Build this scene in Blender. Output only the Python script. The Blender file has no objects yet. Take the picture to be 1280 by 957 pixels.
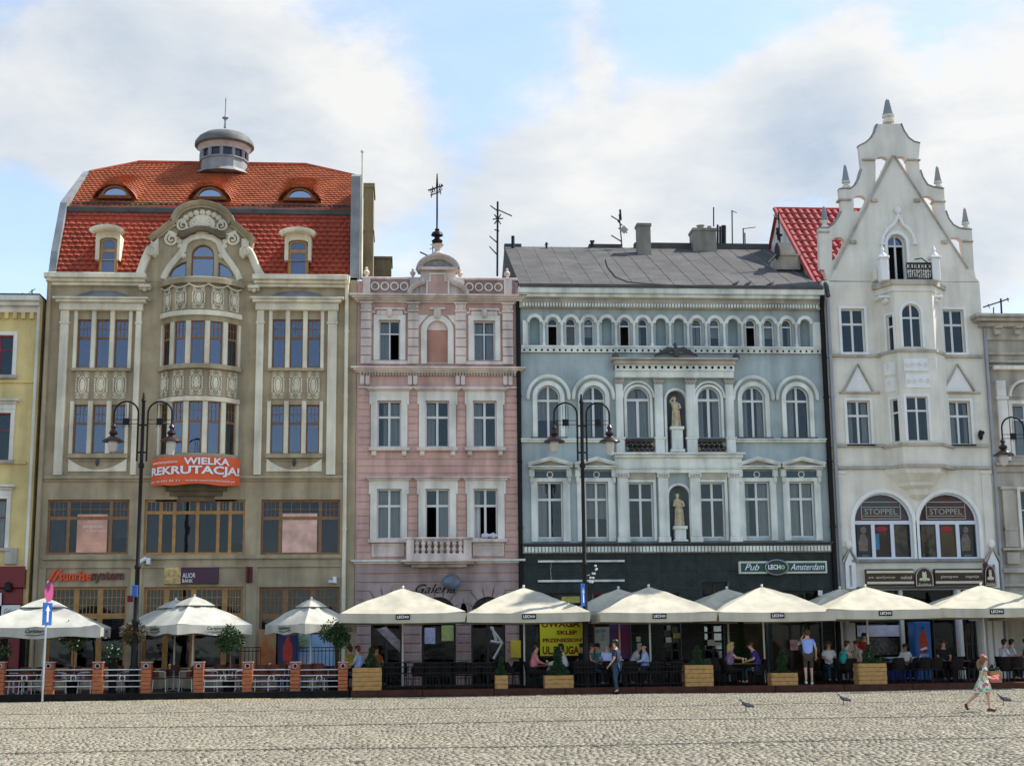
import bpy, math, random
import numpy as np
from mathutils import Vector, Matrix, geometry
random.seed(7)
SC = bpy.context.scene
COL = SC.collection
PI = math.pi

# ------------------------------------------------------------------ camera
F = 1800.0
PITCH, YAW, ROLL = math.radians(10.32), math.radians(4.39), math.radians(-0.578)
CAM = Vector((0, -54, 1.6))
cp, sp, cy_, sy_ = math.cos(PITCH), math.sin(PITCH), math.cos(YAW), math.sin(YAW)
cF = Vector((sy_*cp, cy_*cp, sp)); cR = Vector((cy_, -sy_, 0)); cU = cR.cross(cF)
cR, cU = cR*math.cos(ROLL) + cU*math.sin(ROLL), cU*math.cos(ROLL) - cR*math.sin(ROLL)
cam_d = bpy.data.cameras.new('camera'); cam = bpy.data.objects.new('camera', cam_d); COL.objects.link(cam)
M3 = Matrix((cR, cU, -cF)).transposed()
cam.matrix_world = Matrix.Translation(CAM) @ M3.to_4x4()
cam_d.sensor_width = 36; cam_d.lens = F/1280*36; cam_d.clip_end = 3000; cam_d.clip_start = .5
SC.camera = cam

def ray(px, py):
    return cF + cR*((px-640)/F) - cU*((py-478.5)/F)
def P(px, py, y=0.):
    """where the sight line through a photo pixel meets the vertical plane at depth y: (x, z)"""
    d = ray(px, py); t = (y-CAM.y)/d.y
    return (t*d.x, CAM.z + t*d.z)
def X(px, py, y=0.): return P(px, py, y)[0]
def Zp(px, py, y=0.): return P(px, py, y)[1]
def G(px, py, z=0.):
    """the ground point under a photo pixel"""
    d = ray(px, py); t = (z-CAM.z)/d.z
    return (t*d.x, CAM.y + t*d.y)
def R(x0, y0, x1, y1, y=0.):
    xm, ym = (x0+x1)/2, (y0+y1)/2
    return X(x0, ym, y), X(x1, ym, y), Zp(xm, y1, y), Zp(xm, y0, y)   # x0 x1 zbottom ztop

# ------------------------------------------------------------------ sun, sky, exposure
SUN_EL, SUN_AZ = math.radians(50), math.radians(70)     # azimuth clockwise from +Y (behind the houses) towards +X
sd = Vector((math.sin(SUN_AZ)*math.cos(SUN_EL), math.cos(SUN_AZ)*math.cos(SUN_EL), math.sin(SUN_EL)))
sun_d = bpy.data.lights.new('sun', 'SUN'); sun = bpy.data.objects.new('sun', sun_d); COL.objects.link(sun)
sun_d.energy = 2.9; sun_d.angle = math.radians(.6); sun_d.color = (1, .95, .86)
sun.rotation_euler = sd.to_track_quat('Z', 'Y').to_euler(); sun.location = (60, 10, 60)
W = bpy.data.worlds.new('World'); SC.world = W; W.use_nodes = True
SC.view_settings.view_transform = 'Standard'; SC.view_settings.look = 'None'
SC.view_settings.exposure = 1.2; SC.view_settings.gamma = 1
SHADES = [(955, 205, 130, .15), (1035, 165, 100, .14), (1010, 270, 110, .08), (310, 200, 110, .2), (180, 60, 90, .12), (60, 110, 120, .2), (620, 300, 110, .18), (1180, 330, 120, .1)]
CLOUDS = [(728+2.6*k, -30+24*k, 24, .07) for k in range(8)]+[(150, 60, 190, .28), (330, 120, 200, .30), (60, 230, 170, .22), (250, 200, 160, .2), (560, 260, 190, .34), (740, 240, 180, .36),
          (880, 210, 120, .34), (450, 170, 120, .18), (1180, 60, 230, .30), (1250, 230, 170, .34), (1000, 110, 110, .18), (700, 30, 90, .12),
          (985, 190, 120, .1), (960, 110, 60, .18), (1060, 85, 70, .2), (520, 60, 200, -.12), (900, 60, 150, -.1), (40, 300, 90, -.35), (180, 260, 70, -.2), (620, 130, 110, -.16),
          (1180, 330, 160, .2), (820, 300, 130, .12)]
def world():
    nt = W.node_tree; N = nt.nodes; L = nt.links; N.clear()
    out = N.new('ShaderNodeOutputWorld'); bg = N.new('ShaderNodeBackground')
    sky = N.new('ShaderNodeTexSky'); sky.sky_type = 'NISHITA'; sky.sun_disc = False
    sky.sun_elevation = SUN_EL; sky.sun_rotation = SUN_AZ; sky.air_density = 1.0; sky.dust_density = .6; sky.ozone_density = 1.4
    tc = N.new('ShaderNodeTexCoord')
    def val(op, a, b, c=None, clamp=False):
        n = N.new('ShaderNodeMath'); n.operation = op; n.use_clamp = clamp
        for i, v in enumerate((a, b, c)):
            if v is None: continue
            if isinstance(v, (int, float)): n.inputs[i].default_value = v
            else: L.new(v, n.inputs[i])
        return n.outputs[0]
    def noise(scale, detail, stretch, rough=.55, off=(0, 0, 0)):
        mp = N.new('ShaderNodeMapping'); mp.inputs['Scale'].default_value = stretch; mp.inputs['Location'].default_value = off
        L.new(tc.outputs['Generated'], mp.inputs[0])
        n = N.new('ShaderNodeTexNoise'); n.inputs['Scale'].default_value = scale; n.inputs['Detail'].default_value = detail
        n.inputs['Roughness'].default_value = rough; n.inputs['Distortion'].default_value = .25
        L.new(mp.outputs[0], n.inputs['Vector']); return n.outputs['Fac']
    # cloud banks: soft masses standing in given directions of the sky
    def blobs(lst):
      acc = None
      for (px, py, rad, amp) in lst:
          d = ray(px, py).normalized()
          dt = N.new('ShaderNodeVectorMath'); dt.operation = 'DOT_PRODUCT'; dt.inputs[1].default_value = d
          nm = N.new('ShaderNodeVectorMath'); nm.operation = 'NORMALIZE'; L.new(tc.outputs['Generated'], nm.inputs[0]); L.new(nm.outputs[0], dt.inputs[0])
          mr = N.new('ShaderNodeMapRange'); mr.interpolation_type = 'SMOOTHSTEP'
          mr.inputs['From Min'].default_value = math.cos(rad/F*1.3); mr.inputs['From Max'].default_value = 1.0
          mr.inputs['To Min'].default_value = 0; mr.inputs['To Max'].default_value = amp
          L.new(dt.outputs['Value'], mr.inputs['Value'])
          acc = mr.outputs[0] if acc is None else val('ADD', acc, mr.outputs[0])
      return acc
    acc = blobs(CLOUDS); shade = blobs(SHADES)
    n1 = noise(5.5, 9, (1, 1, 1.9), .6)
    n2 = noise(15, 10, (1, 1, 1.5), .66, (3, 1, 2))
    base = val('ADD', val('MULTIPLY', n1, 1.1), val('MULTIPLY', n2, .62))
    s = val('ADD', base, acc)
    mr = N.new('ShaderNodeMapRange'); mr.interpolation_type = 'SMOOTHSTEP'
    mr.inputs['From Min'].default_value = .90; mr.inputs['From Max'].default_value = 1.30
    L.new(s, mr.inputs['Value'])
    dens = mr.outputs[0]
    # thin veil everywhere + shaded cloud bellies
    veil = val('ADD', val('MULTIPLY', dens, .70), .26, clamp=True)
    n3 = noise(7, 6, (1, 1, 2.4), .6, (7, 3, 1))
    bel = N.new('ShaderNodeValToRGB'); e = bel.color_ramp.elements
    e[0].position = .22; e[0].color = (1.8, 2.15, 2.6, 1); e[1].position = .66; e[1].color = (3.45, 3.42, 3.3, 1)
    L.new(val('SUBTRACT', val('ADD', val('ADD', val('MULTIPLY', n3, .72), val('MULTIPLY', n2, .26)), val('MULTIPLY', dens, .12)), val('MULTIPLY', shade, val('MULTIPLY', n2, 1.7))), bel.inputs[0])
    mix = N.new('ShaderNodeMix'); mix.data_type = 'RGBA'
    L.new(veil, mix.inputs['Factor']); L.new(sky.outputs[0], mix.inputs['A']); L.new(bel.outputs[0], mix.inputs['B'])
    L.new(mix.outputs['Result'], bg.inputs['Color']); bg.inputs['Strength'].default_value = .12
    L.new(bg.outputs[0], out.inputs['Surface'])
world()

# ------------------------------------------------------------------ materials
MATS = {}
def mat(name, col, rough=.85, var=.10, scale=1.6, bump=.15, bscale=45., stain=0., metal=0., spec=.4, fine=.0, col2=None, fscale=60., coat=0.):
    if name in MATS: return MATS[name]
    m = bpy.data.materials.new(name); m.use_nodes = True; MATS[name] = m
    nt = m.node_tree; N = nt.nodes; L = nt.links; b = N['Principled BSDF']
    b.inputs['Roughness'].default_value = rough; b.inputs['Metallic'].default_value = metal
    b.inputs['Specular IOR Level'].default_value = spec; b.inputs['Coat Weight'].default_value = coat
    geo = N.new('ShaderNodeNewGeometry')
    def nz(sc, det, st=None):
        n = N.new('ShaderNodeTexNoise'); n.inputs['Scale'].default_value = sc; n.inputs['Detail'].default_value = det
        if st:
            mp = N.new('ShaderNodeMapping'); mp.inputs['Scale'].default_value = st; L.new(geo.outputs['Position'], mp.inputs[0]); L.new(mp.outputs[0], n.inputs['Vector'])
        else: L.new(geo.outputs['Position'], n.inputs['Vector'])
        return n.outputs['Fac']
    c = Vector(col)
    r = N.new('ShaderNodeValToRGB'); e = r.color_ramp.elements
    lo = (c*(1-var)) if col2 is None else Vector(col2); hi = c*(1+var) if col2 is None else c
    e[0].position = .3; e[0].color = (*lo, 1); e[1].position = .7; e[1].color = (*hi, 1)
    L.new(nz(scale, 6), r.inputs[0]); cur = r.outputs[0]
    def mul(cur, fac_out, lo_, hi_, p0, p1):
        rr = N.new('ShaderNodeValToRGB'); e = rr.color_ramp.elements
        e[0].position = p0; e[0].color = (lo_,)*3+(1,); e[1].position = p1; e[1].color = (hi_,)*3+(1,)
        L.new(fac_out, rr.inputs[0])
        mx = N.new('ShaderNodeMix'); mx.data_type = 'RGBA'; mx.blend_type = 'MULTIPLY'; mx.inputs['Factor'].default_value = 1
        L.new(cur, mx.inputs['A']); L.new(rr.outputs[0], mx.inputs['B']); return mx.outputs['Result']
    if stain:
        cur = mul(cur, nz(2.2, 5, (1, 1, .13)), 1-stain, 1, .36, .58)
        cur = mul(cur, nz(.9, 8), 1-stain*.7, 1, .36, .55)
    if fine: cur = mul(cur, nz(fscale, 3), 1-fine, 1+fine*.4, .35, .65)
    L.new(cur, b.inputs['Base Color'])
    if bump:
        bp = N.new('ShaderNodeBump'); bp.inputs['Strength'].default_value = bump; bp.inputs['Distance'].default_value = .02
        L.new(nz(bscale, 4), bp.inputs['Height']); L.new(bp.outputs[0], b.inputs['Normal'])
    return m
def glassmat(name, tint, refl, clear, rough=.03):
    if name in MATS: return MATS[name]
    m = bpy.data.materials.new(name); m.use_nodes = True; MATS[name] = m
    nt = m.node_tree; N = nt.nodes; L = nt.links; N.clear()
    o = N.new('ShaderNodeOutputMaterial'); tr = N.new('ShaderNodeBsdfTransparent'); tr.inputs[0].default_value = (*clear, 1)
    gl = N.new('ShaderNodeBsdfGlossy'); gl.inputs['Color'].default_value = (*tint, 1); gl.inputs['Roughness'].default_value = rough
    geo = N.new('ShaderNodeNewGeometry'); nn = N.new('ShaderNodeTexNoise'); nn.inputs['Scale'].default_value = 1.1; nn.inputs['Detail'].default_value = 2
    L.new(geo.outputs['Position'], nn.inputs['Vector'])
    bp = N.new('ShaderNodeBump'); bp.inputs['Strength'].default_value = .12; bp.inputs['Distance'].default_value = .05
    L.new(nn.outputs['Fac'], bp.inputs['Height']); L.new(bp.outputs[0], gl.inputs['Normal'])
    fr = N.new('ShaderNodeFresnel'); fr.inputs[0].default_value = 1.18
    ad = N.new('ShaderNodeMath'); ad.operation = 'ADD'; ad.use_clamp = True; L.new(fr.outputs[0], ad.inputs[0]); ad.inputs[1].default_value = refl
    mx = N.new('ShaderNodeMixShader'); L.new(ad.outputs[0], mx.inputs[0]); L.new(tr.outputs[0], mx.inputs[1]); L.new(gl.outputs[0], mx.inputs[2])
    L.new(mx.outputs[0], o.inputs[0]); return m

# ------------------------------------------------------------------ mesh building
WL = {}     # world position of every linked object
def tag(o, label=None, cat=None, group=None, kind=None):
    if label: o['label'] = label
    if cat: o['category'] = cat
    if group: o['group'] = group
    if kind: o['kind'] = kind
    return o
def empty(name, loc, label=None, cat=None, group=None):
    o = bpy.data.objects.new(name, None); COL.objects.link(o); o.location = loc; WL[o.name] = Vector(loc)
    o.empty_display_size = .2
    return tag(o, label, cat, group)
def arcpts(cx, cz, rx, rz, a0, a1, n):
    return [(cx+rx*math.cos(math.radians(a0+(a1-a0)*i/n)), cz+rz*math.sin(math.radians(a0+(a1-a0)*i/n))) for i in range(n+1)]
def rect(x0, x1, z0, z1): return [(x0, z0), (x1, z0), (x1, z1), (x0, z1)]
def archp(x0, x1, z0, z1, rise=None, n=14):
    """arched outline: z1 is the crown; rise defaults to a half circle"""
    w = (x1-x0)/2; rise = w if rise is None else rise
    return [(x0, z0), (x1, z0)] + arcpts((x0+x1)/2, z1-rise, w, rise, 0, 180, n)
def clip(poly, a, b, c):
    """keep the part where a*x+b*z<=c"""
    out = []
    for i in range(len(poly)):
        p, q = poly[i-1], poly[i]; dp = a*p[0]+b*p[1]-c; dq = a*q[0]+b*q[1]-c
        if (dp < 0) != (dq < 0):
            t = dp/(dp-dq); out.append((p[0]+(q[0]-p[0])*t, p[1]+(q[1]-p[1])*t))
        if dq <= 0: out.append(q)
    r = []
    for p in out:
        if not r or abs(p[0]-r[-1][0])+abs(p[1]-r[-1][1]) > 1e-5: r.append(p)
    if len(r) > 1 and abs(r[0][0]-r[-1][0])+abs(r[0][1]-r[-1][1]) < 1e-5: r.pop()
    return r
def area(p): return sum(p[i-1][0]*p[i][1]-p[i][0]*p[i-1][1] for i in range(len(p)))/2
def inset_arch(x0, x1, z0, z1, t, rise=None): return archp(x0+t, x1-t, z0+t, z1-t, None if rise is None else rise*(x1-x0-2*t)/(x1-x0))
class MB:
    def __init__(s): s.v = []; s.f = []
    def add(s, vs, fs):
        o = len(s.v); s.v += [tuple(p) for p in vs]; s.f += [tuple(i+o for i in f) for f in fs]; return s
    def box(s, x0, x1, y0, y1, z0, z1):
        return s.add([(x0,y0,z0),(x1,y0,z0),(x1,y1,z0),(x0,y1,z0),(x0,y0,z1),(x1,y0,z1),(x1,y1,z1),(x0,y1,z1)],
                     [(0,3,2,1),(4,5,6,7),(0,1,5,4),(1,2,6,5),(2,3,7,6),(3,0,4,7)])
    def bbox(s, x0, x1, y0, y1, z0, z1, b=.01):
        """box with chamfered front edges"""
        return s.add([(x0,y1,z0),(x1,y1,z0),(x1,y1,z1),(x0,y1,z1),(x0,y0+b,z0),(x1,y0+b,z0),(x1,y0+b,z1),(x0,y0+b,z1),(x0+b,y0,z0+b),(x1-b,y0,z0+b),(x1-b,y0,z1-b),(x0+b,y0,z1-b)],
                     [(8,9,10,11),(4,5,9,8),(5,6,10,9),(6,7,11,10),(7,4,8,11),(0,1,5,4),(1,2,6,5),(2,3,7,6),(3,0,4,7),(0,3,2,1)])
    def plate(s, outer, holes=(), y0=0., y1=.1, back=True):
        """polygon with holes in the x-z plane, from its face y0 back to y1"""
        loops = [outer if area(outer) > 0 else outer[::-1]] + [h if area(h) < 0 else h[::-1] for h in holes]
        pts = [p for l in loops for p in l]
        if holes or len(outer) > 4:
            tr = geometry.tessellate_polygon([[Vector((p[0], p[1], 0)) for p in l] for l in loops])
        else: tr = [tuple(range(len(outer)))]
        n = len(pts); vs = [(p[0], y0, p[1]) for p in pts] + [(p[0], y1, p[1]) for p in pts]; fs = []
        for t in tr:
            a = area([pts[i] for i in t]); t = t if a > 0 else t[::-1]
            fs.append(tuple(t))
            if back: fs.append(tuple(i+n for i in t[::-1]))
        k = 0
        for l in loops:
            m = len(l)
            for i in range(m):
                j = (i+1) % m; fs.append((k+i, k+n+i, k+n+j, k+j))
            k += m
        return s.add(vs, fs)
    def tube(s, pts, r, n=6, cap=True):
        pts = [Vector(p) for p in pts]; rr = r if isinstance(r, (list, tuple)) else [r]*len(pts)
        rings = []
        for i, p in enumerate(pts):
            d = (pts[min(i+1, len(pts)-1)]-pts[max(i-1, 0)]).normalized()
            u = d.cross(Vector((0, 1, 0))) if abs(d.y) < .9 else d.cross(Vector((1, 0, 0)))
            u.normalize(); w = d.cross(u)
            rings.append([p+(u*math.cos(2*PI*k/n)+w*math.sin(2*PI*k/n))*rr[i] for k in range(n)])
        vs = [q for g in rings for q in g]; fs = []
        for i in range(len(pts)-1):
            for k in range(n):
                a = i*n+k; b = i*n+(k+1) % n; fs.append((a, b, b+n, a+n))
        if cap: fs += [tuple(range(n))[::-1], tuple(range((len(pts)-1)*n, len(pts)*n))]
        return s.add(vs, fs)
    def lathe(s, prof, cx, cy, n=12, cz=0., sx=1., sy=1.):
        vs = [(cx+r*sx*math.cos(2*PI*k/n), cy+r*sy*math.sin(2*PI*k/n), z+cz) for r, z in prof for k in range(n)]; fs = []
        for i in range(len(prof)-1):
            for k in range(n):
                a = i*n+k; b = i*n+(k+1) % n; fs.append((a, b, b+n, a+n))
        fs += [tuple(range(n))[::-1], tuple(range((len(prof)-1)*n, len(prof)*n))]
        return s.add(vs, fs)
    def ball(s, c, rx, ry=None, rz=None, n=8, m=6):
        ry = rx if ry is None else ry; rz = rx if rz is None else rz
        prof = [(max(math.sin(PI*i/m), .02), -math.cos(PI*i/m)) for i in range(m+1)]
        o = len(s.v); s.lathe(prof, 0, 0, n)
        for i in range(o, len(s.v)): v = s.v[i]; s.v[i] = (c[0]+v[0]*rx, c[1]+v[1]*ry, c[2]+v[2]*rz)
        return s
    def ring(s, cx, cz, y, R_, r, a0=0, a1=360, n=14, m=5, sz=1.):
        pts = [(cx+R_*math.cos(math.radians(a0+(a1-a0)*i/n)), y, cz+sz*R_*math.sin(math.radians(a0+(a1-a0)*i/n))) for i in range(n+1)]
        return s.tube(pts, r, m)
    def swirl(s, cx, cz, y, r0, r, turns=1.4, a0=0, sgn=1, n=14, m=5):
        pts = []
        for i in range(n+1):
            t = i/n; a = math.radians(a0)+sgn*turns*2*PI*t; q = r0*(1-t*.85)
            pts.append((cx+q*math.cos(a), y-r*.6*t, cz+q*math.sin(a)))
        return s.tube(pts, [r*(1-.4*i/n) for i in range(n+1)], m)
    def mould(s, path, prof, closed=False):
        """sweep a profile [(out, up)] (out = towards the square, away from the line) along an x-z polyline in the wall plane"""
        n = len(path); k = len(prof); vs = []; fs = []
        for i, p in enumerate(path):
            a = path[i-1] if (i or closed) else p; b = path[(i+1) % n] if (i < n-1 or closed) else p
            d = Vector((b[0]-a[0], b[1]-a[1])).normalized(); nr = Vector((-d.y, d.x))
            for (o, u) in prof: vs.append((p[0]+nr.x*u, -o, p[1]+nr.y*u))
        for i in range(n if closed else n-1):
            for j in range(k-1):
                a = i*k+j; b = ((i+1) % n)*k+j; fs.append((a, b, b+1, a+1))
        if not closed: fs += [tuple(range(k)), tuple(range((n-1)*k, n*k))[::-1]]
        return s.add(vs, fs)
    def groups(s, pad=.012):
        """split into separate pieces: connected shells whose boxes touch stay together"""
        par = list(range(len(s.v)))
        def find(a):
            while par[a] != a: par[a] = par[par[a]]; a = par[a]
            return a
        for f in s.f:
            a = find(f[0])
            for i in f[1:]:
                b = find(i)
                if a != b: par[b] = a
        isl = {}
        for i in range(len(s.v)): isl.setdefault(find(i), []).append(i)
        keys = list(isl)
        if len(keys) == 1: return [s]
        V = np.array(s.v, dtype=float); lo = np.array([V[isl[k]].min(0) for k in keys])-pad; hi = np.array([V[isl[k]].max(0) for k in keys])+pad
        g = list(range(len(keys)))
        def fg(a):
            while g[a] != a: g[a] = g[g[a]]; a = g[a]
            return a
        for i in range(len(keys)):
            t = np.all((lo[i] <= hi) & (hi[i] >= lo), axis=1)
            for j in np.nonzero(t)[0]:
                a, b = fg(i), fg(int(j))
                if a != b: g[b] = a
        out = {}
        for i, k in enumerate(keys): out.setdefault(fg(i), []).append(k)
        if len(out) == 1: return [s]
        res = []; fac = {}
        for f in s.f: fac.setdefault(find(f[0]), []).append(f)
        for ks in out.values():
            m = MB(); mp = {}
            for k in ks:
                for i in isl[k]: mp[i] = len(m.v); m.v.append(s.v[i])
                for f in fac.get(k, []): m.f.append(tuple(mp[i] for i in f))
            res.append(m)
        return res
    def shift(s, dx=0, dy=0, dz=0): s.v = [(a+dx, b+dy, c+dz) for a, b, c in s.v]; return s
    def warp(s, fn): s.v = [tuple(fn(*p)) for p in s.v]; return s
    def build(s, name, m, parent=None, smooth=False, label=None, kind=None, at=None):
        me = bpy.data.meshes.new(name); vs = np.array(s.v, dtype=float)
        c = (vs.min(0)+vs.max(0))/2 if at is None else np.array(at, dtype=float)
        if at is None and parent is None: c[2] = vs[:, 2].min()
        me.from_pydata((vs-c).tolist(), [], s.f); me.materials.append(m)
        if smooth: me.polygons.foreach_set('use_smooth', [True]*len(me.polygons))
        me.update()
        if smooth and hasattr(me, 'set_sharp_from_angle'): me.set_sharp_from_angle(angle=math.radians(42))
        o = bpy.data.objects.new(name, me); COL.objects.link(o); cw = Vector([float(q) for q in c]); WL[o.name] = cw
        if parent is not None: o.parent = parent; o.location = cw-WL[parent.name]
        else: o.location = cw
        if label: o['label'] = label
        if kind: o['kind'] = kind
        return o
KIDS = {}
def copy_tree(o, parent=None, loc=None, rz=None):
    """a thing with its parts and their sub-parts"""
    if not KIDS.get('built') or KIDS['n'] != len(COL.objects):
        KIDS.clear()
        for q in COL.objects:
            if q.parent: KIDS.setdefault(q.parent.name, []).append(q)
        KIDS['built'] = True; KIDS['n'] = len(COL.objects)
    kids = list(KIDS.get(o.name, []))
    c = o.copy(); COL.objects.link(c); KIDS['n'] += 1
    if parent is not None: c.parent = parent; KIDS.setdefault(parent.name, []).append(c)
    if loc is not None: c.location = loc
    if rz is not None: c.rotation_euler = (0, 0, rz)
    WL[c.name] = Vector(c.location)
    for k in kids: copy_tree(k, c)
    return c
def instance(src, parent, world):
    """another piece sharing its mesh"""
    o = bpy.data.objects.new(src.name.split('.')[0], src.data); COL.objects.link(o); o.parent = parent
    WL[o.name] = Vector(world); o.location = WL[o.name]-WL[parent.name]; return o
def text_mb(s, x0, x1, z0, z1, y, depth=.01, shear=0., fit=True, bold=0.):
    """lettering as a mesh that fills the given box"""
    cu = bpy.data.curves.new('t', 'FONT'); cu.body = s; cu.size = 1; cu.extrude = .5; cu.shear = shear; cu.offset = bold; cu.resolution_u = 3
    ob = bpy.data.objects.new('t', cu); COL.objects.link(ob)
    me = bpy.data.meshes.new_from_object(ob.evaluated_get(bpy.context.evaluated_depsgraph_get()))
    v = np.array([tuple(q.co) for q in me.vertices]); fs = [tuple(p.vertices) for p in me.polygons]
    bpy.data.objects.remove(ob); bpy.data.curves.remove(cu); bpy.data.meshes.remove(me)
    mb = MB()
    if len(v) == 0: return mb
    lo, hi = v.min(0), v.max(0); sz = (z1-z0)/(hi[1]-lo[1]); sx = (x1-x0)/(hi[0]-lo[0])
    mb.add([(x0+(p[0]-lo[0])*sx, y-depth if p[2] > 0 else y, z0+(p[1]-lo[1])*sz) for p in v], fs)
    return mb

# ------------------------------------------------------------------ palette
m_cream = mat('cream_stucco', (.84, .76, .57), var=.06, stain=.26)
m_beige = mat('olive_beige_plaster', (.46, .37, .235), var=.09, stain=.28, bump=.2)
m_brownwood = mat('brown_window_wood', (.25, .12, .045), rough=.5, var=.2, scale=6, bump=.05)
m_oakwood = mat('varnished_oak', (.42, .21, .06), rough=.45, var=.2, scale=5, bump=.05)
m_whitepaint = mat('white_window_paint', (.72, .71, .67), rough=.5, var=.04, bump=0)
m_pink = mat('pink_plaster', (.66, .42, .35), var=.09, stain=.28)
m_pinktrim = mat('pale_pink_stucco', (.80, .67, .59), var=.07, stain=.34)
m_offwhite = mat('offwhite_stucco', (.83, .79, .69), var=.05, stain=.26)
m_blue = mat('grey_blue_plaster', (.41, .475, .465), var=.07, stain=.22)
m_palegreen = mat('pale_green_grey_stucco', (.80, .82, .74), var=.06, stain=.3)
m_white = mat('ivory_plaster', (.80, .755, .64), var=.05, stain=.14)
m_whiter = mat('white_relief', (.85, .84, .80), var=.04, stain=.08)
m_yellow = mat('yellow_plaster', (.74, .58, .25), var=.07, stain=.2)
m_stone = mat('grey_stone_plaster', (.52, .47, .39), var=.1, stain=.3)
m_dark = mat('dark_interior', (.012, .012, .012), rough=.9, bump=0, spec=.05)  # near-black colour stands in for unlit interiors; eyes use it too
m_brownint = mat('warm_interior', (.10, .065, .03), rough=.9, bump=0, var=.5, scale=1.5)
m_granite = mat('dark_granite', (.035, .042, .038), rough=.5, var=.3, scale=2.5, fine=.5, fscale=28, bump=.05, spec=.2)
m_lead = mat('lead_sheet', (.27, .28, .28), rough=.6, var=.2, metal=.1, bump=.05, stain=.2)
m_leaddark = mat('dark_lead_flashing', (.09, .088, .085), rough=.8, var=.25, spec=.15, bump=.05)
m_felt = mat('roofing_felt', (.105, .10, .095), rough=.95, var=.2, scale=.8, stain=.2, fine=.15, fscale=18, bump=.3)
m_tile = mat('red_roof_tile', (.40, .068, .032), rough=.75, var=.22, stain=.2, scale=9, bump=.1)
m_tile2 = mat('orange_red_roof_tile', (.45, .125, .05), rough=.8, var=.22, stain=.2, scale=9, bump=.1)
m_tile3 = mat('bright_red_pantile', (.37, .05, .04), rough=.5, var=.2, stain=.2, scale=5, bump=.05)
m_brick = mat('render_brown', (.20, .155, .10), rough=.9, var=.2, stain=.3)
m_iron = mat('black_iron', (.014, .013, .013), rough=.5, var=.2, bump=0, spec=.2)
m_black = mat('black_paint', (.010, .010, .010), rough=.5, bump=0, spec=.15)
m_curtain = mat('net_curtain', (.66, .66, .65), rough=.9, var=.05, bump=0)
m_gold = mat('weathered_gilt_stone', (.55, .45, .29), rough=.7, var=.2, scale=8, bump=.2, bscale=20)
m_wpanel = mat('white_plastic', (.75, .76, .78), rough=.4, bump=0)
m_pipe = mat('zinc_pipe', (.30, .31, .32), rough=.5, metal=.4, bump=0)
g_blue = glassmat('blue_reflecting_glass', (.42, .50, .66), .20, (.42, .44, .46))
g_mid = glassmat('street_reflecting_glass', (.45, .52, .62), .05, (.42, .42, .42))
g_clear = glassmat('window_glass', (.72, .85, .95), .03, (.72, .73, .72))
g_shop = glassmat('shop_glass', (.6, .7, .8), .004, (.9, .9, .88))

# ------------------------------------------------------------------ windows
def window(parent, outline, cols, rows, y=.14, frame=.05, bar=.045, m=None, glass=None, curtain=None, fine=None, openpane=(), label=None, low=None):
    """outline: list of (x, z); cols/rows: where the bars run; returns the frame, whose children are its panes"""
    m = m or m_whitepaint; glass = glass or g_clear
    xs = [p[0] for p in outline]; zs = [p[1] for p in outline]; x0, x1, z0, z1 = min(xs), max(xs), min(zs), max(zs)
    cx, cz = (x0+x1)/2, (z0+z1)/2
    sx = 1-2*frame/(x1-x0); sz = 1-2*frame/(z1-z0)
    inner = [(cx+(px-cx)*sx, cz+(pz-cz)*sz) for px, pz in outline]
    zb = [z0]+sorted(rows)+[z1]; panes = []
    for j in range(len(zb)-1):
        cc = cols[j] if cols and isinstance(cols[0], (list, tuple)) else cols
        xb = [x0]+sorted(cc)+[x1]
        for i in range(len(xb)-1):
            q = clip(clip(inner, -1, 0, -(xb[i]+(bar/2 if i else 0))), 1, 0, xb[i+1]-(bar/2 if i < len(xb)-2 else 0))
            q = clip(clip(q, 0, -1, -(zb[j]+(bar/2 if j else 0))), 0, 1, zb[j+1]-(bar/2 if j < len(zb)-2 else 0)) if q else q
            if q and len(q) > 2 and abs(area(q)) > .004: panes.append((q, i, j))
    mb = MB(); mb.plate(outline, [q for q, _, _ in panes], y, y+.07)
    for q, i, j in panes:      # glazing bars of the small upper lights
        if fine and j in fine[2]:
            qx0, qx1 = min(p[0] for p in q), max(p[0] for p in q); qz0, qz1 = min(p[1] for p in q), max(p[1] for p in q)
            for k in range(1, fine[0]): xx = qx0+(qx1-qx0)*k/fine[0]; mb.box(xx-.011, xx+.011, y+.012, y+.05, qz0, qz1)
            for k in range(1, fine[1]): zz = qz0+(qz1-qz0)*k/fine[1]; mb.box(qx0, qx1, y+.009, y+.047, zz-.011, zz+.011)
    w = mb.build('window', m, parent, label=label)
    for q, i, j in panes:
        if (i, j) in openpane: continue
        MB().plate(q, (), y+.03, y+.036).build('pane', glass, w)
    if curtain:
        for (u0, u1, v0) in curtain:
            mb = MB(); a, b = x0+(x1-x0)*u0, x0+(x1-x0)*u1; n = max(8, int((b-a)*26)); top = z1-.08; bot = z0+(z1-z0)*v0
            vs = []; ph = random.random()*6
            for k in range(n+1):
                xx = a+(b-a)*k/n; yy = y+.16+.025*math.sin(k*1.9+ph)+.012*math.sin(k*.7)
                vs += [(xx, yy, bot), (xx, yy+.01, top)]
            mb.add(vs, [(2*k, 2*k+2, 2*k+3, 2*k+1) for k in range(n)]); mb.build('curtain', m_curtain, w)
    return w
SMALL = {'dentils', 'voussoirs', 'pierced_frieze', 'roof_seam', 'festoon'}
WHOLE = {'wall', 'side_wall', 'roof', 'balcony_railing', 'iron_grille', 'antenna', 'weathervane', 'snow_guard'}
def rc():
    return random.choice(([(.03, .30, 0), (.70, .97, 0)], [(.03, .46, 0), (.54, .97, 0)], [(.03, .97, .35)], [(.03, .24, 0), (.6, .97, 0)], [(.03, .4, 0)], [(.03, .46, 0), (.80, .97, 0)]))
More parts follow.
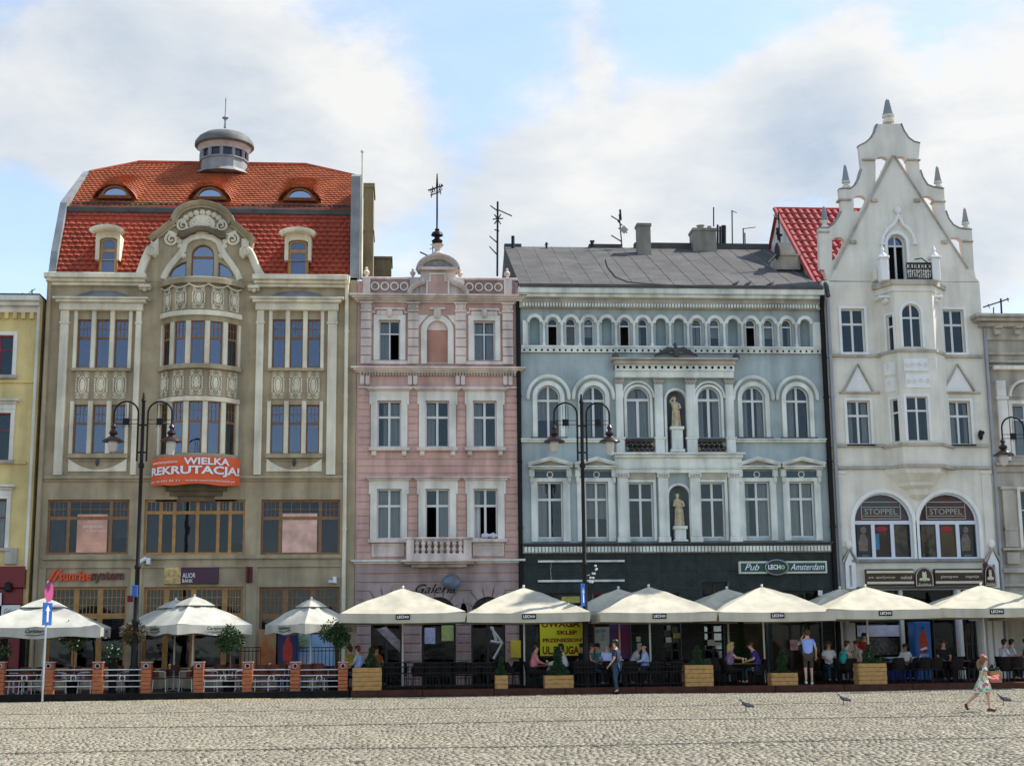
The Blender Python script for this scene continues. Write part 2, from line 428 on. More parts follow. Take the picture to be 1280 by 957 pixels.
class Bld:
    def __init__(s, name, x0, x1, label, cat='building', depth=11.):
        s.root = empty(name, ((x0+x1)/2, 0, 0), label, cat); s.holes = []; s.x0 = x0; s.x1 = x1; s.depth = depth
    def part(s, mb, name, m, smooth=False, label=None, kind=None):
        if kind or name in SMALL: return mb.build(name, m, s.root, smooth, label, kind or 'stuff')
        if name in WHOLE: return mb.build(name, m, s.root, smooth, label)
        last = None
        for g in mb.groups(): last = g.build(name, m, s.root, smooth, label)
        return last
    def win(s, outline, cols, rows, **k):
        s.holes.append(outline); return window(s.root, outline, cols, rows, **k)
    def shell(s, ztop, m, outline=None, thick=.35, interior=m_dark, yb=1.3, zlo=0., zi=None, side=None):
        wall = MB().plate(outline or rect(s.x0, s.x1, zlo, ztop), s.holes, 0, thick, back=False)
        s.part(wall, 'wall', m)
        zi = zi or ztop
        s.part(MB().box(s.x0+.1, s.x1-.1, yb, yb+.05, 0, zi-.15), 'room_shade_backing', interior)  # backing sheet behind the windows, room dimness put into its colour
        t = .25
        s.part(MB().box(s.x0+.003, s.x0+t, thick, s.depth, 0, zi-.1).box(s.x1-t, s.x1-.003, thick, s.depth, 0, zi-.1).box(s.x0+.003, s.x1-.003, s.depth, s.depth+t, 0, zi-.1), 'side_wall', side or m)
def frame_around(x0, x1, z0, z1, t, y0=-.05, y1=0., arch=False):
    """flat band round an opening"""
    if arch: return MB().plate(archp(x0-t, x1+t, z0, z1+t), [archp(x0, x1, z0+.002, z1)], y0, y1)
    return MB().plate(rect(x0-t, x1+t, z0, z1+t), [rect(x0, x1, z0+.002, z1)], y0, y1)
def cornice_mb(x0, x1, z0, z1, out, steps=3, y=0., ends=True):
    """stepped cornice that grows outward upward"""
    mb = MB()
    for i in range(steps):
        a = z0+(z1-z0)*i/steps; b = z0+(z1-z0)*(i+1)/steps-.0; o = out*(i+1)/steps; e = o if ends else 0
        mb.box(x0-e*.8, x1+e*.8, y-o, y-.0005*i, a, b)
    return mb
def dentils(mb, x0, x1, z0, z1, y, out, pitch, fill=.55):
    n = max(1, int((x1-x0)/pitch)); pitch = (x1-x0)/n
    for i in range(n): mb.box(x0+pitch*(i+.5-fill/2), x0+pitch*(i+.5+fill/2), y-out, y, z0, z1)
    return mb
def downpipe(b, pts, r=.06, m=None):
    mb = MB(); mb.tube(pts, r, 8)
    z0, z1 = pts[-1][2], pts[0][2]; n = int(abs(z1-z0)/2.5); x, y = pts[-1][0], pts[-1][1]
    for i in range(n): mb.lathe([(r*1.25, 0), (r*1.25, .06)], x, y, 8, z0+.8+i*2.5)
    return b.part(mb, 'downpipe', m or m_pipe, True)
# ================================================================== the square
def ground():
    g = MB().add([(-600, -600, -.06), (600, -600, -.06), (600, 600, -.06), (-600, 600, -.06)], [(0, 1, 2, 3)]).build('square', mat('sandy_joint_grit', (.17, .15, .12), rough=.95, var=.2, fine=.3, bump=.3), None, kind='structure', at=(0, 0, -.06))
    m_c = mat('granite_setts', (.32, .29, .22), rough=.9, var=.16, scale=3, fine=.35, fscale=45, bump=.25, bscale=60)
    rnd = np.random.default_rng(5)
    y0, y1 = -36.0, -6.03; rows = []; y = y0; r = 0
    near = []; V = []; 
    lines = [G(640, 884)[1], G(640, 902)[1], G(640, 932)[1]]
    while y < y1:
        dep = rnd.uniform(.088, .112); d = y+54; xc = d*math.tan(YAW); hw = d*.37+3.5
        gut = any(abs(y-l) < .17 for l in lines)
        x = xc-hw+rnd.uniform(0, .15)
        while x < xc+hw:
            w = rnd.uniform(.08, .125); h = rnd.normal(0, .0022)+.012*math.sin(x*.5+y*.3)-(.02 if rnd.random() < .05 else 0)
            g_ = rnd.uniform(.004, .012); b = rnd.uniform(.006, .011)
            tx, ty = rnd.normal(0, .0025, 2)
            V.append((x+g_, x+w-g_, y+g_, y+dep-g_, h, b, tx, ty, gut)); x += w
        y += dep; r += 1
    A = np.array(V)
    d = A[:, 2]; near_n = 300
    xcc = (A[:, 0]+A[:, 1])/2; dd = A[:, 2]+54
    vis = (dd > 18.9) & (np.abs(xcc-dd*math.tan(YAW)) < dd*.36)
    idx = np.argsort(np.where(vis, dd, 1e9))[:near_n]; msk = np.ones(len(A), bool); msk[idx] = False
    def geo(a):
        x0, x1, y0_, y1_, h, b, tx, ty = a.T[:8]; n = len(a); v = np.zeros((n, 8, 3))
        jx = rnd.uniform(-.006, .006, (n, 4)); jy = rnd.uniform(-.006, .006, (n, 4))
        for k, (xx, yy, sx, sy) in enumerate(((x0, y0_, 1, 1), (x1, y0_, -1, 1), (x1, y1_, -1, -1), (x0, y1_, 1, -1))):
            v[:, k] = np.stack([xx, yy, h-.05], 1)
            v[:, 4+k] = np.stack([xx+sx*b+jx[:, k], yy+sy*b+jy[:, k], h-sx*tx-sy*ty], 1)
        f = []
        for lo, hi in ((0, 4),):
            for k in range(4): f.append((lo+k, lo+(k+1) % 4, hi+(k+1) % 4, hi+k))
        f.append((4, 5, 6, 7)); f = np.array(f)
        F_ = (f[None]+(np.arange(n)*8)[:, None, None]).reshape(-1, 4); return v.reshape(-1, 3), F_
    v, f = geo(A[msk])
    me = bpy.data.meshes.new('cobblestones'); me.vertices.add(len(v)); me.vertices.foreach_set('co', v.ravel().astype(np.float32))
    me.loops.add(f.size); me.loops.foreach_set('vertex_index', f.ravel().astype(np.int32)); me.polygons.add(len(f)); me.polygons.foreach_set('loop_start', np.arange(0, f.size, 4, dtype=np.int32)); me.polygons.foreach_set('loop_total', np.full(len(f), 4, dtype=np.int32))
    me.update(calc_edges=True); me.validate(); me.materials.append(m_c)
    at = me.color_attributes.new('tone', 'FLOAT_COLOR', 'POINT') if hasattr(me, 'color_attributes') else None
    Q = A[msk]; qx, qy = Q[:, 0], Q[:, 2]; lf = .5*np.sin(qx*.9+1.7*np.sin(qy*.6))*np.sin(qy*1.3+np.sin(qx*.5)*2)+.5*np.sin(qx*2.3+qy*3.1)*np.sin(qy*2.2-qx*1.1)
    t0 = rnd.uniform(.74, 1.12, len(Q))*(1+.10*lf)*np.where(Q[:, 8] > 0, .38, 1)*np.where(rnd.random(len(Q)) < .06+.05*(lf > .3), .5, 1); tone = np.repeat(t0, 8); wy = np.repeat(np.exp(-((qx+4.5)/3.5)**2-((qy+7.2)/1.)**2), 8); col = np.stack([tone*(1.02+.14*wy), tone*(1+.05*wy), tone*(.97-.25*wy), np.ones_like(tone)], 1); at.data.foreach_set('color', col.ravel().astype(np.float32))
    o = bpy.data.objects.new('cobblestones', me); COL.objects.link(o); o.parent = g; o.location = -Vector(g.location); o['kind'] = 'stuff'
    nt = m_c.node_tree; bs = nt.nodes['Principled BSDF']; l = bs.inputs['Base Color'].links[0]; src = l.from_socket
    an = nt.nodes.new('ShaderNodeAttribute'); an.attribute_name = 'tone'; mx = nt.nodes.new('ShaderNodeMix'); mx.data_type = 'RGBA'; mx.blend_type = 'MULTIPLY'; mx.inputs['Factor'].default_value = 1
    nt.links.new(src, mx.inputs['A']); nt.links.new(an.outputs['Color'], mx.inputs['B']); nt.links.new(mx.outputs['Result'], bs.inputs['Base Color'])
    for i in idx:
        v, f = geo(A[i:i+1]); t = float(rnd.uniform(.74, 1.12))
        ob = MB().add([tuple(q) for q in v.tolist()], f.tolist()).build('cobblestone', m_c, g)
        a = ob.data.color_attributes.new('tone', 'FLOAT_COLOR', 'POINT'); a.data.foreach_set('color', [t*1.02, t, t*.97, 1]*8)
    return g
ground()
# ================================================================== the olive beige corner-gabled house
def cartouche(mb, cx, cz, w, h, y, kind=0):
    """stucco relief: an oval boss in a wreath of scrolls"""
    s = min(w, h)
    mb.ball((cx, y, cz), w*.19, .045, h*.24, 10, 6)
    mb.ring(cx, cz, y-.01, w*.27, .022, sz=h*.30/(w*.27), n=14)
    for sx in (-1, 1):
        for sz in (-1, 1):
            mb.swirl(cx+sx*w*.32, cz+sz*h*.33, y-.01, s*.14, .024, 1.3, 90 if sz > 0 else 270, sx*sz, 10)
            mb.tube([(cx+sx*w*.1, y-.01, cz+sz*h*.44), (cx+sx*w*.25, y-.03, cz+sz*h*.47), (cx+sx*w*.42, y-.01, cz+sz*h*.42)], .022, 5)
        for k in range(5): mb.ball((cx+sx*w*.42, y, cz+h*(-.2+.1*k)), w*.06, .04, h*.055, 6, 4)
    if kind == 1:
        for k in (-1, 0, 1): mb.ball((cx+k*w*.13, y-.02, cz+h*.12-abs(k)*h*.05), w*.07, .05, h*.05, 6, 4)
        mb.tube([(cx-w*.25, y-.03, cz-h*.08), (cx, y-.05, cz-h*.2), (cx+w*.25, y-.03, cz-h*.08)], .03, 5)
    return mb
def tile_rows(x0f, x1f, p0, p1, rows, pitch, amp=.035, hole=None, lift=None, th=.03, stagger=True):
    """overlapping roof tiles: p0, p1 = (y, z) of eave and top; x0f, x1f give the row's ends"""
    vs = []; fs = []
    dy, dz = p1[0]-p0[0], p1[1]-p0[1]; L_ = math.hypot(dy, dz); ny, nz = -dz/L_, dy/L_
    for r in range(rows):
        t0, t1 = r/rows, min((r+1.16)/rows, 1.); xa, xb = x0f(t0), x1f(t0); n = max(1, int((xb-xa)/pitch)); w = (xb-xa)/n; odd = stagger and r % 2
        for i in range(n+(1 if odd else 0)):
            a = max(xa, xa+w*(i-(.5 if odd else 0))); b = min(xb, xa+w*(i+1-(.5 if odd else 0)))-w*.03
            if b-a < .02: continue
            if hole and hole((a+b)/2, (t0+t1)/2): continue
            rz = random.uniform(-.006, .006)
            o = len(vs)
            for t, up in ((t0, th), (t1, .004)):
                for x, bulge in ((a, 0), (a+(b-a)*.3, amp), (a+(b-a)*.7, amp), (b, 0)):
                    q = up+bulge+rz+(lift(x, t) if lift else 0)
                    vs.append((x, p0[0]+dy*t+ny*q, p0[1]+dz*t+nz*q))
            e = (lift((a+b)/2, t0) if lift else 0)
            vs += [(a, p0[0]+dy*t0+ny*(e-.01), p0[1]+dz*t0+nz*(e-.01)), (b, p0[0]+dy*t0+ny*(e-.01), p0[1]+dz*t0+nz*(e-.01))]
            fs += [(o, o+1, o+5, o+4), (o+1, o+2, o+6, o+5), (o+2, o+3, o+7, o+6), (o, o+8, o+9, o+3, o+2, o+1)]
    mb = MB(); mb.v = vs; mb.f = fs; return mb

def beige():
    XL, XR = X(43, 680), X(444.2, 600)
    b = Bld('corner_house', XL, XR, 'tall olive beige house with red mansard roof and round zinc lantern', 'house')
    zc0, zc1 = Zp(250, 357), Zp(250, 345)     # main cornice
    zb = Zp(250, 594.5)                        # belt over the first floor
    root = b.root
    # ---- first floor glazing (long brown frames)
    def bigwin(x0, x1, y0, y1, cols, trans, fine, m=m_brownwood, **k):
        a = R(x0, y0, x1, y1); o = rect(*a); cc = [X(c, (y0+y1)/2) for c in cols]
        return b.win(o, cc, [Zp((x0+x1)/2, trans)] if trans else [], m=m, glass=g_mid, frame=.08, bar=.12, y=.12, fine=fine, **k)
    bigwin(58.5, 161, 624, 692.5, [84.5, 137.5], 647, (4, 2, (1,)), curtain=[(.02, .2, 0), (.78, .98, .3)])
    bigwin(180, 306, 624, 692.5, [200, 217, 246, 272, 287], 640, (3, 1, (1,)), m=m_oakwood, curtain=[(.0, .14, 0), (.3, .5, .0), (.86, 1, .2)])
    bigwin(326, 425, 624, 692.5, [350, 400], 647, (4, 2, (1,)), curtain=[(.02, .24, 0), (.76, .98, 0)])
    # posters behind the glass
    def poster(x0, y0, x1, y1, m, words, wm, name='poster', yy=.24, lab=None, cat='poster'):
        a = R(x0, y0, x1, y1); o = MB().box(a[0], a[1], yy, yy+.01, a[2], a[3]).build(name, m); tag(o, lab, cat)
        for (w, u0, u1, v0, v1, sh) in words:
            text_mb(w, a[0]+(a[1]-a[0])*u0, a[0]+(a[1]-a[0])*u1, a[2]+(a[3]-a[2])*v0, a[2]+(a[3]-a[2])*v1, yy-.002, .004, sh).build('lettering', wm, o)
        return o
    # (poster sits just outside the pane plane, inside the reveal)
    m_peach = mat('peach_poster_print', (.62, .30, .20), var=.35, scale=1.2, rough=.4, bump=0, spec=.6)
    m_peach2 = mat('pale_peach_print', (.70, .42, .33), var=.25, scale=2.5, rough=.4, bump=0)
    poster(95, 642, 133, 690, m_peach, [('sunrise system', .1, .7, .90, .95, 0), ('kursy', .35, .6, .78, .83, .2), ('english', .2, .85, .63, .72, .2), ('w tym roku', .3, .95, .53, .60, .2), ('zapraszamy', .3, .75, .2, .25, 0)], m_whitepaint, yy=.13, lab='peach poster with white lines in the left first floor window')
    o = poster(352.5, 641, 396, 691, m_peach2, [], m_whitepaint, yy=.13, lab='faded peach poster without text in the right first floor window')
    # ---- shop windows
    for (x0, x1, cols) in ((58, 157, [94, 124]), (178, 303, [207, 241, 280]), (323, 424, [356, 391])):
        a = R(x0, 733, x1, 850); o = rect(a[0], a[1], Zp(x0, 838), a[3])
        b.win(o, [X(c, 760) for c in cols], [Zp(x0, 770)], m=m_oakwood if x0 < 300 else m_brownwood, glass=g_mid, frame=.10, bar=.2, y=.15, fine=(5, 3, (1,)), curtain=[(.02, .98, .68), (.8, .98, .05)])  # full-width pale curtain added to imitate reflections in the upper lights
    # ---- two-storey bays left and right
    for (lx0, lx1, rx0, rx1, tops, tcols, bots, px0, px1) in (
        (72.5, 83, 167.5, 174.5, (93.5, 164.5), (114.5, 140.5), (90, 160), 114, 114),
        (319.5, 328.5, 409, 420.5, (337, 405), (358, 383.5), (335, 404.5), 0, 0)):
        xa0, xa1 = X(lx0, 488), X(lx1, 488); xb0, xb1 = X(rx0, 488), X(rx1, 488)
        z0, z1 = zb+.02, Zp((lx0+rx1)/2, 389)
        mb = MB(); mb.bbox(xa0, xa1, -.18, 0, z0, z1).bbox(xb0, xb1, -.18, 0, z0, z1)
        mb.bbox(xa0-.03, xa1+.03, -.21, -.0, z1-.52, z1-.44); mb.bbox(xb0-.03, xb1+.03, -.21, -.0, z1-.52, z1-.44)
        b.part(mb, 'pilaster', m_cream)
        zt = Zp((lx0+rx1)/2, 374)
        mb = MB().bbox(xa0-.05, xb1+.05, -.24, 0, z1, z1+(zt-z1)*.6).bbox(xa0-.16, xb1+.16, -.38, 0, z1+(zt-z1)*.6, z1+(zt-z1)*.85).bbox(xa0-.26, xb1+.26, -.46, 0, z1+(zt-z1)*.85, zt)
        b.part(mb, 'entablature', m_cream)
        cx = (xa0+xb1)/2; mb = MB()     # flat lead dome over the bay
        vs = []; n = 14
        for i in range(n+1):
            xx = cx-1.05+2.1*i/n; h = .32*math.sqrt(max(0, 1-((xx-cx)/1.06)**2)); vs += [(xx, -.36, zt), (xx, -.05, zt+h), (xx, 0, zt+h)]
        mb.add(vs, [(3*i, 3*i+3, 3*i+4, 3*i+1) for i in range(n)]+[(3*i+1, 3*i+4, 3*i+5, 3*i+2) for i in range(n)]); b.part(mb, 'lead_hood', m_lead, True)
        # windows
        zU0, zU1 = Zp(cx and (lx0+rx1)/2, 459), Zp((lx0+rx1)/2, 399); zL0, zL1 = Zp((lx0+rx1)/2, 566), Zp((lx0+rx1)/2, 505.5)
        xi0, xi1 = xa1+.32, xb0-.28
        w3 = (xi1-xi0); mw = .17; ww = (w3-2*mw)/3
        for (z_0, z_1) in ((zU0, zU1), (zL0, zL1)):
            for k in range(3):
                x_ = xi0+k*(ww+mw); b.win(rect(x_, x_+ww, z_0, z_1), [], [z_0+(z_1-z_0)*.62], m=m_brownwood, glass=g_blue, frame=.05, bar=.09, y=.1, fine=(3, 2, (1,)), curtain=random.choice((None, [(.0, .35, 0)], [(.6, 1, 0)], [(.02, .98, .5)], [(.02, .98, .72)], [(0, .3, 0), (.72, 1, 0)])))
        mb = MB()
        for (z_0, z_1) in ((zU0-.06, zU1+.42), (zL0-.04, zL1+.12)):
            for k in range(2):
                x_ = xi0+(k+1)*ww+k*mw; mb.bbox(x_, x_+mw, -.13, 0, z_0, z_1, .025)
            mb.bbox(xi0-.14, xi0-.004, -.1, 0, z_0, z_1, .02).bbox(xi1+.004, xi1+.14, -.1, 0, z_0, z_1, .02)
        b.part(mb, 'mullion', m_cream)
        mb = MB().bbox(xi0-.16, xi1+.16, -.15, 0, zU1+.42, zU1+.54); dentils(mb, xi0-.14, xi1+.14, zU1+.33, zU1+.42, -.10, .05, .09)
        mb.bbox(xi0-.16, xi1+.16, -.17, 0, zU0-.16, zU0-.06).bbox(xi0-.16, xi1+.16, -.15, 0, zL0-.20, zL0-.05).bbox(xi0-.2, xi1+.2, -.06, 0, zL0-.30, zL0-.24)
        b.part(mb, 'sill', m_beige)
        # relief band
        zA, zB = Zp((lx0+rx1)/2, 499), Zp((lx0+rx1)/2, 464)
        for k in range(3):
            x_ = xi0+k*(ww+mw); bp = MB().plate(rect(x_-.02, x_+ww+.02, zA, zB), (), -.03, 0).build('relief_panel', m_beige, root); mb = MB(); cartouche(mb, x_+ww/2, (zA+zB)/2, ww+.02, zB-zA, -.035, k == 1)
            mb.build('relief', m_cream, bp, True)
        # smile panel under the lower windows
        zs1, zs0 = Zp((lx0+rx1)/2, 573), Zp((lx0+rx1)/2, 589); c_ = (xi0+xi1)/2; hw = (xi1-xi0)/2+.12
        up = [(c_+hw*(1-2*i/16), zs0+(zs1-zs0)*(.12+.88*((1-2*i/16)**2))) for i in range(17)]
        mb = MB().plate([(c_-hw, zs0), (c_+hw, zs0)]+up, (), -.07, 0); b.part(mb, 'crescent_panel', m_cream)
        mb = MB().ball((c_, -.1, zs0+(zs1-zs0)*.7), .07, .07, .16); b.part(mb, 'boss', m_leaddark, True)
    # ---- belts
    pass
    mb = MB(); z = zb
    mb.bbox(X(56, 594), X(430, 594), -.16, 0, z-.12, z, .02).box(X(57, 594), X(429, 594), -.07, 0, z-.2, z-.12)
    z = Zp(250, 694); mb.bbox(X(54, 694), X(428, 694), -.1, 0, z-.14, z, .02)
    z = Zp(250, 707); mb.bbox(X(54, 694), X(428, 694), -.07, 0, z-.06, z, .01)
    b.part(mb, 'belt_course', m_beige)
    mb = MB()
    for (x0, x1) in ((46, 56), (161.5, 177), (307, 321), (426, 428)): mb.bbox(X(x0, 760), X(x1, 760), -.08, 0, 0, Zp(250, 709), .02)
    b.part(mb, 'shop_pier', m_beige)
    # ---- cornice left and right of the gable, with its scrolled arms
    gx0, gx1 = X(184, 350), X(316.5, 350)
    mb = MB()
    for (a, c) in ((X(58, 350), gx0), (gx1, X(435.5, 350))):
        mb.bbox(a, c, -.45, 0, zc0+.18, zc1, .02).bbox(a+.05, c-.05, -.30, 0, zc0+.06, zc0+.18, .02).bbox(a+.08, c-.08, -.18, 0, zc0-.06, zc0+.06, .02)
    for gx in (gx0-.05, gx1+.05):
        mb.bbox(gx-.22, gx+.22, -.3, 0, zc0-.14, zc0-.02).ball((gx, -.15, zc0-.2), .1, .1, .09).ball((gx-.15, -.12, zc0-.16), .07).ball((gx+.15, -.12, zc0-.16), .07)
    b.part(mb, 'cornice', m_cream)
    q = lambda pts: [P(*p) for p in pts]
    # ---- gable plate rising above the cornice
    arcL = [(189.5, 299.5), (194, 294), (201, 290.5), (207, 284.5), (215, 280), (218, 273), (222, 266.5), (229, 261), (240, 257), (252, 255.5)]
    outl = q([(176, 352), (180, 335), (188, 315), (190, 300)]+arcL[1:]+[(264, 257), (275, 261), (284, 267), (289, 274), (292, 280), (300, 286), (307, 292.5), (313, 296), (317, 302), (314, 315), (321, 335), (327, 352)])
    outl = outl[::-1]
    cxg = X(252, 320)
    # tripartite window under the arch
    zw0, zspr = Zp(252, 347), Zp(252, 318)
    cw = archp(X(239, 330), X(267.5, 330), zw0, Zp(252, 306))
    big = [(cxg+1.22*math.cos(t), zw0+ .72*math.sin(t)) for t in [PI*i/20 for i in range(21)]]
    sl = clip(big, 1, 0, X(233, 335)); sr = clip(big, -1, 0, -X(273, 335)); sl = [p for p in sl]; sr = [p for p in sr]
    for o, rows in ((cw, [Zp(252, 321)]), (sl, []), (sr, [])):
        window(root, o, [], rows, m=m_brownwood, glass=glassmat('pale_reflecting_glass', (.5, .58, .7), .34, (.3, .34, .38)), y=.1, frame=.05, bar=.09)
    b.part(MB().plate(outl, [cw, sl, sr], -.02, .35, back=True), 'gable', m_beige)
    b.part(MB().box(cxg-1.3, cxg+1.3, .9, .95, zw0-.2, zw0+1.5), 'attic_shade_backing', m_dark)  # added dark sheet, painted as the unlit attic behind the gable windows
    # hood mould over the gable top and shoulders
    mb = MB()
    top = q([(217, 279), (219, 272), (223, 266), (230, 260.5), (240, 257), (252, 255.3), (264, 257), (275, 260.5), (283, 266), (288, 272), (291, 279)])
    pr = [(0, -.16), (.16, -.16), (.16, -.08), (.22, -.06), (.26, .0), (.3, .04), (.3, .1), (0, .12)]
    mb.mould(top, pr)
    mb.mould(q([(189, 301), (194, 296), (201, 291.5), (207, 286), (215, 280.5), (219, 279)]), pr)
    mb.mould(q([(290, 280), (294, 281.5), (301, 287), (307, 293), (313, 297.5), (318, 303)]), pr)
    b.part(mb, 'gable_cornice', m_beige)
    # curved drip over the cartouche
    mb = MB().mould(q([(223.5, 294), (230, 295.5), (238, 291), (246, 288), (254, 287.5), (262, 288.5), (270, 292), (277, 296.5), (283, 296)]), [(0, -.1), (.3, -.1), (.34, .02), (.34, .08), (0, .1)])
    b.part(mb, 'drip_moulding', m_brick)
    # cream surround of the window: bell-shaped band
    bell = q([(204, 349), (207, 342), (213, 332), (221, 323), (229, 313), (232, 303), (240, 297.5), (253, 295), (266, 297.5), (274, 303), (277, 313), (284, 323), (291, 332), (297, 342), (300, 350)])
    mb = MB().mould(bell, [(0, -.12), (.1, -.12), (.13, -.02), (.1, .1), (0, .12)])
    b.part(mb, 'window_surround', m_cream)
    # fan cartouche
    mb = MB(); c0 = P(253, 281)
    mb.ball((c0[0], -.06, c0[1]), .5, .1, .40, 12, 8)
    for k in range(9):
        a = math.radians(20+140*k/8); mb.ball((c0[0]+.62*math.cos(a)*1.25, -.08, c0[1]-.08+.55*math.sin(a)), .12, .08, .12, 7, 5)
    for s_ in (-1, 1):
        mb.swirl(c0[0]+s_*.72, c0[1]-.06, -.1, .24, .055, 1.6, 90, -s_, 16)
        mb.swirl(c0[0]+s_*.28, c0[1]+.05, -.14, .16, .035, 1.3, 90, s_, 12)
        for k in range(5): mb.ball((c0[0]+s_*(.1+.11*k), -.13, c0[1]-.25+.02*k), .06, .05, .05, 6, 4)
        c1 = P(253-s_*-38, 300); mb.swirl(c1[0], c1[1], -.08, .27, .06, 1.7, 100, -s_, 16)
        for k in range(5):
            c2 = P(253+s_*(30-1.5*k), 296+k*6); mb.ball((c2[0], -.05, c2[1]), .13, .08, .12, 6, 5)
        for k in range(4):
            c2 = P(253+s_*(41-3*k), 291+k*1.5); mb.ball((c2[0], -.05, c2[1]), .1, .08, .1, 6, 5)
    b.part(mb, 'gable_cartouche', m_cream, True)
    # scrolled arms
    for s_ in (-1, 1):
        if s_ < 0: path = [(191, 320), (194.5, 317.5), (195, 313), (191, 311), (187.5, 314), (184, 322), (180, 332), (177, 341), (174, 347), (168, 351)]
        else: path = [(307.5, 322), (304, 319), (304, 315), (308, 312.5), (312.5, 315.5), (316, 322), (320, 332), (324, 341), (328, 347), (334, 351)]
        w_ = q(path); mb = MB(); n = len(w_)
        mb.mould(w_ if s_ > 0 else w_[::-1], [(0, -.15), (.26, -.15), (.32, -.08), (.32, .08), (.26, .14), (0, .14)])
        mb.lathe([(.17, 0), (.17, .3), (.1, .36)], 0, 0, 12)
        k0 = len(mb.v)-36
        for i in range(k0, len(mb.v)): v = mb.v[i]; cc = P(190.5 if s_ < 0 else 308, 316.5); mb.v[i] = (cc[0]+v[0], -v[2], cc[1]+v[1])
        cc = P(190.5 if s_ < 0 else 308, 316.5); mb.swirl(cc[0], cc[1], -.34, .2, .04, 1.5, 90, s_, 14)
        xx = X(194 if s_ < 0 else 307, 303); mb.bbox(xx-.14, xx+.14, -.16, 0, Zp(250, 311), Zp(250, 299))
        b.part(mb, 'scroll_arm', m_cream, True)
    # ---- bowed oriel
    ox = X(247.5, 460, -.5); hw = 1.42; dep = .95
    a_half = math.radians(62); Rr = hw/math.sin(a_half); yc = Rr*math.cos(a_half)
    # note: arc centre stands behind the wall plane, edge meets it
    def bend(x, y, z):
        th = (x-ox)/Rr; r = Rr-y; return (ox+r*math.sin(th), yc-r*math.cos(th), z)
    arcw = a_half*Rr
    def band(z0, z1, out, m, name, steps=24, inner=.25):
        mb = MB(); 
        for i in range(steps):
            a = ox-arcw+2*arcw*i/steps; c = ox-arcw+2*arcw*(i+1)/steps; mb.box(a, c, -out, inner, z0, z1)
        mb.warp(bend); return b.part(mb, name, m)
    Z = lambda py: Zp(248, py, -.9)
    band(Z(353.5), Z(347), .2, m_beige, 'oriel_rail'); band(Z(347)-.001, Z(345.5), .12, m_cream, 'oriel_coping')
    band(Z(387.5), Z(353.5), .0, m_beige, 'oriel_parapet', inner=.12)
    band(Z(393.5), Z(387.5), .14, m_cream, 'oriel_cornice')
    band(Z(400), Z(393.5), .02, m_beige, 'oriel_lintel'); band(Z(460), Z(454.5), .18, m_beige, 'oriel_sill')
    band(Z(495), Z(460), .0, m_beige, 'oriel_band', inner=.12); band(Z(500.5), Z(495), .12, m_cream, 'oriel_cornice')
    band(Z(574), Z(566), .14, m_beige, 'oriel_sill')
    mb = MB()
    for i in range(8):     # corbelled foot behind the banner
        t = i/8; z1_, z0_ = Z(574)-.18*i, Z(574)-.18*(i+1)
        prof = .12-1.0*t**1.6
        for k in range(20):
            a = ox-arcw+2*arcw*k/20; c = a+2*arcw/20; o = len(mb.v); mb.box(a, c, -.06, .3, z0_, z1_)
            for j in range(o, len(mb.v)): v = bend(*mb.v[j]); mb.v[j] = (v[0], min(v[1]+.95*t**1.5, .01), v[2])
    b.part(mb, 'oriel_corbel', m_brick)
    # festoons and panels
    for zA, zB, kk in ((Z(386), Z(357), 0), (Z(494), Z(461), 1)):
        for k in range(5):
            w_ = 2*arcw/5; c = ox-arcw+w_*(k+.5); bp = MB().plate(rect(c-w_*.36, c+w_*.36, zA, zB), (), -.03, 0).warp(bend).build('oriel_panel', m_beige, root); mb = MB()
            cartouche(mb, c, (zA+zB)/2, w_*.74, (zB-zA)*.98, -.035, (k+kk) % 2); mb.warp(bend); mb.build('relief', m_cream, bp, True)
    mb = MB()
    for k in range(5):
        w_ = 2*arcw/5; c = ox-arcw+w_*k
        mb.tube([(c+w_*i/8, -.08, Z(354.5)-.12*math.sin(PI*i/8)) for i in range(9)], .035, 5); mb.ball((c, -.09, Z(354)), .07, .06, .07)
    mb.warp(bend); b.part(mb, 'festoon', m_cream, True)
    for zA, zB in ((Z(454.5), Z(400)), (Z(566), Z(500.5))):
        w_ = 2*arcw/5
        for k in range(5):
            x0, x1 = ox-arcw+w_*k+.10, ox-arcw+w_*(k+1)-.10; zt = zA+(zB-zA)*.62
            qs = [rect(x0+.05, x1-.05, zA+.04, zt-.04), rect(x0+.05, x1-.05, zt+.04, zB-.04)]
            mb = MB().plate(rect(x0, x1, zA, zB), qs, .02, .09)
            for j in (1, 2): xx = x0+(x1-x0)*j/3; mb.box(xx-.011, xx+.011, .04, .07, zt, zB)
            zz = zt+(zB-zt)*.55; mb.box(x0+.05, x1-.05, .043, .073, zz-.011, zz+.011)
            mb.warp(bend); wo = mb.build('window', m_brownwood, root)
            for qq in qs: MB().plate(qq, (), .05, .056).warp(bend).build('pane', g_blue, wo)
        mb = MB()
        for k in range(6):
            c = ox-arcw+w_*k; lim = .06 if k in (0, 5) else .095
            mb.bbox(c-lim, c+lim, -.07, .1, zA, zB, .03)
        mb.warp(bend); b.part(mb, 'oriel_mullion', m_cream)
    mb = MB()
    for i in range(16):
        a = ox-arcw+2*arcw*i/16; c = a+2*arcw/16; mb.box(a, c, .45, .5, Z(580), Z(346))
    mb.warp(bend); b.part(mb, 'oriel_shade_backing', m_dark)  # added near-black sheet gives the bow windows their interior darkness
    mb = MB()      # leaded floor/top that shut the bow
    for zz in (Z(346)-.05, Z(456)-.02, Z(575)): mb.add([bend(ox-arcw+2*arcw*i/16, 0.02, zz) for i in range(17)]+[(ox+hw, .3, zz), (ox-hw, .3, zz)], [tuple(range(19))])
    b.part(mb, 'oriel_floor', m_leaddark)
    b.holes.append(rect(ox-hw+.15, ox+hw-.15, Z(560), Z(400)))
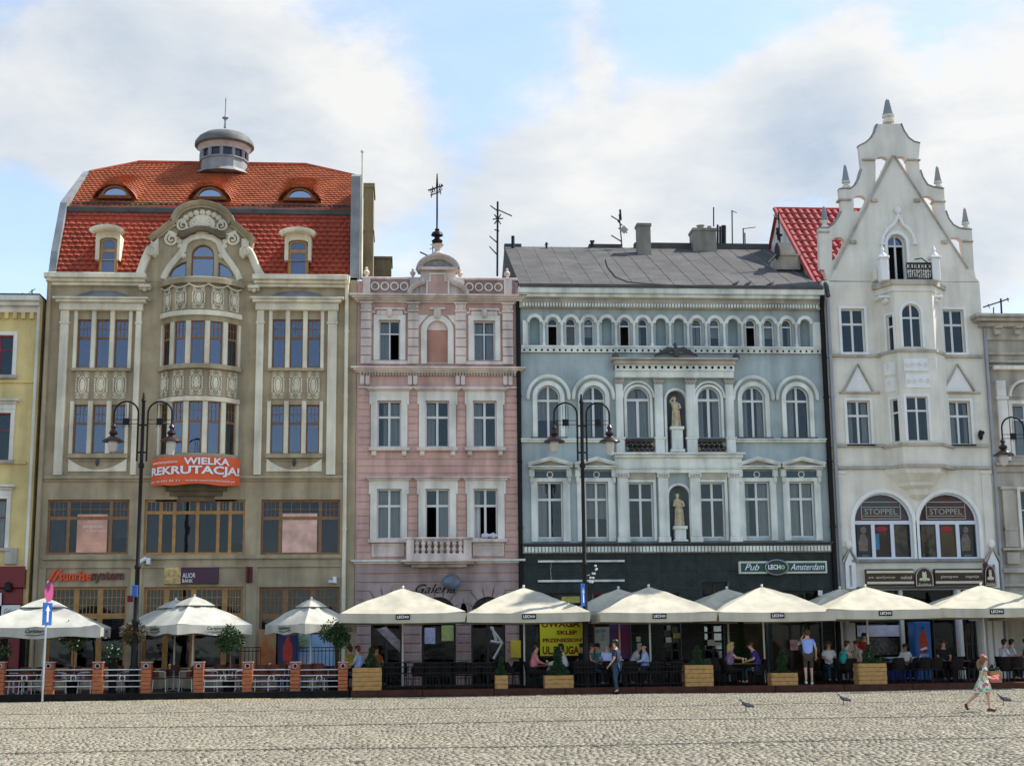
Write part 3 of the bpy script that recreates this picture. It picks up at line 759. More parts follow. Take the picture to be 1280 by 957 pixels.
    # ---- walls
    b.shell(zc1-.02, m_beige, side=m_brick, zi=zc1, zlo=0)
    # side strip by the party line
    # ---- mansard
    yb0, yb1 = .12, 1.45
    ze = zc1; zk = Zp(250, 264, yb1)
    xl = XL+.28; xr = X(437, 300, .8)
    # slate parapets at both ends
    zr_top = Zp(250, 206, 6.0); ytop = 6.0
    zp_peak = Zp(101, 214, 5.0)
    pl = [(0, ze-.1), (.0, ze+.05), (.25, ze+1.0), (yb1-.15, zk+.25), (5.0, zp_peak), (5.4, zp_peak+.02), (7.5, zp_peak-1.2), (9, ze-.1)]
    def parapet(x0, x1, pts, m, name, add=.0):
        mb = MB(); n = len(pts)
        vs = [(x0, y, z+add) for y, z in pts]+[(x1, y, z+add) for y, z in pts]
        fs = [tuple(range(n)), tuple(range(n, 2*n))[::-1]]+[(i, (i+1) % n, n+(i+1) % n, n+i) for i in range(n)]
        mb.add(vs, fs); return b.part(mb, name, m)
    parapet(XL+.02, xl, pl, m_lead, 'parapet_coping')
    xr0 = X(438.5, 300, .5)
    pr_ = [(0, ze-.1), (.0, ze+.2), (.25, Zp(440, 220, .25)), (.9, Zp(440, 218, .9)), (6.5, Zp(440, 218, .9)), (8, ze+2)]
    parapet(xr0, xr0+.36, pr_, m_lead, 'parapet_coping')
    # lower slope
    b.part(MB().add([(xl, yb0, ze), (xr0, yb0, ze), (xr0, yb1, zk), (xl, yb1, zk)], [(0, 1, 2, 3)]), 'roof', m_tile)
    W2 = [(X(135, 320, .3), Zp(135, 346, .3)), (X(373.5, 320, .3), Zp(373, 346, .3))]
    def hole_low(x, t):
        if abs(x-cxg) < 2.1-1.2*t and t < .95: return True
        for (wx, wz) in W2:
            if abs(x-wx) < .42 and t < .62: return True
        return False
    rows = 14
    b.part(tile_rows(lambda t: xl, lambda t: xr0, (yb0, ze+.02), (yb1, zk-.1), rows, .26, hole=hole_low, amp=.03, th=.075), 'mansard_tiles', m_tile, False, None, 'stuff')
    # lead band between the slopes
    b.part(MB().bbox(xl, xr0, yb1-.12, yb1+.3, zk-.12, zk+.12, .03), 'lead_band', m_leaddark)
    # upper slope
    dzdy = (zr_top-zk)/(ytop-yb1)
    tp = lambda px, py: (X(px, py, ytop))
    rxl, rxr = X(173, 206, ytop), X(383, 207, ytop)
    th_ = (Zp(101, 217, 5.0)-zk)/(zr_top-zk); th_ = min(max(th_, .75), .93)
    def x0f(t): return xl if t < th_ else xl+(rxl-xl)*(t-th_)/(1-th_)
    def x1f(t): return xr0 if t < th_ else xr0+(rxr-xr0)*(t-th_)/(1-th_)
    eyes = [X(147, 247, 2.6), X(264.5, 247, 2.6), X(376, 247, 2.6)]
    t_e = (Zp(264, 249, 2.4)-zk)/(zr_top-zk)
    t_e = .2
    def lift(x, t):
        s = 0
        for ex in eyes:
            u = abs(x-ex)/1.02
            if u < 1 and t > t_e:
                v = (t-t_e)/.5
                if v < 1: s = max(s, .78*(.5+.5*math.cos(PI*u))*(1-v)**1.2)
        return s
    yk, ys = yb1+.1, ytop
    b.part(MB().add([(xl, yk, zk), (xr0, yk, zk), (xr0, yk+(ys-yk)*th_, zk+(zr_top-zk)*th_), (rxr, ys, zr_top), (rxl, ys, zr_top), (xl, yk+(ys-yk)*th_, zk+(zr_top-zk)*th_)], [tuple(range(6))]), 'roof', m_brick)
    def clear(x, t):
        return any(abs(x-ex) < .5 and t_e-.045 < t < t_e+.0 for ex in eyes)
    b.part(tile_rows(x0f, x1f, (yk, zk+.06), (ys, zr_top+.02), 24, .2, amp=.016, lift=lift, th=.07, hole=None), 'roof_tiles', m_tile2, False, None, 'stuff')
    b.part(MB().tube([(rxl, ys, zr_top+.06), (rxr, ys, zr_top+.06)], .1, 8).tube([(rxl, ys, zr_top+.06), (xl, yk+(ys-yk)*th_, zk+(zr_top-zk)*th_+.05)], .09, 8).tube([(rxr, ys, zr_top+.06), (xr0, yk+(ys-yk)*th_, zk+(zr_top-zk)*th_+.05)], .09, 8), 'ridge_tiles', m_tile, True)
    b.part(MB().add([(xl, ys+3, zk), (xr0, ys+3, zk), (rxr, ys, zr_top), (rxl, ys, zr_top)], [(0, 1, 2, 3)]), 'roof', m_tile)
    # gutter guard rail just above the break
    mb = MB().tube([(xl+.1, yk+.25, zk+.42), (xr0-.1, yk+.25, zk+.42)], .025, 5).tube([(xl+.1, yk+.25, zk+.34), (xr0-.1, yk+.25, zk+.34)], .02, 5)
    for i in range(24): xx = xl+.3+(xr0-xl-.6)*i/23; mb.tube([(xx, yk+.25, zk+.2), (xx, yk+.25, zk+.46)], .015, 4)
    b.part(mb, 'snow_guard', m_leaddark)
    # eyebrow dormer windows
    ye = yk+(ys-yk)*t_e; zeb = zk+(zr_top-zk)*t_e
    for ex in eyes:
        mb = MB(); outer = [(ex+.66*math.cos(PI*i/14), zeb-.02+.46*math.sin(PI*i/14)**1.4) for i in range(15)]
        hole = [(ex+.44*math.cos(PI*i/12), zeb+.1+.32*math.sin(PI*i/12)) for i in range(13)]
        mb.plate(outer, [hole], ye-.42, ye-.1); dm = b.part(mb, 'eyebrow_dormer', mat('reddish_brown_tile', (.22, .075, .04), var=.25, scale=12))  # dormer fronts: brownish-red is the tile's own colour
        ring = [(ex+.52*math.cos(PI*i/12), zeb+.06+.4*math.sin(PI*i/12)) for i in range(13)]
        MB().plate(ring, [hole], ye-.46, ye-.42).build('window_frame', m_brownwood, dm); MB().plate(hole, (), ye-.36, ye-.35).build('pane', glassmat('attic_glass', (.6, .7, .85), .5, (.05, .06, .07)), dm)
        mb = MB(); n = 16; vs = []     # tile hood rolling over the dormer
        for i in range(n+1):
            a = PI*i/n; xx = ex+.86*math.cos(a); zz = zeb-.04+.58*math.sin(a)**1.4
            vs += [(xx, ye-.5, zz), (xx, ye-.2, zz+.05), (xx*.6+ex*.4, ye+1.5, zeb+1.45*dzdy+.1*math.sin(a))]
        mb.add(vs, [(3*i+j, 3*i+j+1, 3*i+j+4, 3*i+j+3) for i in range(n) for j in (0, 1)]); MB.build(mb, 'dormer_hood', m_tile2, dm, True)
    m_dgl = mat('sky_painted_pane', (.05, .09, .2), rough=.08, bump=0, spec=1.)  # mirrored sky is painted in as a blue base colour
    # small dormers on the lower slope
    for (wx, wz), (px0, px1, t0, tb) in zip(W2, ((116, 154.5, 286, 342), (352, 393, 289, 343))):
        yf = .12; a = R(px0+4, t0+3, px1-4, tb-16, yf); zbot = ze+.03
        ga = R(px0+9.5, t0+12, px1-9, tb, yf); op = archp(ga[0], ga[1], zbot, ga[3], .12)
        mb = MB().plate(archp(a[0], a[1], Zp(wx and px0, tb-17, yf), a[3], .16), [archp(ga[0]-.03, ga[1]+.03, Zp(px0, tb-17, yf)+.001, ga[3]+.02, .12)], yf-.1, yf+.9, back=False)
        mb.mould(arcpts((a[0]+a[1])/2, a[3]-.17, (a[1]-a[0])/2+.14, .22, 172, 8, 10), [(0, -.07), (.3, -.07), (.36, .0), (.36, .09), (0, .09)])
        dm = b.part(mb, 'dormer', m_cream)
        w = MB().plate(op, [archp(ga[0]+.07, ga[1]-.07, Zp(px0, tb-31, yf)+.0, ga[3]-.07, .1), rect(ga[0]+.07, ga[1]-.07, zbot+.05, Zp(px0, tb-27, yf))], yf, yf+.08).box(ga[0]-.05, ga[0]+.0, yf+.02, yf+.9, zbot, ga[3]-.2).box(ga[1], ga[1]+.05, yf+.02, yf+.9, zbot, ga[3]-.2).build('window_frame', m_oakwood, dm)
        MB().plate(archp(ga[0]+.07, ga[1]-.07, Zp(px0, tb-31, yf), ga[3]-.07, .1), (), yf+.03, yf+.035).build('pane', m_dgl, dm)
        MB().plate(rect(ga[0]+.07, ga[1]-.07, zbot+.05, Zp(px0, tb-27, yf)), (), yf+.03, yf+.035).build('pane', m_dgl, dm); MB().box(ga[0], ga[1], yf+.2, yf+.22, zbot, ga[3]).build('dormer_shade_backing', m_dark, dm)  # last box: near-black sheet, darkness behind the panes put into its colour
    # ---- lantern
    lx, ly = X(280.5, 190, 5.6), 5.6; zz = lambda py: Zp(280.5, py, 5.6); zc = lambda py, r=1.: Zp(280.5, py, 5.6-r)
    mb = MB().lathe([(1.25, zz(222)), (1.0, zz(216)), (.98, zc(195)), (1.04, zc(194)), (1.04, zc(192.5))], lx, ly, 12); ln = b.part(mb, 'lantern', m_lead)
    mb = MB()
    for k in range(12):
        a = 2*PI*(k)/12; cx_, cy2 = lx+.97*math.cos(a), ly+.97*math.sin(a); mb.tube([(cx_, cy2, zc(192.5)), (cx_, cy2, zc(182))], .08, 5)
    mb.build('lantern_post', m_lead, ln)
    for k in range(12):
        a0, a1 = 2*PI*k/12, 2*PI*(k+1)/12
        MB().add([(lx+.93*math.cos(a0), ly+.93*math.sin(a0), zc(192.5)), (lx+.93*math.cos(a1), ly+.93*math.sin(a1), zc(192.5)), (lx+.93*math.cos(a1), ly+.93*math.sin(a1), zc(182)), (lx+.93*math.cos(a0), ly+.93*math.sin(a0), zc(182))], [(0, 1, 2, 3)]).build('lantern_pane', mat('dark_blue_glass', (.02, .03, .06), rough=.1, bump=0), ln)
    MB().lathe([(1.02, zc(182.5)), (1.02, zc(180)), (1.16, zc(174, 1.15))], lx, ly, 24).build('lantern_drum', mat('pale_zinc', (.42, .40, .37), rough=.5, stain=.2), ln, True)
    MB().lathe([(1.18, zc(174, 1.2)), (1.26, zc(171.5, 1.25)), (1.24, zc(167, 1.24)), (1.12, zc(163.5, 1.12)), (.9, zc(161.3, .9)), (.5, zc(160.6, .72)), (.08, zc(160.3, .68))], lx, ly, 24).build('lantern_cap', m_leaddark if 0 else mat('weathered_zinc', (.13, .135, .13), rough=.7, stain=.25), ln, True)
    MB().lathe([(.06, zz(160)), (.035, zz(152)), (.05, zz(150)), (.15, zz(147.5)), (.05, zz(145.5)), (.03, zz(144)), (.02, zz(127)), (.035, zz(126)), (.01, zz(122))], lx, ly, 8).build('finial', m_pipe, ln, True)
    # ---- chimney, lightning rod
    c = R(454, 231, 466.5, 345, 1.6); b.part(MB().box(c[0], c[1], 1.6, 3.2, c[2]-1, c[3]).box(c[0]-.05, c[1]+.05, 1.55, 3.25, c[3]-.12, c[3]+.06).box(c[0]-.02, c[1]+.04, 1.58, 3.2, Zp(460, 289, 1.6), Zp(460, 287, 1.6)), 'chimney', mat('ochre_render', (.28, .21, .11), stain=.3))
    c = R(467, 323, 489, 350, 3.5); b.part(MB().box(c[0], c[1], 3.5, 5, c[2]-3, c[3]).box(c[0]-.05, c[1]+.05, 3.45, 5.05, c[3]-.02, c[3]+.08), 'chimney', m_brick)
    xx = X(452.3, 260, .3); b.part(MB().tube([(xx, .25, Zp(452, 348, .3)), (xx, .25, Zp(452, 218, .3))], .05, 6).tube([(xx, .25, Zp(452, 218, .3)), (xx, .25, Zp(452, 192, .3))], .03, 5).ball((xx, .25, Zp(452, 190, .3)), .07), 'lightning_rod', m_cream)
    # ---- pipes
    for (px0, m_) in ((57.3, m_beige), (432.6, m_cream)):
        x_ = X(px0, 480); downpipe(b, [(x_, -.22, zc0+.1), (x_, -.14, zc0-.5), (x_, -.12, .1)], .075, m_)
        b.part(MB().lathe([(.1, 0), (.13, .3), (.15, .32)], x_, -.3, 8, zc0+.05), 'rainwater_head', m_cream)
    # ---- banner on the oriel
    bz1, bz0 = Zp(245, 570, -1.05), Zp(245, 605, -1.05)
    mb = MB(); n = 24; vs = []; hw_ = arcw*.985
    for i in range(n+1):
        xx = ox-hw_+2*hw_*i/n; s_ = .02*math.sin(i*1.1); vs += [bend(xx, -.26+s_, bz0+.03*math.sin(i*.6)), bend(xx, -.24+s_, bz1)]
    mb.add(vs, [(2*i, 2*i+2, 2*i+3, 2*i+1) for i in range(n)])
    bn = mb.build('banner', mat('orange_banner_cloth', (.78, .12, .03), var=.08, rough=.55, bump=0)); tag(bn, 'orange banner with large white lettering wrapped round the foot of the oriel', 'banner')
    m_let = mat('white_lettering', (.85, .85, .85), rough=.5, bump=0, var=.02)
    H = bz1-bz0
    for (t_, u0, u1, v0, v1, sh) in (('sunrisesystem', .05, .36, .74, .86, .2), ('WIELKA', .42, .84, .70, .95, .0), ('REKRUTACJA!', .04, .96, .28, .66, 0), ('tel. 56 622 33 11   www.sunrisesystem.pl', .04, .9, .09, .17, 0)):
        m_ = text_mb(t_, ox-hw_+2*hw_*u0, ox-hw_+2*hw_*u1, bz0+H*v0, bz0+H*v1, -.30, .01, sh, bold=.03 if v1-v0 > .2 else 0)
        m_.warp(bend).build('lettering', m_let, bn)
    # ---- shop signs
    sr_ = Zp(108, 727), Zp(108, 712)
    m_so = mat('orange_red_letters', (.75, .08, .02), rough=.4, bump=0); m_sd = mat('dark_maroon_letters', (.14, .03, .025), rough=.4, bump=0)
    s1 = empty('shop_sign', (X(108, 720), -.1, sr_[0]), 'raised orange and maroon lettering with a double slash emblem above the left shop window', 'sign')
    text_mb('sunrise', X(74, 720), X(114.5, 720), sr_[0]+.04, sr_[1]-.03, -.01, .09, 0, bold=.03).build('lettering', m_so, s1)
    text_mb('system', X(115, 720), X(155, 720), sr_[0]-.04, sr_[1]-.07, -.01, .09, 0, bold=.01).build('lettering', m_sd, s1)
    for k in (0, 6):
        a = lambda px, py: P(px+k, py)
        MB().plate([a(59, 727), a(61, 724), a(64, 719), a(66, 714), (a(74, 711.5)), a(70, 715), a(66, 721), a(63, 726)], (), -.1, -.01).build('emblem', m_so, s1)
    zA, zB = Zp(240, 729.5), Zp(240, 709)
    s2 = MB().bbox(X(227, 719), X(273.5, 719), -.16, -.0, zA, zB, .01).build('bank_sign', mat('aubergine_panel', (.055, .008, .035), rough=.3, bump=0)); tag(s2, 'dark aubergine bank sign with gold picture over the middle shop window', 'sign')
    MB().bbox(X(206, 719), X(227, 719)-.003, -.165, 0, zA, zB, .01).build('picture', mat('gold_print', (.75, .60, .22), col2=(.30, .12, .05), scale=7, rough=.3, bump=0), s2)
    text_mb('ALIOR', X(229, 719), X(245, 719), Zp(240, 722), Zp(240, 716), -.16, .01).build('lettering', m_let, s2)
    text_mb('BANK', X(229, 719), X(242, 719), Zp(240, 728), Zp(240, 723.5), -.16, .01).build('lettering', m_let, s2)
    s3 = MB().bbox(X(308, 718, -.5), X(309.5, 718, -.5), -.7, -.1, Zp(311, 728, -.4), Zp(311, 708, -.4)).bbox(X(308.5, 718), X(316, 718), -.12, -.05, Zp(311, 728), Zp(311, 708)).build('bracket_sign', mat('maroon_panel', (.11, .012, .018), rough=.4, bump=0)); tag(s3, 'small maroon bracket sign on the pier beside the bank window', 'sign')
    cm = empty('security_camera', (X(183, 701), -.2, Zp(183, 705)), 'white security cameras on a bracket above the middle shop window', 'camera')
    MB().bbox(X(185.5, 701), X(190, 701), -.5, -.2, Zp(183, 706), Zp(183, 698), .02).build('housing', m_wpanel, cm); MB().tube([(X(175, 700), -.45, Zp(183, 704)), (X(184, 700), -.3, Zp(183, 698))], .07, 8).build('housing', m_wpanel, cm); MB().tube([(X(182, 701), -.3, Zp(183, 702)), (X(184, 701), 0, Zp(183, 706))], .03, 6).build('bracket', m_pipe, cm)
    cm = MB().bbox(X(416.5, 729), X(421, 729), -.4, -.0, Zp(418, 729), Zp(418, 721), .02).tube([(X(411, 729), -.2, Zp(418, 727)), (X(417, 729), -.2, Zp(418, 727))], .06, 6).build('floodlight', m_wpanel); tag(cm, 'small white floodlight on the wall above the right shop window', 'light')
    return b
beige()
# ================================================================== the narrow pink house
def urn(mb, x, y, z, s=1.):
    mb.lathe([(.16*s, 0), (.16*s, .06*s), (.08*s, .1*s), (.07*s, .2*s), (.17*s, .34*s), (.2*s, .46*s), (.14*s, .56*s), (.07*s, .62*s), (.1*s, .7*s), (.04*s, .78*s)], x, y, 10, z); return mb
def courses(b, x0, x1, z0, z1, pitch, excl, m, gap=.035, out=.03, name='rusticated_courses'):
    n = max(1, round((z1-z0)/pitch)); p = (z1-z0)/n; mb = MB()
    for i in range(n):
        a, c = z0+p*i+gap/2, z0+p*(i+1)-gap/2; segs = [(x0, x1)]
        for (ex0, ex1, ez0, ez1) in excl:
            if ez0 < c-.02 and ez1 > a+.02:
                ns = []
                for s0, s1 in segs:
                    if ex1 <= s0 or ex0 >= s1: ns.append((s0, s1)); continue
                    if ex0 > s0: ns.append((s0, ex0))
                    if ex1 < s1: ns.append((ex1, s1))
                segs = ns
        for s0, s1 in segs:
            if s1-s0 > .05: mb.bbox(s0, s1, -out, 0, a, c, .012)
    return b.part(mb, name, m, kind='stuff')
def pink():
    XL, XR = X(444.7, 600), X(649.9, 600)
    b = Bld('narrow_house', XL, XR, 'narrow pink house with white window frames and a small curved pediment', 'house', 10)
    root = b.root; xm = 546
    z = lambda py: Zp(xm, py)
    # --- top floor
    ex = []
    zb0 = z(456)
    for (px0, px1, s0, s1, cur, op) in ((473.7, 500.3, 466.5, 507, [(.05, .55, 0)], ((1, 0),)), (592, 618.8, 585.5, 626, [(.05, .45, 0), (.6, .95, 0)], ())):
        x0, x1 = X(px0, 425), X(px1, 425); o = rect(x0, x1, z(450.5), z(400.5))
        b.win(o, [(x0+x1)/2], [z(417)], glass=g_clear, curtain=cur, openpane=op)
        b.part(frame_around(x0, x1, z(450.5), z(400.5), .2, -.07), 'window_surround', m_offwhite)
        mb = MB().bbox(x0-.3, x1+.3, -.12, 0, zb0, z(451.5), .02).bbox(x0-.1, x1+.1, -.09, 0, z(394.5), z(389), .01)
        xc = (x0+x1)/2; mb.mould([(x0-.32, z(394)), (x0-.32, z(391)), (x0-.16, z(391)), (x0-.16, z(386.5)), (x1+.16, z(386.5)), (x1+.16, z(391)), (x1+.32, z(391)), (x1+.32, z(394))][::1], [(0, -.05), (.08, -.05), (.08, .05), (0, .05)])
        mb.ball((xc, -.14, z(392)), .12, .1, .2).bbox(xc-.22, xc+.22, -.16, 0, z(388), z(386))
        b.part(mb, 'keystone', m_pinktrim)
    # blind niche
    x0, x1 = X(533.5, 425), X(559.7, 425); o = archp(x0, x1, z(452.5), z(401)); b.holes.append(o)
    b.part(MB().plate(o, (), .1, .2), 'blind_window', mat('salmon_render', (.50, .26, .19), stain=.2)); 
    lun = clip(o, 0, -1, -z(412)); b.part(MB().plate(lun, (), .07, .1), 'lunette', m_pinktrim)
    b.part(frame_around(x0, x1, z(455), z(401), .22, -.08, 0, True), 'niche_surround', m_offwhite)
    b.part(MB().plate([(x0-.42, z(412)), (x0-.42, z(394)), (x0+.05, z(394))][::1], (), -.05, 0).plate([(x1+.42, z(412)), (x1+.42, z(394)), (x1-.05, z(394))], (), -.05, 0), 'spandrel', m_offwhite)
    b.part(MB().ball(((x0+x1)/2, -.14, z(392)), .15, .1, .25).bbox((x0+x1)/2-.3, (x0+x1)/2+.3, -.15, 0, z(387.5), z(385)), 'keystone', m_pinktrim)
    mb = MB()
    for (p0, p1) in ((451, 464.3), (509.8, 523.2), (569, 582.2), (628, 641)):
        a, c = X(p0, 420), X(p1, 420)
        n = 6; h = (z(391)-zb0)/n
        for i in range(n): mb.bbox(a, c, -.16, 0, zb0+h*i+.012, zb0+h*(i+1)-.012, .015)
        mb.bbox(a-.02, c+.02, -.2, 0, z(391), z(388.5)).bbox(a, c, -.16, 0, z(388.5), z(381)).bbox(a-.05, c+.05, -.22, 0, z(381), z(378.5))
        for k in (0, 1): mb.ball((a+.06 if k == 0 else c-.06, -.18, z(385)), .06, .05, .08)
    b.part(mb, 'pilaster', m_pinktrim)
    b.part(cornice_mb(XL+.05, XR-.02, z(379), z(370), .42, 4), 'cornice', m_pinktrim)
    # parapet with rings
    mb = MB(); x_a, x_b = XL+.25, XR-.1
    mb.box(x_a, x_b, -.02, .25, z(371), z(349)); b.part(mb, 'parapet', mat('brownish_pink_plaster', (.40, .26, .23), stain=.3))
    mb = MB().bbox(x_a-.08, x_b+.08, -.08, .3, z(350), z(347), .02).bbox(x_a-.05, x_b+.05, -.06, .0, z(370.5), z(367.5), .02)
    for (p0, p1) in ((453.5, 463), (512.4, 524), (568, 580.5), (629.7, 640)): mb.bbox(X(p0, 360), X(p1, 360), -.1, .25, z(370), z(349.5), .02)
    b.part(mb, 'parapet_coping', m_pinktrim)
    mb = MB()
    for px in (469, 481, 493, 505.2, 586.7, 598.6, 610.7, 622.8): mb.ring(X(px, 358.7), z(358.7), -.06, .145, .03, n=18)
    b.part(mb, 'parapet_ring', m_offwhite, True)
    mb = MB()
    for px, py in ((458, 349), (634, 349)): urn(mb, X(px, 340), .1, z(py), .62)
    for px in (516, 575.5): urn(mb, X(px, 345), .05, z(349), .55)
    b.part(mb, 'urn', m_pinktrim, True)
    # pediment
    q = lambda l: [P(*p) for p in l]
    xc = X(547.5, 350); c0 = z(349)
    body = [(X(524, 345), z(370)), (X(571, 345), z(370)), (X(569, 345), z(338)), (X(526, 345), z(338))]
    b.part(MB().plate(body, (), -.12, .5), 'pediment_wall', m_pinktrim)
    cross = q([(533.5, 369), (533.5, 353), (537.5, 353), (537.5, 344), (556, 344), (556, 353), (560.5, 353), (560.5, 369)])[::-1]
    b.part(MB().plate(cross, (), -.2, -.12), 'pediment_panel', m_pink)
    b.part(MB().mould(cross[::-1], [(.12, -.03), (.24, -.03), (.24, .03), (.12, .03)]), 'panel_moulding', m_offwhite)
    prf = [(0, -.12), (.2, -.12), (.28, -.04), (.34, .02), (.34, .08), (0, .1)]
    seg = arcpts(X(547.3, 337), z(339), X(572, 337)-X(547.3, 337), z(322)-z(339), 180, 0, 16)
    tym = seg+[(seg[-1][0], z(339)-.001), (seg[0][0], z(339)-.001)]
    b.part(MB().plate(tym[::-1], (), -.12, .5), 'tympanum', mat('dark_grille_stone', (.26, .24, .21), var=.3, scale=12)); b.part(MB().mould(seg, prf).bbox(X(521, 338), X(574, 338), -.34, .2, z(339.5), z(336)), 'segmental_pediment', m_pinktrim)
    for s_ in (-1, 1):
        sg = arcpts(X(547.3, 370), z(371), 1.12, .62, 175, 118, 8) if s_ < 0 else arcpts(X(547.3, 370), z(371), 1.12, .62, 62, 5, 8)
        b.part(MB().mould(sg, [(.1, -.1), (.3, -.1), (.36, .0), (.36, .08), (.1, .08)]), 'pediment_scroll', m_pinktrim)
    b.part(MB().lathe([(.3, z(321)), (.28, z(317)), (.14, z(314)), (.12, z(311)), (.2, z(306)), (.24, z(305))], xc, .1, 12), 'finial_base', m_pinktrim, True)
    b.part(MB().lathe([(.1, z(305)), (.18, z(303)), (.22, z(300)), (.1, z(297)), (.1, z(295.5)), (.24, z(293.5)), (.2, z(290)), (.07, z(288)), (.1, z(286)), (.04, z(284)), (.03, z(234)), (.05, z(233)), (.02, z(216))], xc-.03, .1, 10), 'finial', m_iron, True)
    mb = MB(); wv = lambda px, py: (X(px, py, .1), .1, Zp(px, py, .1))
    mb.tube([wv(535, 238), wv(554, 232)], .03, 5).tube([wv(538, 244), wv(551, 239.5)], .025, 5).tube([wv(541, 233), wv(539, 247)], .02, 5).tube([wv(549, 230), wv(551, 243)], .02, 5)
    for k in range(5): mb.swirl(wv(539+k*3, 241)[0], wv(539+k*3, 240-k)[2], .1, .08, .015, 1, k*50, 1, 8, 4)
    mb.add([wv(554, 232), wv(551, 229), wv(551, 235)], [(0, 1, 2)]); b.part(mb, 'weathervane', m_iron)
    # small aerial behind pediment
    mb = MB(); a = lambda px, py: (X(px, py, 1.), 1., Zp(px, py, 1.)); mb.tube([a(525, 315), a(538, 321)], .03, 5).tube([a(541, 302), a(541, 345)], .02, 4).tube([a(538, 306), a(545, 304)], .015, 4).tube([a(537, 311), a(545, 309)], .015, 4); b.part(mb, 'antenna', m_iron)
    # flat roof
    b.part(MB().box(XL+.1, XR-.1, .25, 10, z(356), z(354)), 'roof', m_felt)
    # --- floor band with brackets
    b.part(cornice_mb(XL+.02, XR+.0, z(466), z(459.5), .3, 3), 'cornice', m_pinktrim)
    mb = MB(); dentils(mb, XL+.1, XR-.1, z(470), z(466.2), 0, .14, .11); b.part(mb, 'dentils', m_stone)
    mb = MB()
    for p in (452.8, 459.5, 512.5, 519, 572, 578.5, 631.5, 637.8): a = X(p, 475); mb.bbox(a-.08, a+.08, -.12, 0, z(481), z(470)).ball((a, -.1, z(480)), .07, .06, .06)
    b.part(mb, 'bracket', m_pinktrim)
    b.part(MB().bbox(XL+.05, XR-.03, -.09, 0, z(485.5), z(483), .02), 'string_course', m_pinktrim)
    # --- the two upper rows of windows
    def row(glx, y0, y1, yt, surr, s0, ch, curtains, opens, brackets):
        for k in range(3):
            g0, g1 = X(glx[k][0], (y0+y1)/2), X(glx[k][1], (y0+y1)/2); f0, f1 = X(surr[k][0], (y0+y1)/2), X(surr[k][1], (y0+y1)/2)
            o = rect(g0, g1, z(y1), z(y0)); b.win(o, [(g0+g1)/2], [z(yt)], curtain=curtains[k], openpane=opens[k], frame=.055, bar=.085)
            b.part(MB().plate(rect(f0, f1, z(y1)-.02, z(s0)), [rect(g0+.001, g1-.001, z(y1)-.019, z(y0))], -.08, 0).bbox(f0-.06, f0+.05, -.1, 0, z(s0+17), z(s0), .02).bbox(f1-.05, f1+.06, -.1, 0, z(s0+17), z(s0), .02), 'window_surround', m_offwhite)
            mb = MB().bbox(f0-.12, f1+.12, -.16, 0, z(s0), z(s0)+.07, .01).bbox(f0-.19, f1+.19, -.26, 0, z(s0)+.07, z(ch)+.0, .03); b.part(mb, 'window_hood', m_pinktrim)
            mb = MB().bbox(f0-.08, f1+.08, -.2, 0, z(y1)-.15, z(y1)-.02, .02)
            if brackets:
                for c_ in (f0+.12, f1-.12): mb.bbox(c_-.09, c_+.09, -.16, 0, z(y1)-.34, z(y1)-.15, .03)
            b.part(mb, 'window_sill', m_pinktrim); ex.append((f0-.02, f1+.02, z(y1)-.14, z(ch)))
    C2 = rc()
    row(((471.6, 501.5), (531.8, 561.6), (591, 620.8)), 500.8, 558.6, 521, ((463.6, 509.3), (523.6, 570), (583, 629)), 489, 486.5, ([(.5, .97, 0), (.25, .42, 0)], C2, C2), (((),), ((),), ((),)), True)
    row(((471, 502), (531.8, 562), (591.8, 622)), 610.8, 673, 631.7, ((462.8, 509), (523, 570.3), (583.7, 630.6)), 600.5, 596, ([(.05, .47, 0), (.55, .95, 0)], [(.55, .95, 0)], [(.04, .3, 0)]), (((),), ((0, 0),), ((0, 0), (1, 0))), False)
    # coat lying on a sill
    a = R(603, 665, 621, 672.5); mb = MB()
    for k in range(6): mb.ball((a[0]+(a[1]-a[0])*(k+.5)/6, .0, a[2]+.1), .09, .14, .09+.03*math.sin(k*2))
    tag(mb.build('bedding', mat('pale_lilac_cloth', (.62, .6, .72), bump=0, rough=.9), None, True), 'pale bedding airing on the sill of the open right window', 'bedding')
    # panels and balcony
    zA, zB = z(695), z(678.5)
    for (p0, p1) in ((464.5, 505), (591, 630)):
        a, c = X(p0, 686), X(p1, 686); b.part(MB().plate(rect(a, c, zA, zB), [rect(a+.09, c-.09, zA+.09, zB-.09)], -.06, 0).plate(rect(a+.09, c-.09, zA+.09, zB-.09), (), -.025, 0), 'apron_panel', m_pinktrim); ex.append((a-.02, c+.02, zA, zB+.2))
    by = -.75; zz = lambda py: Zp(548, py, by)
    fl0, fl1 = zz(706.5), zz(699)
    xa, xb = X(500.8, 702, by), X(597, 702, by)
    mb = MB().bbox(xa, xb, by-.08, 0, fl1-.08, fl1, .02).bbox(xa+.12, xb-.12, by+.04, 0, (fl0+fl1)/2-.04, fl1-.08, .03).bbox(xa+.4, xb-.4, by+.25, 0, fl0-.04, (fl0+fl1)/2-.04, .05); b.part(mb, 'balcony_slab', m_pinktrim)
    x0, x1 = X(508, 685, by), X(589.5, 685, by); p0, p1 = X(517.5, 685, by), X(579.5, 685, by)
    mb = MB().bbox(x0-.05, x1+.05, by-.04, by+.22, zz(673.5), zz(671), .02).bbox(x0, p0, by, by+.2, fl1, zz(673.5), .01).bbox(p1, x1, by, by+.2, fl1, zz(673.5), .01).bbox(p0, p1, by, by+.2, fl1, zz(691.5), .01)
    mb.box(x0, x0+.15, by+.2, 0, fl1, zz(672)).box(x1-.15, x1, by+.2, 0, fl1, zz(672)); bal = b.part(mb, 'balcony', m_pinktrim)
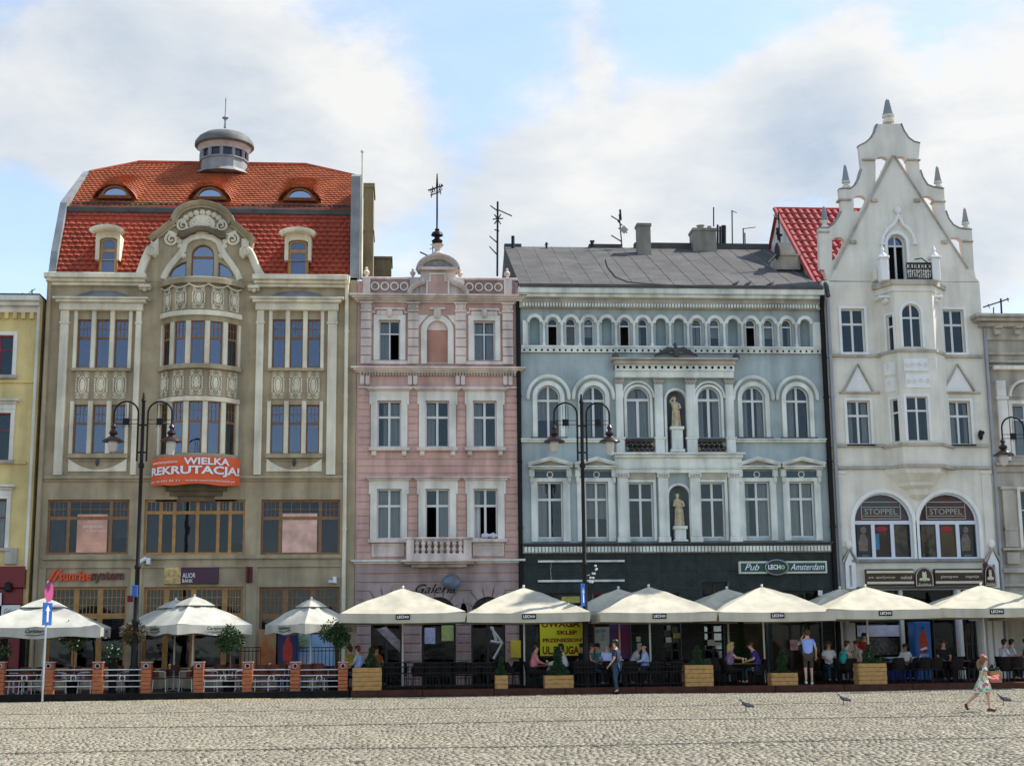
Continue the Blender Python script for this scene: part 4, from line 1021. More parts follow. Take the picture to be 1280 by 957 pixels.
    for i in range(8):
        xx = p0+(p1-p0)*(i+.5)/8; h = zz(673.5)-zz(691.5)
        MB().lathe([(.09, 0), (.09, .05*h), (.05, .1*h), (.1, .3*h), (.045, .5*h), (.1, .7*h), (.05, .9*h), (.09, .95*h), (.09, h)], xx, by+.1, 8, zz(691.5)).build('baluster', m_pinktrim, bal, True)
    # --- belt + ground floor
    zg = z(701.5)
    b.part(cornice_mb(XL+.03, XR-.02, z(704), z(699), .22, 2), 'belt_course', m_offwhite)
    courses(b, XL+.05, XR-.03, z(699), z(486), (z(490)-z(498.8)), ex, m_pink)
    zt = z(746); ops = []
    for (p0, p1) in ((463.5, 502), (527, 570), (589, 632)):
        a, c = X(p0, 800), X(p1, 800); o = archp(a, c, .15, zt); ops.append((a, c)); b.holes.append(o)
    gz = [.15, zt]
    dk = mat('dark_shop_frame', (.02, .02, .022), rough=.4, bump=0)
    for k, (a, c) in enumerate(ops):
        window(root, archp(a, c, .15, zt), [[], [], []][0] if k == 1 else [(a+c)/2], [zt-.7], y=.2, frame=.08, bar=.1, m=dk, glass=g_shop)
    exg = [(a-.0, c+.0, 0, zt-.45) for a, c in ops]
    courses(b, XL+.05, XR-.03, .1, z(706), .33, [(a-.02, c+.02, 0, zt+.02) if i < 0 else (a-.02, c+.02, 0, zt+.03) for i, (a, c) in enumerate(ops)], m_pinktrim if 0 else mat('dusty_pink_stone', (.46, .34, .31), stain=.25), gap=.05, out=.06, name='ground_floor_courses')
    # voussoirs
    mb = MB()
    for (a, c) in ops:
        cx = (a+c)/2; r0 = (c-a)/2; zs = zt-r0
        for k in range(7):
            t0, t1 = 180*k/7+1.5, 180*(k+1)/7-1.5; r1 = r0+.42
            pts = arcpts(cx, zs, r0+.005, r0+.005, t1, t0, 3)+arcpts(cx, zs, r1, r1, t0, t1, 3); mb.plate(pts, (), -.09, 0)
    b.part(mb, 'voussoirs', MATS['dusty_pink_stone'])
    b.shell(z(352), m_pink, interior=m_dark, yb=1.5)
    # --- things in the openings
    a, c = ops[0]; tag(MB().add([(a+.2, .16, z(785)), (c-.05, .16, z(815)), (c-.05, .16, z(800)), (a+.55, .16, z(782))], [(0, 1, 2, 3)]).build('window_decal', mat('greyish_print', (.35, .30, .30), var=.4, scale=5, bump=0)), 'pale grey curved picture on the left arched window', 'poster')
    for (p0, q0, p1, q1, m_, lab) in ((530.7, 784, 544, 804, mat('lilac_sheet', (.5, .52, .68), var=.2, scale=12, bump=0), 'pale lilac notice on the gallery door'), (552, 781, 567, 800.5, mat('yellow_green_print', (.62, .58, .12), col2=(.25, .45, .25), scale=7, bump=0), 'yellow and green poster on the gallery door')):
        r_ = R(p0, q0, p1, q1, .12); tag(MB().box(r_[0], r_[1], .12, .13, r_[2], r_[3]).build('poster', m_), lab, 'poster')
    r_ = R(613, 781, 629, 824, .15); a_ = lambda px, py: (X(px, py, .15), .14, Zp(px, py, .15))
    mb = MB()
    for pts in ([(613, 783), (628, 803), (617, 823)], [(613, 801), (628, 803)], [(615, 783), (620, 800)]): mb.tube([a_(*p) for p in pts], .05, 4)
    tag(mb.build('window_graphic', m_whitepaint), 'white angular line graphic on the right arched window', 'sign')
    r_ = R(638.5, 800, 651.5, 822, -.3); nb = MB().bbox(r_[0], r_[1], -.22, -.08, r_[2], r_[3], .02).build('notice_box', mat('yellow_box', (.72, .55, .04), var=.12, bump=0, rough=.4)); tag(nb, 'yellow wall box beside the right arched window of the pink house', 'box')
    # Galeria sign with globe
    g = empty('gallery_sign', (X(547, 735), -.3, z(742)), 'handwritten black gallery lettering with a blue and brown globe on the pink house', 'sign')
    text_mb('Galeria', X(519, 735, -.1), X(570, 735, -.1), Zp(547, 741, -.1), Zp(547, 729.5, -.1), -.09, .02, .45).build('lettering', m_black, g)
    MB().ball((X(564.5, 727, -.3), -.3, Zp(564, 727, -.3)), .33, .22, .30, 16, 10).build('globe', mat('globe_paint', (.12, .27, .45), col2=(.17, .11, .07), scale=2.6, rough=.4, bump=0), g, True)
    MB().tube([(X(564.5, 727, -.1), -.3, Zp(564, 727, -.1)), (X(564.5, 727, -.1), 0, Zp(564, 727, -.1))], .04, 6).build('bracket', m_iron, g)
    x_ = X(649.2, 560); downpipe(b, [(x_-.0, -.08, z(375)), (x_, -.08, .1)], .085, m_black)
    return b
pink()
def pigeon(x, y, z0, seed, label, group, s=1., ang=None, look=1):
    """pigeon with body, neck, head, beak, tail and legs on the ground"""
    rnd = random.Random(seed); a = rnd.uniform(-.5, .5) if ang is None else ang
    t = empty('pigeon', (0, 0, 0), label, 'bird', group)
    md = mat('slate_feathers', (.075, .08, .10), rough=.6, var=.3, scale=30, bump=0); mn = mat('neck_feathers', (.035, .06, .055), rough=.35, bump=0); mw = mat('pale_wing_feathers', (.15, .155, .18), rough=.6, var=.35, scale=40, bump=0); mleg = mat('red_legs', (.35, .07, .05), bump=0)
    path = [(-.16, 0, .105, .012, .03), (-.10, 0, .13, .035, .04), (-.03, 0, .15, .06, .055), (.04, 0, .165, .068, .062), (.09, 0, .19, .05, .05), (.12, 0, .225, .03, .032), (.135, 0, .255, .027, .028), (.155, 0, .268, .022, .022), (.17, 0, .268, .01, .01)]
    vs = []; n = 10
    for (px, py, pz, ry, rz) in path:
        for k in range(n): t_ = 2*PI*k/n; vs.append((px*s, ry*math.cos(t_)*s, (pz+rz*math.sin(t_))*s))
    fs = [(i*n+k, i*n+(k+1) % n, (i+1)*n+(k+1) % n, (i+1)*n+k) for i in range(len(path)-1) for k in range(n)]+[tuple(range(n)), tuple(range((len(path)-1)*n, len(path)*n))]
    MB().add(vs, fs).build('body', md, t, True)
    mb = MB(); 
    for q in (-1, 1): mb.add([(.06*s, q*.062*s, .19*s), (-.02*s, q*.07*s, .2*s), (-.15*s, q*.035*s, .14*s), (-.19*s, q*.02*s, .115*s), (-.1*s, q*.06*s, .12*s), (.02*s, q*.068*s, .13*s)], [(0, 1, 2, 3, 4, 5)])
    mb.build('wing', mw, t)
    MB().add([(-.13*s, -.03*s, .12*s), (-.13*s, .03*s, .12*s), (-.26*s, .035*s, .085*s), (-.26*s, -.035*s, .085*s), (-.13*s, -.03*s, .11*s), (-.13*s, .03*s, .11*s), (-.26*s, .035*s, .08*s), (-.26*s, -.035*s, .08*s)], [(0, 1, 2, 3), (4, 7, 6, 5), (0, 3, 7, 4), (1, 5, 6, 2), (2, 6, 7, 3)]).build('tail', md, t)
    MB().tube([(.165*s, 0, .266*s), (.195*s, 0, .258*s)], [.008*s, .002*s], 5).build('beak', m_iron, t)
    for q in (-1, 1): MB().ball((.155*s, q*.02*s, .272*s), .005*s).build('eye', mleg, t)
    for q, dx in ((-1, .0), (1, .025)):
        mb = MB().tube([((.01+dx)*s, q*.025*s, .12*s), ((.015+dx)*s, q*.028*s, .005*s)], .006*s, 5)
        for tt in (-.5, 0, .5): mb.tube([((.015+dx)*s, q*.028*s, .005*s), ((.05+dx)*s, (q*.028+tt*.03)*s, .004*s)], .004*s, 4)
        mb.build('leg', mleg, t)
    t.location = (x, y, z0); t.rotation_euler = (0, 0, a); WL[t.name] = Vector((x, y, z0)); return t
# ================================================================== the wide grey-blue house
def statue(b, cx, y, z0, h, raise_arm):
    """draped stone figure on a plinth"""
    s = h/1.75
    mb = MB()
    prof = [(.22, 0), (.24, .1), (.2, .4), (.19, .7), (.22, .88), (.17, 1.05), (.2, 1.22), (.23, 1.38), (.12, 1.47), (.06, 1.5), (.06, 1.54), (.1, 1.6), (.11, 1.67), (.08, 1.74), (.03, 1.77)]
    mb.lathe([(r*s, q*s) for r, q in prof], cx, y, 12, z0, 1, .75)
    for i in range(len(mb.v)):
        v = mb.v[i]; t = (v[2]-z0)/h; mb.v[i] = (v[0]+.05*s*math.sin(t*5)+.012*math.sin(math.atan2(v[1]-y, v[0]-cx)*6)*(t < .6), v[1], v[2])
    sh = z0+1.36*s
    if raise_arm: mb.tube([(cx-.18*s, y, sh), (cx-.3*s, y-.05, sh+.12*s), (cx-.16*s, y-.08, sh+.34*s)], [.07*s, .055*s, .035*s], 6)
    else: mb.tube([(cx-.18*s, y, sh), (cx-.27*s, y-.06, sh-.25*s), (cx-.08*s, y-.18, sh-.3*s)], [.07*s, .055*s, .04*s], 6)
    mb.tube([(cx+.2*s, y, sh), (cx+.29*s, y-.06, sh-.25*s), (cx+.1*s, y-.18, sh-.32*s)], [.07*s, .055*s, .04*s], 6)
    for k in range(5): a = -1.2+.6*k; mb.tube([(cx+.2*s*math.sin(a), y-.14*s, z0+.95*s), (cx+.26*s*math.sin(a), y-.17*s, z0+.05*s)], .025*s, 4)
    o = mb.build('statue', m_gold, None, True); return o
def grey():
    XL, XR = X(650.3, 600), X(1037, 600)
    b = Bld('wide_house', XL, XR, 'wide grey blue house with a row of small arches and two statue niches', 'house', 13)
    root = b.root; z = lambda py, px=845: Zp(px, py)
    # arcade under the eaves
    ty = 'B', 'O', 'C', 'W', 'B', 'O', 'W', 'B', 'B', 'W', 'W', 'B', 'O', 'W', 'W', 'B'
    mbA = MB(); mbC = MB(); mbI = MB()
    zs0, zt = z(433), z(398); 
    for i, t in enumerate(ty):
        cx = X(668.4+i*22.52, 415); w = .205 if t != 'B' else .2; o = archp(cx-w, cx+w, zs0, zt)
        b.holes.append(o)
        mbA.plate(archp(cx-w-.13, cx+w+.13, zt-w-.02, zt+.17)[0:0]+arcpts(cx, zt-w, w+.13, w+.13, 0, 180, 14)+arcpts(cx, zt-w, w, w, 180, 0, 14), (), -.1, 0)
        if t == 'B': MB().plate(o, (), .2, .24).build('blind_niche', mat('niche_shade_grey', (.27, .34, .35), stain=.2), root)  # darker grey carries the shade of the recess
        else:
            op = ((0, 0), (0, 1)) if t == 'O' else ()
            b_ = window(root, o, [], [zt-.30], y=.12, frame=.045, bar=.05, openpane=((0, 0),) if t == 'O' else (), curtain=rc() if t == 'W' else None)
            if t == 'C': MB().box(cx-.12, cx+.16, .3, .32, zs0, zt-.33).build('inner_door', m_oakwood, b_)
        if i < 15:
            x_ = X(668.4+(i+.5)*22.52, 415); zc = zt-.2
            mbC.lathe([(.075, 0), (.075, .08), (.045, .12), (.055, .35), (.04, zc-zs0-.12), (.075, zc-zs0-.05), (.08, zc-zs0)], x_, -.05, 8, zs0)
            mbI.bbox(x_-.09, x_+.09, -.11, 0, zc, zc+.07, .01)
    for (a, c) in ((X(653, 415), X(659.5, 415)), (X(1015, 415), X(1026, 415))): mbC.bbox(a, c, -.1, 0, zs0, zt-.12, .02)
    b.part(mbA, 'arch_moulding', m_palegreen); b.part(mbC, 'colonnette', m_palegreen, True); b.part(mbI, 'impost', m_palegreen)
    b.part(MB().bbox(XL+.08, XR-.1, -.14, 0, z(436), z(433), .02), 'arcade_sill', m_palegreen)
    def dotband(x0, x1, zA, zB, pitch, out, r=.05):
        n = int((x1-x0)/pitch); p = (x1-x0)/n
        hs = [[(x0+p*(i+.5)+r*math.cos(2*PI*k/8), (zA+zB)/2+r*math.sin(2*PI*k/8)) for k in range(8)] for i in range(n)]
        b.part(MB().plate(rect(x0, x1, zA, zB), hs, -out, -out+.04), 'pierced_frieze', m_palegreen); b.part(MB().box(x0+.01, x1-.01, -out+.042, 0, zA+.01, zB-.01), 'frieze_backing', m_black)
    dotband(XL+.08, XR-.12, z(441.5), z(436), .228, .1)
    # main cornice
    zc = z(363), z(375)
    x0, x1 = XL-.02, XR-.0
    b.part(MB().bbox(x0, x1, -.55, 0, zc[1]+.12, zc[0], .03).bbox(x0, x1, -.42, 0, zc[1], zc[1]+.12, .02), 'cornice', m_palegreen)
    b.part(MB().bbox(x0+.05, x1-.1, -.2, 0, z(387), zc[1]).bbox(x0+.05, x1-.1, -.26, 0, z(381), z(379.5), .01), 'frieze', m_stone)
    b.part(dentils(MB(), x0+.15, x1-.2, z(386), z(381.8), -.2, .12, .115, .6), 'dentils', m_palegreen)
    # ---- third floor belt
    zb = z(548.5), z(553)
    for (a, c) in ((XL+.03, X(769, 550)), (X(917.5, 550), XR-.08)): b.part(MB().bbox(a, c, -.16, 0, zb[1], zb[0]-.05, .03).bbox(a, c, -.2, 0, zb[0]-.05, zb[0], .01), 'string_course', m_palegreen)
    # side arched windows
    for (g0, g1, h0, h1) in ((671, 700.3, 659.6, 712.8), (727.8, 756.5, 716, 768), (927.3, 956.5, 917.8, 969), (982.3, 1011.5, 972, 1024)):
        a, c = X(g0, 515), X(g1, 515); cx = (a+c)/2; o = archp(a, c, z(547), z(482.3))
        b.win(o, [cx], [z(500.5)], curtain=rc(), frame=.05, bar=.085)
        b.part(frame_around(a, c, z(547), z(482.3), .16, -.1, 0, True), 'window_surround', m_palegreen)
        rr = (X(h1, 490)-X(h0, 490))/2-.03; zc_ = z(497)
        arc = arcpts(cx, zc_, rr, z(471)-zc_, 180, 0, 18)
        b.part(MB().mould(arc, [(0, -.07), (.12, -.06), (.15, .0), (.12, .06), (0, .07)]).ball((cx-rr, -.07, zc_-.03), .07, .08, .08).ball((cx+rr, -.07, zc_-.03), .07, .08, .08), 'hood_mould', m_palegreen)
        b.part(MB().bbox(a-.25, c+.25, -.19, 0, z(548.6)+.001, z(546.8), .01), 'window_sill', m_leaddark)
    # lower side windows
    for (g0, g1, s0, s1, p0, p1) in ((671.5, 703.8, 664, 712.5, 659.8, 714.5), (731.7, 760.3, 721.5, 769, 717.5, 770.5), (931, 962.8, 924.8, 970.5, 921.5, 973), (987, 1018.5, 979, 1026, 975.5, 1028.5)):
        a, c = X(g0, 636), X(g1, 636); cx = (a+c)/2; f0, f1 = X(s0, 636)+.0, X(s1, 636)
        o = rect(a, c, z(671.7), z(601.8)); b.win(o, [cx], [z(623.5)], curtain=rc(), frame=.055, bar=.085)
        mb = MB().plate(rect(f0, f1, z(676), z(601.8)+.001-.0+.14), [rect(a+.001, c-.001, z(675.9), z(601.8))], -.1, 0)
        b.part(mb, 'window_surround', m_palegreen)
        zf0, zf1 = z(596.8), z(589.5)
        b.part(MB().box(f0+.1, f1-.1, -.07, 0, zf0-.0, zf1), 'frieze_panel', mat('dark_teal_panel', (.06, .10, .12), rough=.6, bump=0)); b.part(MB().ring(cx, (zf0+zf1)/2, -.09, .11, .022), 'frieze_ring', m_offwhite, True)
        mb = MB()
        for x_ in (f0+.03, f1-.03): mb.bbox(x_-.1, x_+.1, -.2, 0, zf0+.02, z(586.5), .03).ball((x_, -.12, zf0-.1), .08, .1, .15)
        pa, pc = X(p0, 585), X(p1, 585)
        mb.bbox(pa+.08, pc-.08, -.3, 0, z(587), z(585), .01).bbox(pa, pc, -.38, 0, z(585), z(583), .02)
        mb.mould([(pa, z(583)+.04), (cx, z(574.6)), (pc, z(583)+.04)], [(0, -.05), (.34, -.05), (.4, .03), (.4, .08), (0, .08)])
        b.part(mb, 'pediment', m_palegreen); b.part(MB().plate([(pa+.1, z(583)), (pc-.1, z(583)), (cx, z(575.5))], (), -.12, 0), 'tympanum', m_stone)
    # ---- central projecting bay
    xa, xb = X(768.5, 520), X(918, 520)
    b.part(MB().bbox(xa, xb, -.16, 0, z(676), z(464)).shift(0, 0, 0), 'bay_core', m_blue) if 0 else None
    b.part(MB().bbox(xa-.12, xb+.12, -.55, 0, z(452.5), z(450), .02).bbox(xa-.03, xb+.03, -.42, 0, z(457.5), z(452.5), .02), 'bay_cornice', m_stone)
    dotband(xa, xb, z(464), z(457.6), .24, .3, .06)
    b.part(MB().bbox(xa+.02, xb-.02, -.25, 0, z(473), z(464), .01).bbox(xa+.0, xb-.0, -.32, 0, z(465.3), z(464), .01), 'bay_frieze', m_palegreen)
    for px in (768, 918): b.part(MB().ball((X(px, 447), -.3, z(447.5)), .14, .12, .16).tube([(X(px, 447), -.3, z(446)), (X(px, 447), -.3, z(442))], [.08, .02], 5), 'acroterion', m_leaddark, True)
    ea = MB(); ex_, ez = X(845, 442, -.35), Zp(845, 450, -.35)
    ea.ball((ex_, -.35, ez+.3), .13, .1, .26, 8, 6).ball((ex_-.04, -.38, ez+.6), .07, .07, .08)
    for s_ in (-1, 1):
        for k in range(7): ea.tube([(ex_+s_*.08, -.35, ez+.42), (ex_+s_*(.35+.08*k), -.35, ez+.5-.055*k), (ex_+s_*(.38+.05*k), -.33, ez+.32-.07*k+.05)], [.06, .035, .01], 5)
        ea.tube([(ex_+s_*.05, -.35, ez+.1), (ex_+s_*.25, -.35, ez+.02), (ex_+s_*.7, -.3, ez+.03)], [.05, .04, .02], 5)
    b.part(ea, 'eagle_ornament', mat('dark_bronze', (.06, .055, .05), rough=.6, var=.3), True)
    # tall pilasters with capitals (upper order), pedestals
    for (p0, p1) in ((769, 779), (817.3, 828.7), (856.5, 869.5), (906, 917)):
        a, c = X(p0, 515), X(p1, 515); mb = MB().bbox(a, c, -.22, 0, z(566.5), z(548.5), .02).bbox(a-.04, c+.04, -.26, 0, z(549.5), z(547), .02).bbox(a+.015, c-.015, -.18, 0, z(547), z(480), .025)
        b.part(mb, 'pilaster', m_palegreen)
        mb = MB().bbox(a-.05, c+.05, -.26, 0, z(474.3), z(473), .01)
        for k in range(4): xx = a+(c-a)*(k+.5)/4; mb.tube([(xx, -.19, z(480.5)), (xx+(xx-(a+c)/2)*.3, -.24, z(475))], [.03, .055], 5); 
        for k in range(3): mb.ball((a+(c-a)*(k+.5)/3, -.22, z(478.5)), .06, .05, .07, 6, 4)
        b.part(mb, 'capital', m_stone, True)
    for (p0, p1) in ((771.5, 785.5), (822.5, 835.5), (862, 875.5), (911, 924.6)):
        a, c = X(p0, 635), X(p1, 635); mb = MB().bbox(a+.01, c-.01, -.2, 0, z(671), z(597), .025).bbox(a-.03, c+.03, -.25, 0, z(678), z(671), .02).bbox(a-.03, c+.03, -.25, 0, z(597), z(591.6), .02)
        b.part(mb, 'pilaster', m_palegreen)
        mb = MB()
        for k in range(4): mb.ball((a+(c-a)*(k+.5)/4, -.26, z(594.3)), .045, .03, .06, 6, 4)
        b.part(mb, 'capital', m_stone)
    xa2, xb2 = X(767.5, 575), X(925.5, 575)
    b.part(MB().bbox(xa2-.1, xb2+.1, -.48, 0, z(569.5), z(567), .02).bbox(xa2-.02, xb2+.02, -.38, 0, z(573), z(569.5), .02).bbox(xa2, xb2, -.25, 0, z(585), z(573), .01).bbox(xa2-.02, xb2+.02, -.3, 0, z(586.5), z(585), .01).bbox(xa2+.02, xb2-.02, -.24, 0, z(591.5), z(586.5), .01), 'bay_entablature', m_palegreen)
    for (g0, g1, n0, n1) in ((783, 812.5, 780.5, 817), (872, 901, 869.7, 905.8)):
        a, c = X(g0, 515), X(g1, 515); cx = (a+c)/2; b.win(archp(a, c, z(547.5), z(483.5)), [[cx], []] if g0 < 800 else [cx], [z(499.3)], curtain=rc(), frame=.05, bar=.1)
        b.part(frame_around(a, c, z(547.5), z(483.5), .09, -.09, 0, True), 'window_surround', m_palegreen)
        r2 = arcpts(cx, z(497.5), (c-a)/2+.15, z(477.5)-z(497.5), 180, 0, 16); b.part(MB().mould(r2, [(0, -.05), (.15, -.04), (.17, .02), (0, .07)]), 'hood_mould', m_palegreen)
        d0, d1 = X(n0+3, 558), X(n1-1, 558); za, zb2 = z(565), z(551)
        b.part(MB().bbox(d0-.05, d1+.05, -.2, 0, z(550.5), z(547.8), .01), 'window_sill', m_leaddark)
        b.part(MB().box(d0, d1, -.05, 0, za, zb2-.005), 'apron_panel', m_stone)
        g = MB()
        for k in range(5):
            xx = d0+(d1-d0)*(k+.5)/5
            g.swirl(xx-.08, (za+zb2)/2+.05, -.1, .1, .022, 1.2, 0, 1, 8, 4).swirl(xx+.08, (za+zb2)/2-.05, -.1, .1, .022, 1.2, 180, 1, 8, 4).ball((xx, -.1, (za+zb2)/2), .06, .03, .07, 6, 4)
        g.tube([(d0, -.1, za+.05), (d1, -.1, za+.05)], .02, 4).tube([(d0, -.1, zb2-.05), (d1, -.1, zb2-.05)], .02, 4)
        b.part(g, 'iron_grille', m_iron)
    for (g0, g1) in ((785.7, 817), (876, 906.3)):
        a, c = X(g0, 636), X(g1, 636); cx = (a+c)/2; b.win(rect(a, c, z(672), z(602.5)), [cx], [z(624)], frame=.055, bar=.085)
        b.part(MB().plate(rect(a-.1, c+.1, z(676), z(592)), [rect(a+.001, c-.001, z(675.8), z(602.5))], -.08, 0), 'window_surround', m_palegreen); b.part(MB().bbox(a-.05, c+.05, -.1, 0, z(599.5), z(593), .02), 'lintel', m_stone)
    # niches with statues
    for (n0, n1, t0, bt, s0, sz, up) in ((833.5, 857, 488, 565.5, 533.5, 496, True), (836.5, 861.5, 606.5, 677, 657.5, 617, False)):
        a, c = X(n0, (t0+bt)/2), X(n1, (t0+bt)/2); cx = (a+c)/2; o = archp(a, c, z(bt), z(t0)); b.holes.append(o)
        n = 10; vs = []      # curved niche back
        for i in range(n+1): th = PI*i/n; vs += [(cx-(c-a)/2*math.cos(th), .36*math.sin(th)+.02, z(bt)), (cx-(c-a)/2*math.cos(th), .36*math.sin(th)+.02, z(t0)+.05)]
        b.part(MB().add(vs, [(2*i, 2*i+2, 2*i+3, 2*i+1) for i in range(n)]), 'niche', mat('niche_grey', (.16, .19, .19), stain=.2), True)
        b.part(frame_around(a, c, z(bt), z(t0), .09, -.07, 0, True), 'niche_surround', m_palegreen)
        hp = z(s0)-z(bt)
        mb = MB().bbox(cx-.27, cx+.27, -.25, .2, z(bt), z(bt)+hp*.12, .02).bbox(cx-.21, cx+.21, -.2, .15, z(bt)+hp*.12, z(s0)-.12, .02).bbox(cx-.26, cx+.26, -.24, .19, z(s0)-.12, z(s0), .02); b.part(mb, 'plinth', m_palegreen)
        st = statue(b, cx-.02, -.0, z(s0), z(sz)-z(s0), up); tag(st, 'gilt stone figure with raised arm in the upper niche' if up else 'gilt stone robed figure with folded arms in the lower niche', 'statue', 'statues in the niches of the grey blue house')
    # ---- base belt, dentils, dark stone shop front
    b.part(MB().bbox(XL+.03, XR-.05, -.3, 0, z(680), z(678), .02).bbox(XL+.05, XR-.08, -.2, 0, z(682), z(680), .01), 'belt_course', m_leaddark)
    b.part(MB().bbox(XL+.06, XR-.1, -.14, 0, z(690.5), z(682.2), .01), 'frieze', m_stone); b.part(dentils(MB(), XL+.1, XR-.15, z(689.5), z(682.8), -.14, .1, .13, .7), 'dentils', m_palegreen)
    zg = z(691)
    go = []
    def gopen(px0, px1, py0, py1): o = rect(X(px0, (py0+py1)/2), X(px1, (py0+py1)/2), max(.12, Zp(px0, py1)), Zp(px0, py0)); go.append(o); b.holes.append([(p[0], p[1]) for p in o]); return o
    sw = gopen(668, 733, 741, 846); red = gopen(742, 789, 741, 858); dr = gopen(829, 852, 741, 860)
    w1 = gopen(877.5, 911, 727, 746.5); w2 = gopen(880, 906, 778, 824); pub = gopen(929, 961, 740, 860); pw = gopen(965, 1029, 738, 858)
    dk = mat('dark_shop_frame', (.02, .02, .022), rough=.4, bump=0)
    for o, cs, rs in ((sw, [X(700, 800)], [Zp(700, 757)]), (red, [X(768, 800)], []), (dr, [X(840.5, 800)], [Zp(840, 795), Zp(840, 812), Zp(840, 780)]), (w1, [X(894, 736)], []), (w2, [X(893, 800)], [Zp(893, 790), Zp(893, 801), Zp(893, 812)]), (pw, [X(990, 800), X(1010, 800)], [Zp(1000, 752)])):
        window(root, o, cs, rs, y=.2, frame=.07, bar=.07, m=dk if o is not red else mat('red_shop_frame', (.45, .02, .015), rough=.4, bump=0), glass=g_shop if o is not w2 else glassmat('pale_pub_glass', (.5, .6, .7), .28, (.4, .45, .5)))
    # granite cladding slabs over the ground floor wall
    holes = [(min(p[0] for p in o), max(p[0] for p in o), min(p[1] for p in o), max(p[1] for p in o)) for o in go]
    zz = [.02, 1.0, 2.0, Zp(845, 778), Zp(845, 737), Zp(845, 714), zg]; nsl = 9; xs = [XL+.02+(XR-XL-.04)*i/nsl for i in range(nsl+1)]
    for i in range(nsl):
        for j in range(len(zz)-1):
            poly = rect(xs[i]+.003, xs[i+1]-.003, zz[j]+.003, zz[j+1]-.003); hs = []; rects = [(xs[i]+.003, xs[i+1]-.003, zz[j]+.003, zz[j+1]-.003)]
            for h in holes:
                nr = []
                for r_ in rects:
                    if h[0] >= r_[1] or h[1] <= r_[0] or h[2] >= r_[3] or h[3] <= r_[2]: nr.append(r_); continue
                    if h[0] > r_[0]: nr.append((r_[0], h[0], r_[2], r_[3]))
                    if h[1] < r_[1]: nr.append((h[1], r_[1], r_[2], r_[3]))
                    a, c = max(r_[0], h[0]), min(r_[1], h[1])
                    if h[3] < r_[3]: nr.append((a, c, h[3], r_[3]))
                    if h[2] > r_[2]: nr.append((a, c, r_[2], h[2]))
                rects = nr
            rects = [r_ for r_ in rects if r_[1]-r_[0] > .03 and r_[3]-r_[2] > .03]
            if rects:
                mb = MB()
                for r_ in rects: mb.bbox(r_[0], r_[1], -.035-.004*((i*3+j*5) % 3), 0, r_[2], r_[3], .004)
                b.part(mb, 'granite_slab', m_granite)
    # steel rods of a removed sign
    for py, in ((701.3,), (725.8,)):
        zq = Zp(726, py); mb = MB().bbox(X(672, py), X(780, py), -.16, -.1, zq-.04, zq+.04, .01)
        for px in (676, 726, 776): mb.box(X(px, py)-.02, X(px, py)+.02, -.1, 0, zq-.02, zq+.02)
        b.part(mb, 'sign_rail', m_palegreen)
    b.part(MB().tube([(X(689, 702), -.05, Zp(689, 703)), (X(688, 713), -.05, Zp(689, 713)), (X(689, 725), -.05, Zp(689, 725))], .012, 4), 'cable', m_stone)
    # ---- outer shell and roof
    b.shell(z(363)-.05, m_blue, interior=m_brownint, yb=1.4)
    ze = z(362)+.02; yr = 7.2; zr = Zp(780, 309.5, yr)
    sl_ = (zr-ze)/(yr+.5)
    x0l, x1l = XL+.0, XR-.05
    rf = MB().add([(x0l, -.58, ze), (x1l, -.58, ze), (x1l, yr, zr), (x0l, yr, zr), (x0l, yr+6, ze), (x1l, yr+6, ze), (x0l, -.58, ze-.08), (x1l, -.58, ze-.08)], [(0, 1, 2, 3), (3, 2, 5, 4), (6, 7, 1, 0), (0, 3, 4), (1, 5, 2)])
    b.part(rf, 'roof', m_felt)
    mb = MB(); n = 15      # felt seams
    for i in range(n):
        x_ = x0l+.5+(x1l-x0l)*i/n
        for k in range(6):
            t0, t1 = k/6, (k+1)/6; mb.tube([(x_+random.uniform(-.02, .02), -.58+(yr+.58)*t0, ze+(zr-ze)*t0+.004), (x_+random.uniform(-.02, .02), -.58+(yr+.58)*t1, ze+(zr-ze)*t1+.004)], .016, 4)
    b.part(mb, 'roof_seam', mat('pale_seam', (.20, .19, .17), var=.3))
    b.part(MB().bbox(x0l, x1l, -.62, -.5, ze-.1, ze+.03, .01), 'gutter', m_leaddark)
    b.part(MB().box(X(793, 308, yr), X(960, 308, yr), yr-.1, yr+.3, zr-.05, zr+.22).box(X(736, 306, yr), X(776, 306, yr), yr-.1, yr+.3, zr-.05, zr+.13).box(x0l, x0l+.75, yr-.1, yr+.3, zr-.05, zr+.1), 'ridge_kerb', m_leaddark)
    def roofpt(px, py):      # where the sight line meets the front slope
        d = ray(px, py); k = (zr-ze)/(yr+.58); t = (ze-CAM.z+k*(CAM.y+.58)*-1-(-0))/(d.z-k*d.y)
        t = (ze-CAM.z + k*(CAM.y+.58))/(d.z-k*d.y); p = CAM+d*t; return p
    for (px0, px1, pyt, pyb, dp, cap) in ((797.5, 813.5, 279, 318, .55, 1), (867, 895.5, 285, 314, .9, 2)):
        p = roofpt((px0+px1)/2, pyb); y = p.y; c = R(px0, pyt, px1, pyb, y)
        mb = MB().box(c[0], c[1], y, y+dp, c[2]-.3, c[3]-.12).box(c[0]-.04, c[1]+.04, y-.04, y+dp+.04, c[3]-.12, c[3]).box(c[0]-.03, c[1]+.03, y-.03, y+dp, c[2]-.2, c[2]+.06)
        if cap == 2: mb.lathe([(.16, 0), (.14, .18), (.2, .22)], (c[0]+c[1])/2-.1, y+.4, 8, c[3]).lathe([(.1, 0), (.1, .2)], (c[0]+c[1])/2+.3, y+.4, 8, c[3])
        b.part(mb, 'chimney', mat('chimney_render', (.30, .27, .22), stain=.3, var=.15))
